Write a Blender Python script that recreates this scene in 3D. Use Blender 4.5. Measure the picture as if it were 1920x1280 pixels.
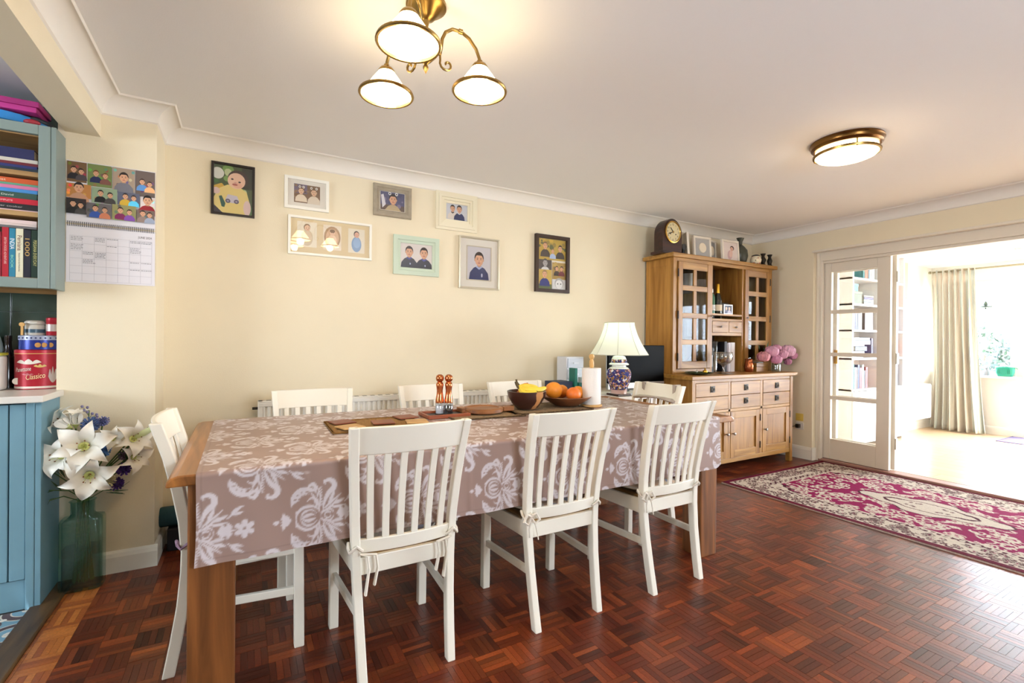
import bpy, math, random
import numpy as np
from mathutils import Vector, Matrix

for o in list(bpy.data.objects):
    bpy.data.objects.remove(o, do_unlink=True)
scene = bpy.context.scene
COL = scene.collection
PI = math.pi

# ------------------------------------------------------------ camera
YAW, PITCH, ROLL = 0.5150, -0.00292, 0.00917
def camera_axes():
    f = Vector((math.sin(YAW), math.cos(YAW), 0)); r = Vector((math.cos(YAW), -math.sin(YAW), 0)); u = Vector((0, 0, 1))
    f2 = f * math.cos(PITCH) + u * math.sin(PITCH); u2 = u * math.cos(PITCH) - f * math.sin(PITCH)
    r3 = r * math.cos(ROLL) + u2 * math.sin(ROLL); u3 = u2 * math.cos(ROLL) - r * math.sin(ROLL)
    return r3, u3, f2
cam_d = bpy.data.cameras.new('camera'); cam = bpy.data.objects.new('camera', cam_d); COL.objects.link(cam)
R3, U3, F3 = camera_axes()
cam.matrix_world = Matrix(((R3.x, U3.x, -F3.x, 0), (R3.y, U3.y, -F3.y, 0), (R3.z, U3.z, -F3.z, 1.2), (0, 0, 0, 1)))
cam_d.sensor_width = 36; cam_d.lens = 893 / 1920 * 36; cam_d.clip_start = 0.05
scene.camera = cam

# ------------------------------------------------------------ light
scene.view_settings.view_transform = 'Standard'
scene.view_settings.look = 'None'
scene.view_settings.gamma = 1
scene.view_settings.use_curve_mapping = False
scene.view_settings.exposure = -0.31
world = bpy.data.worlds.new('daylight'); scene.world = world
world.use_nodes = True
bg = world.node_tree.nodes['Background']
bg.inputs[0].default_value = (0.78, 0.88, 1.0, 1)
bg.inputs[1].default_value = 44.0

def portal(name, loc, rot, sx, sy):
    d = bpy.data.lights.new(name, 'AREA'); d.shape = 'RECTANGLE'; d.size = sx; d.size_y = sy
    d.cycles.is_portal = True
    o = bpy.data.objects.new(name, d); o.location = loc; o.rotation_euler = rot; COL.objects.link(o)
portal('patio_daylight', (8.80, 0.0, 1.05), (0, PI / 2, 0), 2.0, 4.1)
portal('sunroom_window_daylight', (8.80, 2.555, 1.42), (0, PI / 2, 0), 1.28, 0.80)
portal('kitchen_window_daylight', (-3.62, 1.3, 1.6), (0, -PI / 2, 0), .9, 1.3)
portal('front_fill_portal', (1.5, -1.85, 1.6), (PI / 2, 0, 0), 1.0, .9)  # added fill: sky light through an invented opening behind the camera

def point(name, loc, watt, col, rad):
    d = bpy.data.lights.new(name, 'POINT'); d.energy = watt; d.color = col; d.shadow_soft_size = rad
    o = bpy.data.objects.new(name, d); o.location = loc; COL.objects.link(o)
    return o

# ------------------------------------------------------------ helpers
random.seed(7)
def lin(c):
    return tuple(((x / 255) / 12.92 if x / 255 <= .04045 else ((x / 255 + .055) / 1.055) ** 2.4) for x in c[:3])
MATS = {}
def mat(name, col=(200, 200, 200), rough=.5, metal=0., bump=0., bscale=60., var=0., vscale=4., coat=0., est=0., ecol=None,
        attr=False, objcol=False, spec=.5, stretch=None, sheen=0.):
    if name in MATS: return MATS[name]
    m = bpy.data.materials.new(name); m.use_nodes = True; nt = m.node_tree; N = nt.nodes; L = nt.links
    b = N['Principled BSDF']
    c = lin(col)
    b.inputs['Base Color'].default_value = (*c, 1)
    b.inputs['Roughness'].default_value = rough; b.inputs['Metallic'].default_value = metal
    b.inputs['Coat Weight'].default_value = coat; b.inputs['Specular IOR Level'].default_value = spec
    b.inputs['Sheen Weight'].default_value = sheen
    src = None
    tc = N.new('ShaderNodeTexCoord')
    vec = tc.outputs['Object']
    if stretch:
        mp = N.new('ShaderNodeMapping'); mp.inputs['Scale'].default_value = stretch; L.new(vec, mp.inputs[0]); vec = mp.outputs[0]
    if attr:
        a = N.new('ShaderNodeVertexColor'); a.layer_name = 'Col'; src = a.outputs[0]
    if objcol:
        oi = N.new('ShaderNodeObjectInfo')
        if src:
            mx = N.new('ShaderNodeMix'); mx.data_type = 'RGBA'; mx.blend_type = 'MULTIPLY'; mx.inputs[0].default_value = 1
            L.new(src, mx.inputs[6]); L.new(oi.outputs['Color'], mx.inputs[7]); src = mx.outputs[2]
        else: src = oi.outputs['Color']
    if var:
        n = N.new('ShaderNodeTexNoise'); n.inputs['Scale'].default_value = vscale; n.inputs['Detail'].default_value = 6
        L.new(vec, n.inputs['Vector'])
        mr = N.new('ShaderNodeMapRange'); mr.inputs[1].default_value = .3; mr.inputs[2].default_value = .7
        mr.inputs[3].default_value = 1 - var; mr.inputs[4].default_value = 1 + var; L.new(n.outputs[0], mr.inputs[0])
        mx = N.new('ShaderNodeMix'); mx.data_type = 'RGBA'; mx.blend_type = 'MULTIPLY'; mx.inputs[0].default_value = 1
        if src: L.new(src, mx.inputs[6])
        else: mx.inputs[6].default_value = (*c, 1)
        L.new(mr.outputs[0], mx.inputs[7]); src = mx.outputs[2]
    if src: L.new(src, b.inputs['Base Color'])
    if bump:
        n = N.new('ShaderNodeTexNoise'); n.inputs['Scale'].default_value = bscale; n.inputs['Detail'].default_value = 3
        L.new(vec, n.inputs['Vector'])
        bp = N.new('ShaderNodeBump'); bp.inputs['Strength'].default_value = bump; bp.inputs['Distance'].default_value = .004
        L.new(n.outputs[0], bp.inputs['Height']); L.new(bp.outputs[0], b.inputs['Normal'])
    if est:
        b.inputs['Emission Color'].default_value = (*lin(ecol or col), 1); b.inputs['Emission Strength'].default_value = est
    MATS[name] = m
    return m

def wood(name, dark, light, axis='X', rough=.4, scale=1.0, coat=0., mid=None):
    if name in MATS: return MATS[name]
    m = mat(name, light, rough, coat=coat); nt = m.node_tree; N = nt.nodes; L = nt.links; b = N['Principled BSDF']
    tc = N.new('ShaderNodeTexCoord'); mp = N.new('ShaderNodeMapping')
    s = {'X': (1.2, 14, 14), 'Y': (14, 1.2, 14), 'Z': (14, 14, 1.2)}[axis]
    mp.inputs['Scale'].default_value = tuple(x * scale for x in s); L.new(tc.outputs['Object'], mp.inputs[0])
    n = N.new('ShaderNodeTexNoise'); n.inputs['Scale'].default_value = 1.6; n.inputs['Detail'].default_value = 8
    n.inputs['Distortion'].default_value = .8; L.new(mp.outputs[0], n.inputs['Vector'])
    cr = N.new('ShaderNodeValToRGB'); e = cr.color_ramp.elements
    e[0].position = .32; e[0].color = (*lin(dark), 1); e[1].position = .68; e[1].color = (*lin(light), 1)
    if mid:
        k = cr.color_ramp.elements.new(.5); k.color = (*lin(mid), 1)
    L.new(n.outputs[0], cr.inputs[0]); L.new(cr.outputs[0], b.inputs['Base Color'])
    bp = N.new('ShaderNodeBump'); bp.inputs['Strength'].default_value = .12; bp.inputs['Distance'].default_value = .002
    L.new(n.outputs[0], bp.inputs['Height']); L.new(bp.outputs[0], b.inputs['Normal'])
    return m

def pane_mat(name, tint=(255, 255, 255), gloss=.12, rough=.03):
    if name in MATS: return MATS[name]
    m = bpy.data.materials.new(name); m.use_nodes = True; nt = m.node_tree; N = nt.nodes; L = nt.links
    for n in list(N): N.remove(n)
    out = N.new('ShaderNodeOutputMaterial'); t = N.new('ShaderNodeBsdfTransparent'); g = N.new('ShaderNodeBsdfGlossy')
    t.inputs[0].default_value = (*lin(tint), 1); g.inputs['Roughness'].default_value = rough
    mx = N.new('ShaderNodeMixShader'); fr = N.new('ShaderNodeLayerWeight'); fr.inputs[0].default_value = .5
    pw = N.new('ShaderNodeMath'); pw.operation = 'POWER'; pw.inputs[1].default_value = 5; L.new(fr.outputs['Facing'], pw.inputs[0])
    ad = N.new('ShaderNodeMath'); ad.operation = 'MULTIPLY_ADD'; ad.inputs[1].default_value = .8; ad.inputs[2].default_value = gloss; L.new(pw.outputs[0], ad.inputs[0])
    cl = N.new('ShaderNodeClamp'); L.new(ad.outputs[0], cl.inputs[0])
    L.new(cl.outputs[0], mx.inputs[0]); L.new(t.outputs[0], mx.inputs[1]); L.new(g.outputs[0], mx.inputs[2]); L.new(mx.outputs[0], out.inputs[0])
    MATS[name] = m
    return m

ORG = {}
class MB:
    def __init__(s): s.v = []; s.f = []; s.c = []; s.col = None
    def add(s, vs, fs):
        k = len(s.v); s.v += [tuple(p) for p in vs]; s.f += [tuple(i + k for i in f) for f in fs]; s.c += [s.col] * len(fs); return s
    def box(s, x0, x1, y0, y1, z0, z1):
        return s.add([(x0, y0, z0), (x1, y0, z0), (x1, y1, z0), (x0, y1, z0), (x0, y0, z1), (x1, y0, z1), (x1, y1, z1), (x0, y1, z1)],
                     [(3, 2, 1, 0), (4, 5, 6, 7), (0, 1, 5, 4), (1, 2, 6, 5), (2, 3, 7, 6), (3, 0, 4, 7)])
    def hexa(s, p):  # eight corners, bottom 4 then top 4
        return s.add(p, [(3, 2, 1, 0), (4, 5, 6, 7), (0, 1, 5, 4), (1, 2, 6, 5), (2, 3, 7, 6), (3, 0, 4, 7)])
    def prism(s, poly, axis, a, b):
        n = len(poly)
        def P(u, v, w): return {'Y': (u, w, v), 'X': (w, u, v), 'Z': (u, v, w)}[axis]
        return s.add([P(u, v, a) for u, v in poly] + [P(u, v, b) for u, v in poly],
                     [tuple(range(n)), tuple(range(2 * n - 1, n - 1, -1))] + [(i, i + n, (i + 1) % n + n, (i + 1) % n) for i in range(n)])
    def lathe(s, prof, c=(0, 0, 0), seg=24, axis='Z', sx=1., sy=1., wob=None):
        vs = []; fs = []; n = len(prof)
        for i in range(seg):
            a = 2 * PI * i / seg; k = wob(a) if wob else 1
            for r, h in prof:
                x, y = r * k * math.cos(a) * sx, r * k * math.sin(a) * sy
                p = {'Z': (x, y, h), 'Y': (x, h, y), 'X': (h, x, y)}[axis]
                vs.append((p[0] + c[0], p[1] + c[1], p[2] + c[2]))
        for i in range(seg):
            j = (i + 1) % seg
            for q in range(n - 1):
                fs.append((i * n + q, j * n + q, j * n + q + 1, i * n + q + 1))
        if prof[0][0] > 1e-4 and prof[0] != prof[-1]: fs.append(tuple(i * n for i in range(seg - 1, -1, -1)))
        if prof[-1][0] > 1e-4 and prof[0] != prof[-1]: fs.append(tuple(i * n + n - 1 for i in range(seg)))
        return s.add(vs, fs)
    def tube(s, path, r, seg=8, flat=1., caps=True):
        P = [Vector(p) for p in path]; n = len(P); vs = []; fs = []
        R = r if isinstance(r, (list, tuple)) else [r] * n
        up = Vector((0, 0, 1)); prev = None
        for i in range(n):
            t = (P[min(i + 1, n - 1)] - P[max(i - 1, 0)]); t = t.normalized() if t.length > 1e-9 else Vector((0, 0, 1))
            if prev is None:
                a = up.cross(t)
                if a.length < .05: a = Vector((1, 0, 0)).cross(t)
            else: a = prev - t * prev.dot(t)
            if a.length < 1e-6: a = Vector((1, 0, 0)).cross(t)
            a.normalize(); b = t.cross(a); prev = a
            for k in range(seg):
                w = 2 * PI * k / seg
                vs.append(P[i] + (a * math.cos(w) + b * math.sin(w) * flat) * R[i])
        for i in range(n - 1):
            for k in range(seg):
                q = (k + 1) % seg
                fs.append((i * seg + k, i * seg + q, (i + 1) * seg + q, (i + 1) * seg + k))
        if caps: fs += [tuple(range(seg - 1, -1, -1)), tuple((n - 1) * seg + k for k in range(seg))]
        return s.add(vs, fs)
    def ell(s, c, rx, ry, rz, seg=14, rings=9):
        prof = [(math.sin(PI * i / rings), -math.cos(PI * i / rings)) for i in range(rings + 1)]
        vs = []; fs = []; n = rings + 1
        for i in range(seg):
            a = 2 * PI * i / seg
            for r, h in prof: vs.append((c[0] + r * rx * math.cos(a), c[1] + r * ry * math.sin(a), c[2] + h * rz))
        for i in range(seg):
            j = (i + 1) % seg
            for q in range(rings): fs.append((i * n + q, j * n + q, j * n + q + 1, i * n + q + 1))
        return s.add(vs, fs)
    def ring(s, x0, x1, z0, z1, prof, yw):   # mitred picture-frame moulding facing -Y; prof = (inset, depth)
        vs = []; fs = []
        for ins, d in prof:
            vs += [(x0 + ins, yw - d, z0 + ins), (x1 - ins, yw - d, z0 + ins), (x1 - ins, yw - d, z1 - ins), (x0 + ins, yw - d, z1 - ins)]
        for q in range(len(prof) - 1):
            for i in range(4):
                j = (i + 1) % 4; fs.append((q * 4 + i, q * 4 + j, q * 4 + 4 + j, q * 4 + 4 + i))
        return s.add(vs, fs)
    def grid(s, fn, nu, nv):
        vs = [fn(i / nu, j / nv) for j in range(nv + 1) for i in range(nu + 1)]
        return s.add(vs, [(j * (nu + 1) + i, j * (nu + 1) + i + 1, (j + 1) * (nu + 1) + i + 1, (j + 1) * (nu + 1) + i) for j in range(nv) for i in range(nu)])
    def xf(s, M):
        s.v = [tuple(M @ Vector(p)) for p in s.v]; return s
    def build(s, name, m, parent=None, smooth=False, bevel=0., solid=0., label=None, kind=None, ang=40):
        if parent is not None: off = Vector(ORG.get(parent.name, (0, 0, 0)))
        else:
            A = np.array(s.v); mn = A.min(0); mx = A.max(0); off = Vector(((mn[0] + mx[0]) / 2, (mn[1] + mx[1]) / 2, mn[2]))
        me = bpy.data.meshes.new(name)
        me.from_pydata([(p[0] - off.x, p[1] - off.y, p[2] - off.z) for p in s.v], [], s.f)
        if any(c is not None for c in s.c):
            at = me.color_attributes.new('Col', 'FLOAT_COLOR', 'CORNER')
            buf = []
            for f, c in zip(s.f, s.c):
                q = lin(c) if c is not None else (1, 1, 1)
                buf += [q[0], q[1], q[2], 1.0] * len(f)
            at.data.foreach_set('color', buf)
        me.materials.append(m)
        if smooth:
            me.polygons.foreach_set('use_smooth', [True] * len(me.polygons)); me.update()
            try: me.set_sharp_from_angle(angle=math.radians(ang))
            except Exception: pass
        me.update()
        o = bpy.data.objects.new(name, me); COL.objects.link(o)
        if parent is not None: o.parent = parent; ORG[o.name] = ORG.get(parent.name, (0, 0, 0))
        else: o.location = off; ORG[o.name] = tuple(off)
        if solid:
            md = o.modifiers.new('thickness', 'SOLIDIFY'); md.thickness = solid; md.offset = 0
        if bevel:
            md = o.modifiers.new('bevel', 'BEVEL'); md.width = bevel; md.segments = 2; md.limit_method = 'ANGLE'; md.angle_limit = math.radians(40)
        if label: o['label'] = label
        if kind: o['kind'] = kind
        return o

def tag(o, label, cat, group=None):
    o['label'] = label; o['category'] = cat
    if group: o['group'] = group
    return o
def thing(name, label, cat, loc=(0, 0, 0), group=None):
    o = bpy.data.objects.new(name, None); COL.objects.link(o); o.location = loc; o.empty_display_size = .05
    ORG[o.name] = tuple(loc); tag(o, label, cat, group)
    return o
def struct(o): o['kind'] = 'structure'; return o
def copy_tree(o, parent=None):
    c = o.copy(); COL.objects.link(c); c.parent = parent
    for ch in list(o.children): copy_tree(ch, c)
    return c
def B(x0, x1, y0, y1, z0, z1): return MB().box(x0, x1, y0, y1, z0, z1)
def text_mesh(txt, size, xform, name, m, parent, width=None, extr=.0002, shear=0., bold=0.):
    cu = bpy.data.curves.new('lettering', 'FONT'); cu.body = txt; cu.size = size; cu.extrude = extr; cu.align_x = 'LEFT'; cu.shear = shear
    cu.resolution_u = 3; cu.offset = bold
    t = bpy.data.objects.new('lettering', cu); COL.objects.link(t)
    dg = bpy.context.evaluated_depsgraph_get(); dg.update()
    me = bpy.data.meshes.new_from_object(t.evaluated_get(dg)); bpy.data.objects.remove(t, do_unlink=True)
    k = 1.
    if width and len(me.vertices):
        w = max(v.co.x for v in me.vertices); k = width / max(w, 1e-6)
    vs = [tuple(xform @ Vector((v.co.x * k, v.co.y, v.co.z))) for v in me.vertices]
    mb = MB(); mb.add(vs, [tuple(p.vertices) for p in me.polygons])
    bpy.data.meshes.remove(me)
    return mb.build(name, m, parent)
def wall_x(x, y, z):   # text facing -Y at (x,y,z), reading along +X
    return Matrix(((1, 0, 0, x), (0, 0, -1, y), (0, 1, 0, z), (0, 0, 0, 1)))
def spine_down(x, y, z):  # text facing -Y reading downwards
    return Matrix(((0, 1, 0, x), (0, 0, -1, y), (-1, 0, 0, z), (0, 0, 0, 1)))

class Pic:   # a flat print made of layered coloured shapes, facing -Y, local units in metres from the lower left corner
    def __init__(s, x0, z0, y, w, h): s.m = MB(); s.x0, s.z0, s.y, s.w, s.h, s.k = x0, z0, y, w, h, 0
    def poly(s, pts, col):
        s.k += 1; s.m.col = col; y = s.y - .00003 * s.k
        P = [(min(max(u, 0), 1), min(max(v, 0), 1)) for u, v in pts]
        s.m.add([(s.x0 + u * s.w, y, s.z0 + v * s.h) for u, v in P], [tuple(range(len(P)))]); return s
    def rect(s, u0, v0, u1, v1, col): return s.poly([(u0, v0), (u1, v0), (u1, v1), (u0, v1)], col)
    def ell(s, u, v, ru, rv, col, a0=0, a1=360, n=18, rot=0):
        pts = []
        for i in range(n + (1 if a1 - a0 < 360 else 0)):
            a = math.radians(a0 + (a1 - a0) * i / n); x, z = ru * math.cos(a), rv * math.sin(a)
            if rot:
                t = math.radians(rot); asp = s.w / s.h; x, z = x * math.cos(t) - z / asp * math.sin(t), x * asp * math.sin(t) + z * math.cos(t)
            pts.append((u + x, v + z))
        return s.poly(pts, col)
    def kid(s, u, v, k, shirt=(35, 45, 80), hair=(45, 30, 22), skin=(222, 170, 135), collar=None, grey=False):
        # u,v = chin centre; k = head half-width in u
        a = s.w / s.h; q = k * a
        g = (lambda c: (int(sum(c) / 3),) * 3) if grey else (lambda c: c)
        s.poly([(u - 2.3 * k, v - 3.2 * q), (u - 2.1 * k, v - 1.6 * q), (u - 1.3 * k, v - .6 * q), (u - .5 * k, v - .2 * q), (u + .5 * k, v - .2 * q),
                (u + 1.3 * k, v - .6 * q), (u + 2.1 * k, v - 1.6 * q), (u + 2.3 * k, v - 3.2 * q)], g(shirt))
        s.rect(u - .45 * k, v - .35 * q, u + .45 * k, v + .5 * q, g(tuple(int(c * .88) for c in skin)))
        if collar: s.poly([(u - .8 * k, v - .35 * q), (u, v - .9 * q), (u + .8 * k, v - .35 * q), (u + .5 * k, v - .1 * q), (u, v - .45 * q), (u - .5 * k, v - .1 * q)], g(collar))
        s.ell(u, v + 1.5 * q, 1.08 * k, 1.35 * q, g(hair))
        for e in (-.98, .98): s.ell(u + e * k, v + 1.1 * q, .16 * k, .26 * q, g(tuple(int(c * .9) for c in skin)), n=8)
        s.ell(u, v + 1.1 * q, .95 * k, 1.2 * q, g(skin)); s.ell(u + .3 * k, v + .95 * q, .6 * k, .95 * q, g(tuple(int(c * .95) for c in skin)))
        s.ell(u - .1 * k, v + 1.05 * q, .7 * k, .95 * q, g(skin))
        s.ell(u, v + 1.95 * q, .98 * k, .75 * q, g(hair), 10, 170)
        for e in (-.38, .38): s.ell(u + e * k, v + 1.5 * q, .22 * k, .06 * q, g(hair), n=8)
        for e in (-.38, .38): s.ell(u + e * k, v + 1.25 * q, .13 * k, .1 * q, (40, 30, 28), n=8)
        s.ell(u, v + .9 * q, .12 * k, .16 * q, g(tuple(int(c * .86) for c in skin)), n=8)
        s.ell(u, v + .5 * q, .34 * k, .12 * q, g((182, 104, 94)), n=10)
        return s
    def noise(s, n, cols, smin, smax, seed=0, box=(0, 0, 1, 1)):
        R = random.Random(seed)
        for i in range(n):
            u = R.uniform(box[0], box[2]); v = R.uniform(box[1], box[3]); r = R.uniform(smin, smax)
            s.ell(u, v, r, r * s.w / s.h * R.uniform(.5, 1.2), R.choice(cols), n=9)
        return s
    def build(s, name, parent, m=None): return s.m.build(name, m or mat('photo_paper', attr=True, rough=.35), parent)
# ------------------------------------------------------------ setting
CEIL = 2.403; YB = 3.40; XR = 5.07; YP = 3.10; XL = -0.624; XP = -0.397; XK = -0.785
m_wall = mat('cream_wall_paint', (233, 220, 191), .75, bump=.12, bscale=220, var=.02, vscale=3)
m_ceil = mat('white_ceiling_paint', (246, 244, 243), .85, bump=.1, bscale=160)
m_trim = mat('white_gloss_paint', (238, 232, 220), .35)
m_door = mat('off_white_door_paint', (230, 220, 202), .4)
m_kceil = mat('kitchen_white_paint', (226, 226, 226), .8)

def wall(name, boxes, m=m_wall):
    mb = MB()
    for b in boxes: mb.box(*b[:4], -.05 if b[4] == 0 else b[4], b[5])
    return struct(mb.build(name, m))
wall('wall_back', [(XP - .02, XR + .25, YB, YB + .15, 0, CEIL + .1)])
wall('wall_pier', [(XK, XP, YP, YB + .15, 0, CEIL + .1)])
wall('wall_right', [(XR, XR + .2, 2.72, YB, 0, CEIL + .1), (XR, XR + .2, -1.85, 2.72, 2.13, CEIL + .1), (XR, XR + .2, -1.85, -.75, 0, 2.13)])
wall('wall_front', [(-3.75, 1.0, -2.0, -1.85, 0, CEIL + .1), (2.0, XR + .2, -2.0, -1.85, 0, CEIL + .1), (1.0, 2.0, -2.0, -1.85, 0, 1.15), (1.0, 2.0, -2.0, -1.85, 2.05, CEIL + .1)])
wall('wall_left', [(-3.75, -3.6, -1.85, .65, 0, CEIL + .1), (-3.75, -3.6, 1.95, YB + .15, 0, CEIL + .1), (-3.75, -3.6, .65, 1.95, 0, 1.15), (-3.75, -3.6, .65, 1.95, 2.05, CEIL + .1)])
wall('wall_kitchen', [(-3.75, XK, YB, YB + .15, 0, CEIL + .1)], mat('grey_green_wall', (96, 108, 98), .6))
struct(B(XL - .13, XR + .3, -2.0, YB + .15, CEIL, CEIL + .1).build('ceiling', m_ceil))
struct(B(-3.75, XL - .13, -2.0, YB + .15, CEIL, CEIL + .1).build('ceiling_kitchen', m_kceil))
struct(B(XL - .135, XL, -1.85, YP, 2.197, CEIL).build('wall_beam', m_wall))

# cornice: a concave coving swept along the walls
def coving(name, runs):
    mb = MB(); c = .085; n = 7; prof = [(0, 0)]
    prof = [(0., -c - .006), (.008, -c)] + [(c - c * math.cos(a) * .92 + 0, -c + c * math.sin(a) * .92 + .004) for a in [PI / 2 * i / n for i in range(n + 1)]] + [(c, -.008), (c + .006, 0.)]
    for (x0, y0, x1, y1, nx, ny, e0, e1) in runs:   # nx,ny = direction away from the wall; e = mitre sign at each end
        dx, dy = x1 - x0, y1 - y0; L = math.hypot(dx, dy); dx /= L; dy /= L
        vs = []
        for d, h in prof:
            vs.append((x0 + nx * d + dx * d * e0, y0 + ny * d + dy * d * e0, CEIL + h))
            vs.append((x1 + nx * d + dx * d * e1, y1 + ny * d + dy * d * e1, CEIL + h))
        mb.add(vs, [(2 * i, 2 * i + 1, 2 * i + 3, 2 * i + 2) for i in range(len(prof) - 1)])
    return struct(mb.build(name, mat('coving_white', (240, 234, 224), .6), smooth=True))
coving('trim_1', [(XP, YB, XR, YB, 0, -1, 1, -1)])
coving('trim_2', [(XR, YB, XR, -1.85, -1, 0, 1, -1)])
coving('trim_3', [(XL, YP, XP, YP, 0, -1, 1, 1), (XP, YP, XP, YB, 1, 0, -1, -1), (XL, -1.85, XL, YP, 1, 0, 1, -1)])

# skirting boards
def skirt(name, runs, h=.11, t=.016, m=m_trim):
    mb = MB()
    for (x0, x1, y0, y1, ax) in runs:
        if ax == 'Y-': mb.prism([(y1, 0), (y0, 0), (y0, h - .03), (y0 + .006, h - .012), (y1, h)], 'X', x0, x1)
        if ax == 'X-': mb.prism([(x1, 0), (x0, 0), (x0, h - .03), (x0 + .006, h - .012), (x1, h)], 'Y', y0, y1)
        if ax == 'X+': mb.prism([(x0, 0), (x1, 0), (x1, h - .03), (x1 - .006, h - .012), (x0, h)], 'Y', y0, y1)
    return struct(mb.build(name, m))
skirt('baseboard_back', [(XP, XR, YB - .016, YB, 'Y-')])
skirt('baseboard_pier', [(XK, XP + .016, YP - .016, YP, 'Y-'), (XP, XP + .016, YP, YB, 'X+')])
skirt('baseboard_right', [(XR - .016, XR, 2.72, YB, 'X-')], h=.13)
struct(B(XR - .016, XR + .052, 2.704, 2.72, 0, .13).build('baseboard_reveal', m_trim, bevel=.004))

# ---- parquet floor: mosaic squares of five fingers
rng = random.Random(11)
SQ = .1128; FW = SQ / 5
floor = struct(B(XK + .03, XR + .1, -1.85, YB, -.06, -.004).build('floor', mat('parquet_bed', (45, 22, 14), .8)))
m_parq = mat('parquet_finger', (255, 255, 255), .30, attr=True, objcol=True, var=.22, vscale=3.0, stretch=(40, 40, 40), coat=.0, bump=.05, bscale=30)
PAL = [(112, 46, 24), (130, 56, 28), (94, 38, 22), (146, 66, 32), (120, 50, 27), (82, 33, 20), (158, 76, 37), (134, 60, 34), (104, 42, 26), (174, 88, 42), (112, 54, 36), (74, 30, 19)]
PALE = [(176, 104, 48), (160, 88, 42), (186, 114, 54), (150, 80, 40)]
def px_area(cx, cy):
    d = Vector((cx, cy, -1.2)); dep = d.dot(F3)
    if dep < .3: return 0
    u = 960 + 893 * d.dot(R3) / dep; v = 640 - 893 * d.dot(U3) / dep
    if not (8 < u < 1912 and 8 < v < 1268): return 0
    if 5.1 > cx > 3.5 and cy < 2.68: return 0
    return 1 / dep ** 3
fingers = []
nx0 = -2; nx1 = int((XR + .1 + .585) / SQ) + 1; ny0 = int((-1.85) / SQ) - 1; ny1 = int(YB / SQ) + 1
for i in range(nx0, nx1):
    for j in range(ny0, ny1):
        x0 = -.585 + i * SQ; y0 = .045 + j * SQ
        tone = rng.choice(PAL)
        for k in range(5):
            c = rng.choice(PAL); c = tuple(int(.5 * a + .5 * b) for a, b in zip(c, tone))
            f = rng.uniform(.72, .96); c = tuple(min(255, int(a * f)) for a in c)
            if i < 0: c = rng.choice(PALE)
            if (i + j) % 2: r = (x0, x0 + SQ, y0 + k * FW, y0 + (k + 1) * FW)
            else: r = (x0 + k * FW, x0 + (k + 1) * FW, y0, y0 + SQ)
            r = (max(r[0], XK + .075), min(r[1], XR + .07), max(r[2], -1.85), min(r[3], YB))
            if r[1] - r[0] < .004 or r[3] - r[2] < .004: continue
            full = abs((r[1] - r[0]) * (r[3] - r[2]) - SQ * FW) < 1e-6
            fingers.append((px_area((r[0] + r[1]) / 2, (r[2] + r[3]) / 2) if full else 0, r, c, (i + j) % 2, rng.uniform(-.0004, .0003)))
fingers.sort(key=lambda t: -t[0])
def frustum(x0, x1, y0, y1, z0, z1, e=.0005):
    return ([(x0, y0, z0), (x1, y0, z0), (x1, y1, z0), (x0, y1, z0), (x0 + e, y0 + e, z1), (x1 - e, y0 + e, z1), (x1 - e, y1 - e, z1), (x0 + e, y1 - e, z1)],
            [(4, 5, 6, 7), (0, 1, 5, 4), (1, 2, 6, 5), (2, 3, 7, 6), (3, 0, 4, 7)])
fm = []
for o_ in (0, 1):
    mb = MB(); mb.col = (255, 255, 255); w, h = (FW, SQ) if o_ == 0 else (SQ, FW)
    mb.add(*frustum(-w / 2, w / 2, -h / 2, h / 2, -.008, 0))
    me = bpy.data.meshes.new('parquet_finger'); me.from_pydata(mb.v, [], mb.f); at = me.color_attributes.new('Col', 'FLOAT_COLOR', 'CORNER')
    at.data.foreach_set('color', [1.0] * (4 * len(me.loops))); me.materials.append(m_parq); fm.append(me)
FO = Vector(ORG['floor'])
for a, r, c, o_, dz in fingers[:300]:
    ob = bpy.data.objects.new('parquet_finger', fm[o_]); COL.objects.link(ob); ob.parent = floor
    ob.location = Vector(((r[0] + r[1]) / 2, (r[2] + r[3]) / 2, dz)) - FO; ob.color = (*lin(c), 1)
mb = MB()
for a, r, c, o_, dz in fingers[300:]:
    mb.col = c; mb.add(*frustum(*r, -.008, dz))
mb.build('parquet_fingers', m_parq, floor, kind='stuff')

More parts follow.
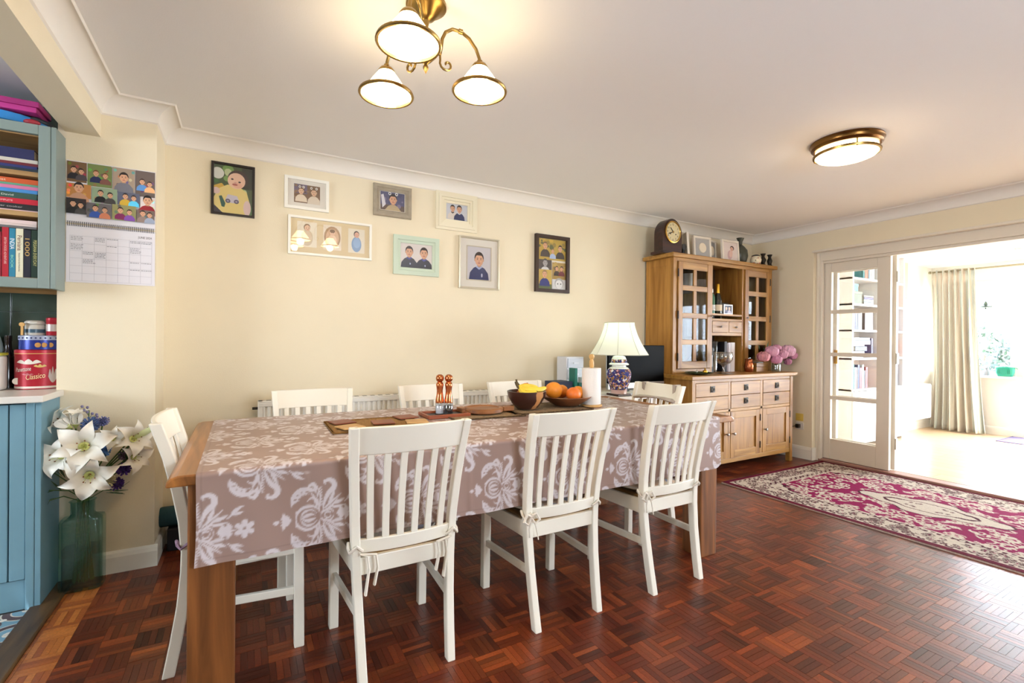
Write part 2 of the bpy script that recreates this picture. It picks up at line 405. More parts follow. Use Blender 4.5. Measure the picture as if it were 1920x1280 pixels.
# ---- kitchen threshold and patterned tile floor
struct(B(XK - .02, XK + .075, -1.85, YP - .016, -.004, .012).build('trim_4', wood('dark_threshold_oak', (64, 44, 26), (108, 80, 48), 'Y', .35), bevel=.006))
kf = struct(B(-3.6, XK - .02, -1.85, YB, -.06, -.006).build('floor_kitchen', mat('tile_grout', (96, 94, 90), .8)))
m_tile = mat('encaustic_tile', attr=True, rough=.3)
def tile_mesh():
    t = MB(); s = .2
    def shape(pts, col, k): t.col = col; t.add([(x, y, .0002 * k) for x, y in pts], [tuple(range(len(pts)))])
    def disc(cx, cy, r, col, k, a0=0, a1=360, n=20):
        p = [(cx + r * math.cos(math.radians(a0 + (a1 - a0) * i / n)), cy + r * math.sin(math.radians(a0 + (a1 - a0) * i / n))) for i in range(n + 1)]
        if a1 - a0 < 360: p = [(cx, cy)] + p
        shape(p, col, k)
    h = s / 2 - .001
    t.col = (120, 160, 180); t.add(*frustum(-h, h, -h, h, -.006, 0))
    for ci, (sx, sy, a) in enumerate(((-h, -h, 0), (h, -h, 90), (h, h, 180), (-h, h, 270))):
        disc(sx, sy, .085, (225, 215, 200), 1, a, a + 90); disc(sx, sy, .08, (92, 70, 72), 2, a, a + 90)
        disc(sx, sy, .055, (225, 215, 200), 3, a, a + 90); disc(sx, sy, .05, (126, 168, 190), 4, a, a + 90); disc(sx, sy, .02, (230, 225, 215), 5, a, a + 90)
    disc(0, 0, .045, (92, 70, 72), 1); disc(0, 0, .032, (230, 222, 208), 2); disc(0, 0, .02, (92, 70, 72), 3)
    for q in range(4):
        a = q * PI / 2 + PI / 4; x, y = .06 * math.cos(a), .06 * math.sin(a)
        disc(x * .9, y * .9, .012, (236, 230, 220), 6)
    return t
tm = None
for i in range(4):
    for j in range(16):
        cx = XK - .022 - .1 - .2 * i; cy = 2.75 - .2 * j
        if tm is None:
            t = tile_mesh(); t.xf(Matrix.Translation((cx, cy, 0))); o = t.build('tile', m_tile, kf); tm = o; base = (cx, cy)
        else:
            o = bpy.data.objects.new('tile', tm.data); COL.objects.link(o); o.parent = kf; o.location = (cx - base[0], cy - base[1], 0)

# ---- double-door opening to the sunroom
def leaf(name, x0, x1, y0, y1, z0, z1, handle_y=None, handle_side=1):
    # stiles and rails with four panes; ys = stile width
    s = .085; d = struct(MB().box(x0, x1, y0, y0 + s + .02, z0, z1).box(x0, x1, y1 - s, y1, z0, z1).build(name, m_door, bevel=.003))
    zs = [(.233, .632), (.668, 1.068), (1.104, 1.497), (1.533, 1.915)]
    ed = [z0] + [v for p in zs for v in p] + [z1]
    for k in range(5):
        B(x0 + .002, x1 - .002, y0 + s + .02, y1 - s, ed[2 * k], ed[2 * k + 1]).build('rail', m_door, d, bevel=.003)
    for a, b in zs:
        B((x0 + x1) / 2 - .002, (x0 + x1) / 2 + .002, y0 + s + .02, y1 - s, a, b).build('pane', pane_mat('door_glass', gloss=.05), d)
    return d
leaf('door_1', 5.18, 5.22, 2.10, 2.69, .03, 2.02)
d2 = leaf('door_2', 5.262, 5.302, 2.085, 2.675, .03, 2.02)
brass = mat('polished_brass', (196, 160, 84), .25, 1.)
steel = mat('satin_steel', (190, 186, 178), .3, 1.)
hp = MB().box(5.250, 5.262, 2.575, 2.61, .99, 1.13).build('handle_plate', brass, d2, bevel=.003)
MB().tube([(5.25, 2.595, 1.085), (5.235, 2.595, 1.085), (5.235, 2.56, 1.085), (5.235, 2.50, 1.08)], .007).build('lever', brass, hp, smooth=True)
for z in (.27, 1.06, 1.82):
    MB().box(5.268, 5.30, 2.078, 2.085, z - .05, z + .05).lathe([(.007, z - .05), (.007, z + .05)], (5.262, 2.08, 0), 8).build('hinge', steel, d2, smooth=True)
# frame: jamb, head, ledge moulding and threshold
struct(MB().box(XR + .054, 5.25, 2.69, 2.72, 0, 2.13).box(XR + .054, 5.17, 2.665, 2.69, .02, 2.04).build('trim_5', m_door, bevel=.004))
struct(MB().box(XR + .054, 5.25, -.75, 2.69, 2.03, 2.13).box(5.14, 5.18, -.75, 2.665, 2.005, 2.03).build('trim_6', m_door, bevel=.004))
struct(MB().box(XR - .012, XR + .06, -.75, 2.735, 2.118, 2.14).build('trim_7', m_door, bevel=.005))
struct(B(XR + .06, 5.262, -.75, 2.72, 0, .026).build('trim_8', wood('threshold_wood', (138, 96, 84), (172, 130, 116), 'Y', .4), bevel=.008))
struct(MB().tube([(5.262, -.75, .016), (5.262, 2.1, .016)], .011, 8).build('trim_9', mat('threshold_strip_metal', (120, 112, 100), .35, .8), smooth=True))

# ---- sunroom
m_sun = mat('sunroom_wall_paint', (242, 236, 222), .75)
SX = 8.75; SY = 3.04; SC = 2.30
wall('wall_sunroom_side', [(XR + .2, SX + .1, SY, SY + .1, 0, SC + .1)], m_sun)
wall('wall_sunroom_window', [(SX, SX + .1, 2.955, SY, 0, SC), (SX, SX + .1, 2.155, 2.955, 0, .78), (SX, SX + .1, -2.05, 2.955, 2.06, SC), (SX, SX + .1, 2.06, 2.155, 0, 2.06), (SX, SX + .1, -2.6, -2.05, 0, 2.06)], m_sun)
wall('wall_sunroom_end', [(XR + .2, SX + .1, -2.7, -2.6, 0, SC + .1)], m_sun)
wall('wall_sunroom_inner', [(XR + .2, XR + .22, 2.76, SY, 0, SC), (XR + .2, XR + .22, -2.6, -.78, 0, SC), (XR + .2, XR + .22, -.78, 2.76, 2.15, SC)], m_sun)
struct(B(XR + .2, SX + .1, -2.7, SY + .1, SC, SC + .1).build('ceiling_sunroom', m_ceil))
skirt('baseboard_sunroom', [(5.3, SX, SY - .016, SY, 'Y-'), (SX - .016, SX, 2.06, SY, 'X-')])
sf = struct(B(5.262, SX, -2.6, SY, -.06, -.004).build('floor_sunroom', mat('laminate_bed', (120, 90, 60), .8)))
m_lam = mat('oak_laminate', (212, 170, 118), .28, objcol=True, var=.07, vscale=2, stretch=(14, 1.5, 14), coat=.2)
pm = None; prng = random.Random(5)
for k in range(20):
    x0 = 5.262 + k * .176; x1 = min(x0 + .1755, SX)
    cuts = [-2.6]; y = -2.6 + prng.uniform(.3, 1.2)
    while y < SY - .2: cuts.append(y); y += 1.38
    cuts.append(SY)
    for a, b in zip(cuts[:-1], cuts[1:]):
        mb = MB(); mb.add(*frustum(x0, x1, a, b, -.006, 0, .001)); o = mb.build('plank', m_lam, sf)
        f = prng.uniform(.92, 1.06); o.color = (*[min(1, v * f) for v in lin((222, 190, 150))], 1)
m_upvc = mat('white_upvc', (244, 244, 240), .3)
def glazing(name, y0, y1, z0, z1, mull, trans):
    f = .055; w = MB().box(SX - .01, SX + .06, y0, y0 + f, z0, z1).box(SX - .01, SX + .06, y1 - f, y1, z0, z1)
    w.box(SX - .01, SX + .06, y0 + f, y1 - f, z0, z0 + f).box(SX - .01, SX + .06, y0 + f, y1 - f, z1 - f, z1)
    w = struct(w.build(name, m_upvc, bevel=.004))
    for m_ in mull: B(SX - .008, SX + .055, m_ - .04, m_ + .04, z0 + f, z1 - f).build('mullion', m_upvc, w, bevel=.004)
    ys = [y0 + f] + [v for m_ in mull for v in (m_ - .04, m_ + .04)] + [y1 - f]
    zs = [z0 + f] + [v for t in trans for v in (t - .03, t + .03)] + [z1 - f]
    for a in range(0, len(ys), 2):
        for t in trans: B(SX - .008, SX + .055, ys[a], ys[a + 1], t - .03, t + .03).build('transom', m_upvc, w, bevel=.004)
        for b in range(0, len(zs), 2):
            B(SX + .02, SX + .025, ys[a], ys[a + 1], zs[b], zs[b + 1]).build('pane', pane_mat('window_glass', gloss=.04), w)
    return w
glazing('window_1', 2.155, 2.955, .78, 2.06, [], [1.72])
glazing('window_2', -2.05, 2.06, .03, 2.06, [-1.0, 0.03, 1.05], [])
struct(B(SX - .13, SX - .011, 2.10, 2.97, .755, .785).build('window_sill', m_upvc, bevel=.005))
# kitchen window, and an unseen front window added for soft fill light
def plain_window(name, axis, c, a0, a1, z0, z1):
    w = MB(); f = .05
    def bx(p, q, r, s): return (p, q, c - .03, c + .03, r, s) if axis == 'Y' else (c - .03, c + .03, p, q, r, s)
    for b in (bx(a0, a0 + f, z0, z1), bx(a1 - f, a1, z0, z1), bx(a0 + f, a1 - f, z0, z0 + f), bx(a0 + f, a1 - f, z1 - f, z1), bx((a0 + a1) / 2 - .03, (a0 + a1) / 2 + .03, z0 + f, z1 - f)): w.box(*b)
    return struct(w.build(name, m_upvc))
plain_window('fill_window', 'Y', -1.92, 1.0, 2.0, 1.15, 2.05)
plain_window('window_4', 'X', -3.68, .65, 1.95, 1.15, 2.05)
# garden outside
struct(B(8.85, 22, -9, 12, -.2, -.1).build('ground', mat('pale_patio_paving', (150, 148, 142), .9, var=.15, vscale=3)))
gr = random.Random(3)
def shrub(loc, r, h, n, label, c1, c2):
    t = thing('shrub', label, 'shrub', loc, 'shrubs outside the sunroom window')
    mb = MB()
    for i in range(n):
        th = gr.uniform(0, 2 * PI); ph = math.acos(gr.uniform(-1, 1)); k = gr.uniform(.45, 1) ** .5
        p = Vector((r * k * math.sin(ph) * math.cos(th), r * k * math.sin(ph) * math.sin(th), h * .55 + h * .45 * k * math.cos(ph)))
        a = Vector((gr.uniform(-1, 1), gr.uniform(-1, 1), gr.uniform(-.3, 1))).normalized(); b = a.orthogonal().normalized()
        s_ = gr.uniform(.05, .09); f = gr.random(); mb.col = tuple(int(u * (1 - f) + v * f) for u, v in zip(c1, c2))
        q = p + Vector(loc)
        mb.add([q - a * s_, q + b * s_ * .45, q + a * s_, q - b * s_ * .45], [(0, 1, 2, 3)])
    mb.build('foliage', mat('leaf', attr=True, rough=.6), t, kind='stuff')
    for i in range(5):
        a = i * 1.3; MB().tube([(loc[0], loc[1], loc[2]), (loc[0] + .2 * r * math.cos(a), loc[1] + .2 * r * math.sin(a), loc[2] + .4 * h), (loc[0] + .5 * r * math.cos(a), loc[1] + .5 * r * math.sin(a), loc[2] + .8 * h)], [.03, .02, .008]).build('stem', mat('bark', (90, 70, 50), .9), t, smooth=True)
shrub((11.2, 3.35, -.1), .55, 1.75, 700, 'pale green leafy shrub outside the sunroom window', (20, 40, 20), (36, 60, 34))
shrub((12.4, 3.1, -.1), .5, 1.45, 700, 'blue green shrub farther from the sunroom window', (16, 40, 38), (30, 58, 54))
# ------------------------------------------------------------ raster helper for woven and printed patterns
class Canvas:
    def __init__(s, x0, x1, y0, y1, res):
        s.x0, s.y0, s.res = x0, y0, res
        s.nx = int(round((x1 - x0) / res)) + 1; s.ny = int(round((y1 - y0) / res)) + 1
        s.X, s.Y = np.meshgrid(x0 + np.arange(s.nx) * res, y0 + np.arange(s.ny) * res)
        s.A = np.zeros((s.ny, s.nx), np.float32)
    def _win(s, a0, a1, b0, b1):
        i0 = max(0, int((a0 - s.x0) / s.res)); i1 = min(s.nx, int((a1 - s.x0) / s.res) + 2)
        j0 = max(0, int((b0 - s.y0) / s.res)); j1 = min(s.ny, int((b1 - s.y0) / s.res) + 2)
        return slice(j0, max(j0, j1)), slice(i0, max(i0, i1))
    def _put(s, w, d, val):
        k = np.clip(.5 - d / s.res, 0, 1); s.A[w] = s.A[w] * (1 - k) + val * k
    def stroke(s, pts, wd, val=1.):
        P = np.array(pts, float); n = len(P)
        W = np.array(wd if hasattr(wd, '__len__') else [wd] * n, float); m = W.max() + 2 * s.res
        w = s._win(P[:, 0].min() - m, P[:, 0].max() + m, P[:, 1].min() - m, P[:, 1].max() + m)
        X, Y = s.X[w], s.Y[w]
        if X.size == 0: return
        D = np.full(X.shape, 9.)
        for i in range(n - 1):
            a, b = P[i], P[i + 1]; d = b - a; L = d @ d + 1e-12
            t = np.clip(((X - a[0]) * d[0] + (Y - a[1]) * d[1]) / L, 0, 1)
            D = np.minimum(D, np.hypot(X - a[0] - t * d[0], Y - a[1] - t * d[1]) - (W[i] * (1 - t) + W[i + 1] * t))
        s._put(w, D, val)
    def ell(s, cx, cy, rx, ry, val=1.):
        w = s._win(cx - rx - .02, cx + rx + .02, cy - ry - .02, cy + ry + .02); X, Y = s.X[w], s.Y[w]
        if X.size: s._put(w, (np.hypot((X - cx) / rx, (Y - cy) / ry) - 1) * min(rx, ry), val)
    def sample(s, x, y):
        fx = np.clip((x - s.x0) / s.res, 0, s.nx - 1.001); fy = np.clip((y - s.y0) / s.res, 0, s.ny - 1.001)
        i = fx.astype(int); j = fy.astype(int); a = fx - i; b = fy - j; A = s.A
        return (A[j, i] * (1 - a) + A[j, i + 1] * a) * (1 - b) + (A[j + 1, i] * (1 - a) + A[j + 1, i + 1] * a) * b
def bez(p0, p1, p2, n=12):
    return [((1 - t) ** 2 * p0[0] + 2 * t * (1 - t) * p1[0] + t * t * p2[0], (1 - t) ** 2 * p0[1] + 2 * t * (1 - t) * p1[1] + t * t * p2[1]) for t in np.linspace(0, 1, n)]
def leafw(n, w, e=.25): return [w * max(e * .4, math.sin(PI * min(1, .08 + t * .92))) for t in np.linspace(0, 1, n)]
def arc(cx, cy, r, a0, a1, n=14, r1=None):
    r1 = r if r1 is None else r1
    return [(cx + (r + (r1 - r) * t) * math.cos(math.radians(a0 + (a1 - a0) * t)), cy + (r + (r1 - r) * t) * math.sin(math.radians(a0 + (a1 - a0) * t))) for t in np.linspace(0, 1, n)]
def grid_obj(name, P, cols, m, smooth=True):
    ny, nx = P.shape[:2]
    me = bpy.data.meshes.new(name); V = P.reshape(-1, 3); mn = V.min(0); mx = V.max(0)
    off = np.array([(mn[0] + mx[0]) / 2, (mn[1] + mx[1]) / 2, mn[2]])
    idx = np.arange(nx * ny).reshape(ny, nx)
    F = np.stack([idx[:-1, :-1], idx[:-1, 1:], idx[1:, 1:], idx[1:, :-1]], -1).reshape(-1, 4)
    me.vertices.add(len(V)); me.vertices.foreach_set('co', (V - off).astype(np.float32).ravel())
    me.loops.add(F.size); me.loops.foreach_set('vertex_index', F.astype(np.int32).ravel())
    me.polygons.add(len(F)); me.polygons.foreach_set('loop_start', np.arange(0, F.size, 4, dtype=np.int32))
    me.update(calc_edges=True); me.validate()
    at = me.color_attributes.new('Col', 'FLOAT_COLOR', 'POINT')
    at.data.foreach_set('color', np.concatenate([cols.reshape(-1, 3), np.ones((len(V), 1))], 1).astype(np.float32).ravel())
    me.polygons.foreach_set('use_smooth', [smooth] * len(me.polygons))
    me.materials.append(m); o = bpy.data.objects.new(name, me); COL.objects.link(o); o.location = off; ORG[o.name] = tuple(off)
    return o

# ------------------------------------------------------------ dining table
TX0, TX1, TY0, TY1, TZ = -.20, 2.47, 1.755, 2.845, .777
oak_x = wood('table_oak', (126, 76, 34), (172, 112, 54), 'X', .35, coat=.2)
oak_z = wood('table_leg_oak', (96, 56, 26), (146, 90, 44), 'Z', .4)
tab = thing('dining_table', 'long oak dining table with thick square legs under a damask cloth', 'table', (1.135, 2.3, 0))
oak_y = wood('table_end_oak', (122, 74, 32), (176, 114, 54), 'Y', .35, coat=.2)
mb = MB(); h = .034
mb.prism([(TX0, TZ - h), (TX0 + .17, TZ - h), (TX0 + .17, TZ), (TX0 + .03, TZ), (TX0 + .012, TZ - .006), (TX0, TZ - .02)], 'Y', TY0, TY1)
mb.build('breadboard_end', oak_y, tab, bevel=.005)
mb = MB().prism([(TX1 - .17, TZ - h), (TX1, TZ - h), (TX1, TZ - .02), (TX1 - .012, TZ - .006), (TX1 - .03, TZ), (TX1 - .17, TZ)], 'Y', TY0, TY1); mb.build('breadboard_end', oak_y, tab, bevel=.005)
for k in range(6):
    w = (TY1 - TY0) / 6; B(TX0 + .17, TX1 - .17, TY0 + k * w + .0004, TY0 + (k + 1) * w - .0004, TZ - h, TZ).build('plank', oak_x, tab, bevel=.001)
for x in (-.145, 2.215):
    for y in (1.772, 2.695):
        B(x, x + .13, y, y + .13, 0, TZ - h).build('leg', oak_z, tab, bevel=.006)
for y in (1.80, 2.77): B(-.02, 2.22, y, y + .028, TZ - h - .07, TZ - h).build('apron', oak_x, tab)
for x in (-.115, 2.28): B(x, x + .028, 1.9, 2.70, TZ - h - .07, TZ - h).build('apron', oak_y, tab)

# ---- damask motif (axis along +x, mirrored in y), unit = 1 -> .145 m
dm = Canvas(-1.2, 1.25, -1.05, 1.05, .012)
def both(fn):
    for sgn in (1, -1): fn(sgn)
def mir(pts, s): return [(x, y * s) for x, y in pts]
def damask():
    c = dm
    for sg in (1, -1):
        S = lambda pts, w, v=1.: c.stroke(mir(pts, sg), w, v)
        # left fleur
        S(bez((-1.12, .0), (-1.05, .03), (-.98, .0)), leafw(12, .035)); S(bez((-.95, .06), (-.85, .12), (-.9, .22)), leafw(12, .035))
        S([(-.93, 0), (-.84, .05), (-.72, .0)], [.01, .09, .02])
        # big outer C scroll, left
        S(arc(-.36, .42, .34, 190, 20, 22), leafw(22, .055, .9)); S(arc(-.36, .42, .22, 175, 60, 14), leafw(14, .03))
        for a in (175, 150, 125, 100): S(arc(-.36, .42, .30, a, a - 12, 4, .18), [.05, .035, .02, .01])
        S(arc(-.2, .36, .14, 150, -60, 12), leafw(12, .028))
        # bulb
        S(arc(-.3, 0, .3, 178, 15, 18), leafw(18, .04, .8)); S(arc(-.28, 0, .2, 178, 30, 14), leafw(14, .03, .8))
        S(bez((-.46, 0), (-.3, .13), (-.12, .03)), leafw(12, .045))
        S([(-.58, .17), (-.57, .18)], .03)
        # upright plume curling to the left, with a ribbed spine
        S(bez((-.03, .16), (.02, .62), (-.17, .86), 16) + arc(-.2, .74, .12, 70, 270, 10, .07), leafw(26, .05, .9))
        S(bez((-.08, .2), (-.12, .5), (-.24, .66)), leafw(12, .035))
        for k in range(7):
            y = .26 + k * .075; S([(-.005 - .002 * k, y), (.06 - .006 * k, y + .05)], .014)
        # second plume curling over to the right
        S(bez((.06, .2), (.12, .5), (.26, .62), 12) + arc(.2, .78, .17, -60, 120, 14, .13) + arc(.15, .86, .06, 120, 250, 6, .03), leafw(32, .07, .6))
        # right acanthus
        S(bez((.04, .1), (.22, .2), (.52, .52), 14), leafw(14, .07)); S(bez((.3, .28), (.5, .3), (.62, .38)), leafw(12, .045)); S(bez((.26, .2), (.44, .16), (.6, .2)), leafw(12, .04))
        S(bez((.2, .3), (.3, .45), (.36, .62)), leafw(12, .045))
        # rings right of the heart
        S(arc(.17, 0, .16, 175, 5, 14), leafw(14, .03, .8)); S(arc(.18, 0, .08, 175, 0, 10), leafw(10, .025, .8))
        # sprig
        S(bez((.68, .34), (.78, .5), (.98, .56)), leafw(12, .045)); S(bez((.72, .36), (.85, .38), (.96, .42)), leafw(12, .035)); S([(.62, .3), (.7, .36)], .015)
        # star leaf and flower
        S([(.42, .0), (.52, .06), (.5, .17)], [.02, .08, .01]); S([(.52, 0), (.66, .08), (.62, .2)], [.05, .06, .01])
        for a in (30, 90, 150): S(arc(.98, 0, .05, a, a, 2) + arc(.98, 0, .17, a, a, 2), [.015, .06, .06, .02])
    c.stroke([(.5, 0), (.78, 0)], [.07, .01]); c.ell(.98, 0, .035, .035, 0)
    for sg in (1, -1):
        dm.stroke(mir(bez((-.02, .12), (.0, .4), (-.08, .7)), sg), .012, 0.); dm.stroke(mir(bez((.1, .16), (.28, .26), (.5, .47)), sg), .010, 0.)
damask()
U = .130
def damask_val(x, s):
    PX, PY = .355, .205
    out = np.zeros_like(x)
    for r0, ofs in ((0, 0.), (1, .5)):
        v = (s / PY - r0) / 2; vr = np.round(v); dv = (v - vr) * 2 * PY
        u = x / PX - ofs * 1.; ur = np.round(u - .03); du = (u - ur) * PX
        for sx in (0,):
            out = np.maximum(out, dm.sample((du + .01) / U, dv / U))
            # overlap of the neighbour to the left (long flower stem)
    return np.clip(out, 0, 1)

# ---- tablecloth
CX0, CX1 = -.122, 2.335; DROP = .285; RAD = .013; CZ = TZ + .0035
nu, nv = 545, 372
us = np.linspace(CX0, CX1, nu)
flat = (TY1 + .006) - (TY0 - .006) - 2 * RAD; qa = RAD * PI / 2; S_tot = 2 * DROP + 2 * qa + flat - 2 * RAD
ss = np.linspace(0, S_tot, nv)   # from the front hem up, over the top and down the back
UU, SS = np.meshgrid(us, ss)
Yc = np.zeros_like(SS); Zc = np.zeros_like(SS)
d0 = DROP - RAD
yf = TY0 - .006; yb = TY1 + .006
a = SS < d0; Yc[a] = yf; Zc[a] = CZ - RAD - (d0 - SS[a])
b_ = (SS >= d0) & (SS < d0 + qa); t = (SS[b_] - d0) / RAD; Yc[b_] = yf + RAD - RAD * np.cos(t); Zc[b_] = CZ - RAD + RAD * np.sin(t)
e = d0 + qa + flat
c_ = (SS >= d0 + qa) & (SS < e); Yc[c_] = yf + RAD + (SS[c_] - d0 - qa); Zc[c_] = CZ
g = (SS >= e) & (SS < e + qa); t = (SS[g] - e) / RAD; Yc[g] = yb - RAD + RAD * np.sin(t); Zc[g] = CZ - RAD + RAD * np.cos(t)
h_ = SS >= e + qa; Yc[h_] = yb; Zc[h_] = CZ - RAD - (SS[h_] - e - qa)
drop = np.clip((CZ - .03 - Zc) / DROP, 0, 1)
wave = .013 * np.sin(UU * 7.3 + .6) + .007 * np.sin(UU * 15.1 + 1.) + .004 * np.sin(UU * 31 + 2 * SS)
front = SS < S_tot / 2
Yc += np.where(front, -1, 1) * drop ** 1.2 * np.where(front, .003 + np.abs(wave) * .45 + wave * .2, .003)
Yc += np.where(front, -1, .1) * drop * .012 * np.exp(-((UU - CX0) / .09) ** 2)
# soft creases where the cloth was folded
for cx in (.19, .80, 1.42, 2.02): Zc += np.where(drop <= 0, .0012 * np.exp(-((UU - cx) / .008) ** 2), 0); Yc += np.where(drop > .02, -.003 * np.exp(-((UU - cx) / .01) ** 2), 0) * np.where(front, 1, -1)
Xc = UU + .006 * drop * np.sin(SS * 9 + UU * 3)
kx = np.clip((UU - (CX1 - .05)) / .05, 0, 1); Zc += np.where(front & (drop > .6), .03 * kx ** 2 * (drop - .6) / .4, 0)   # rounded corner
val = damask_val(UU - .245, SS - .095)
base = np.array(lin((156, 130, 121))); mot = np.array(lin((210, 202, 206)))
cols = base + (mot - base) * val[..., None]
hem = ((SS > .016) & (SS < .019)) | ((UU - CX0 > .012) & (UU - CX0 < .0165))
cols[hem] *= .86
m_cloth = mat('damask_satin', attr=True, rough=.38, bump=.05, bscale=900)
cloth = grid_obj('tablecloth', np.stack([Xc, Yc, Zc], -1), cols, m_cloth)
tag(cloth, 'taupe tablecloth with silvery damask medallions draped over the oak dining table', 'tablecloth')

# ------------------------------------------------------------ chairs
cream = mat('cream_chair_paint', (242, 236, 220), .38, coat=.1, bump=.02, bscale=200)
seatw = wood('chair_seat_wood', (104, 76, 40), (146, 112, 64), 'Y', .45)
def sweep(mb, secs, wx, wy):
    vs = []; n = len(secs)
    for (x, y, z) in secs: vs += [(x - wx / 2, y - wy / 2, z), (x + wx / 2, y - wy / 2, z), (x + wx / 2, y + wy / 2, z), (x - wx / 2, y + wy / 2, z)]
    fs = [(3, 2, 1, 0), tuple(range(4 * n - 4, 4 * n))]
    for i in range(n - 1):
        for k in range(4):
            q = (k + 1) % 4; fs.append((i * 4 + k, i * 4 + q, i * 4 + 4 + q, i * 4 + 4 + k))
    return mb.add(vs, fs)
BK = [(0, 0, .160), (.12, .022, .164), (.25, .042, .169), (.37, .053, .174), (.44, .055, .177), (.55, .046, .182), (.66, .028, .188), (.78, .002, .195), (.86, -.022, .200), (.905, -.036, .203)]
def back_at(z):
    for (z0, y0, x0), (z1, y1, x1) in zip(BK[:-1], BK[1:]):
        if z <= z1: t = (z - z0) / (z1 - z0); return y0 + (y1 - y0) * t, x0 + (x1 - x0) * t
    return BK[-1][1], BK[-1][2]
def bowed(mb, z0, z1, bow, th):
    n = 10; vs = []
    for i in range(n + 1):
        t = -1 + 2 * i / n
        for z in (z0, z1):
            y, x = back_at(z); yy = y - bow * (1 - t * t)
            vs += [(t * x, yy - th / 2, z), (t * x, yy + th / 2, z)]
    fs = []
    for i in range(n):
        a = i * 4; b = a + 4
        fs += [(a, b, b + 2, a + 2), (a + 1, a + 3, b + 3, b + 1), (a + 2, b + 2, b + 3, a + 3), (a, a + 1, b + 1, b)]
    fs += [(0, 2, 3, 1), (4 * n, 4 * n + 1, 4 * n + 3, 4 * n + 2)]
    return mb.add(vs, fs)
def make_chair():
    c = thing('dining_chair', 'x', 'chair')
    for s in (-1, 1):
        mb = MB(); sweep(mb, [(s * x, y, z) for z, y, x in BK], .030, .038); mb.build('back_leg', cream, c, bevel=.004)
        mb = MB(); sweep(mb, [(s * .190, .420, 0), (s * .190, .418, .2), (s * .190, .415, .43)], .036, .036); mb.build('front_leg', cream, c, bevel=.004)
        mb = MB(); mb.hexa([(s * .172 - .010, .06, .365), (s * .172 + .010, .06, .365), (s * .196 + .010, .42, .365), (s * .196 - .010, .42, .365),
                            (s * .172 - .010, .06, .436), (s * .172 + .010, .06, .436), (s * .196 + .010, .42, .425), (s * .196 - .010, .42, .425)]); mb.build('side_rail', cream, c, bevel=.004)
        mb = MB(); mb.hexa([(s * .166 - .009, .03, .215), (s * .166 + .009, .03, .215), (s * .19 + .009, .42, .205), (s * .19 - .009, .42, .205),
                            (s * .166 - .009, .03, .245), (s * .166 + .009, .03, .245), (s * .19 + .009, .42, .235), (s * .19 - .009, .42, .235)]); mb.build('stretcher', cream, c, bevel=.003)
    B(-.17, .17, .045, .065, .368, .430).build('rear_rail', cream, c, bevel=.003)
    B(-.18, .18, .405, .425, .370, .425).build('front_rail', cream, c, bevel=.003)
    mb = MB()
    def st(u, v):
        y = .062 + v * .375; x = (u * 2 - 1) * (.168 + .028 * v); dip = .010 * (1 - (2 * u - 1) ** 2) * math.sin(PI * min(1, v * 1.1)); return (x, y, .437 - dip - .006 * v)
    mb.grid(st, 10, 8); mb.build('seat', seatw, c, smooth=True, solid=.018)
    bowed(MB(), .805, .905, .026, .018).build('top_rail', cream, c, smooth=True, bevel=.004)
    bowed(MB(), .448, .496, .022, .018).build('lower_rail', cream, c, smooth=True, bevel=.003)
    for k in range(6):
        t = -1 + 2 * (k + .5) / 6
        t *= .93
        secs = []
        for q in range(6):
            z = .490 + (.812 - .490) * q / 5; y, x = back_at(z); secs.append((t * (x - .012), y - .024 * (1 - t * t), z))
        mb = MB(); sweep(mb, secs, .024, .011); mb.build('slat', cream, c, bevel=.002)
    return c
chair = make_chair()
GC = 'cream slat-back dining chairs around the table'
spots = [  # x, y, rot, label
    (.527, 1.666, 0, 'cream slat-back chair nearest the viewer, at the left of the table front'),
    (1.224, 1.652, 0, 'cream slat-back chair at the middle of the near side, in front of the fruit bowls'),
    (1.866, 1.632, 0, 'cream slat-back chair at the right of the near side, nearest the sideboard'),
    (.360, 2.935, PI, 'cream chair tucked against the far side, in front of the radiator end'),
    (1.075, 2.935, PI, 'cream chair tucked in behind the copper pepper mills'),
    (1.705, 2.935, PI, 'cream chair tucked in behind the banana bowl'),
    (-.220, 2.215, -PI / 2, 'cream chair at the left head of the table beside the lilies'),
    (2.497, 2.385, PI / 2, 'cream chair at the right head of the table with grey straps over its back')]
CH = []
for i, (x, y, r, lb) in enumerate(spots):
    o = chair if i == 0 else copy_tree(chair)
    CH.append((o, x, y, r)); tag(o, lb, 'chair', GC)
for o, x, y, r in CH: o.location = (x, y, 0); o.rotation_euler = (0, 0, r)

# ---- seat cushions with ties
def floral_mat(name, cs, scale, base):
    if name in MATS: return MATS[name]
    m = mat(name, base, .85); N = m.node_tree.nodes; L = m.node_tree.links; b = N['Principled BSDF']
    tc = N.new('ShaderNodeTexCoord'); v = N.new('ShaderNodeTexVoronoi'); v.inputs['Scale'].default_value = scale; L.new(tc.outputs['Object'], v.inputs['Vector'])
    n = N.new('ShaderNodeTexNoise'); n.inputs['Scale'].default_value = scale * .6; L.new(tc.outputs['Object'], n.inputs['Vector'])
    cr = N.new('ShaderNodeValToRGB'); cr.color_ramp.interpolation = 'CONSTANT'; e = cr.color_ramp.elements
    e[0].color = (*lin(cs[0]), 1); e[1].position = .35; e[1].color = (*lin(cs[1]), 1)
    for k, c in enumerate(cs[2:]): q = cr.color_ramp.elements.new(.45 + .1 * k); q.color = (*lin(c), 1)
    sp = N.new('ShaderNodeSeparateColor'); L.new(v.outputs['Color'], sp.inputs[0]); L.new(sp.outputs[0], cr.inputs[0])
    L.new(cr.outputs[0], b.inputs['Base Color'])
    return m
tie_m = mat('cushion_tie_cotton', (226, 216, 200), .9)
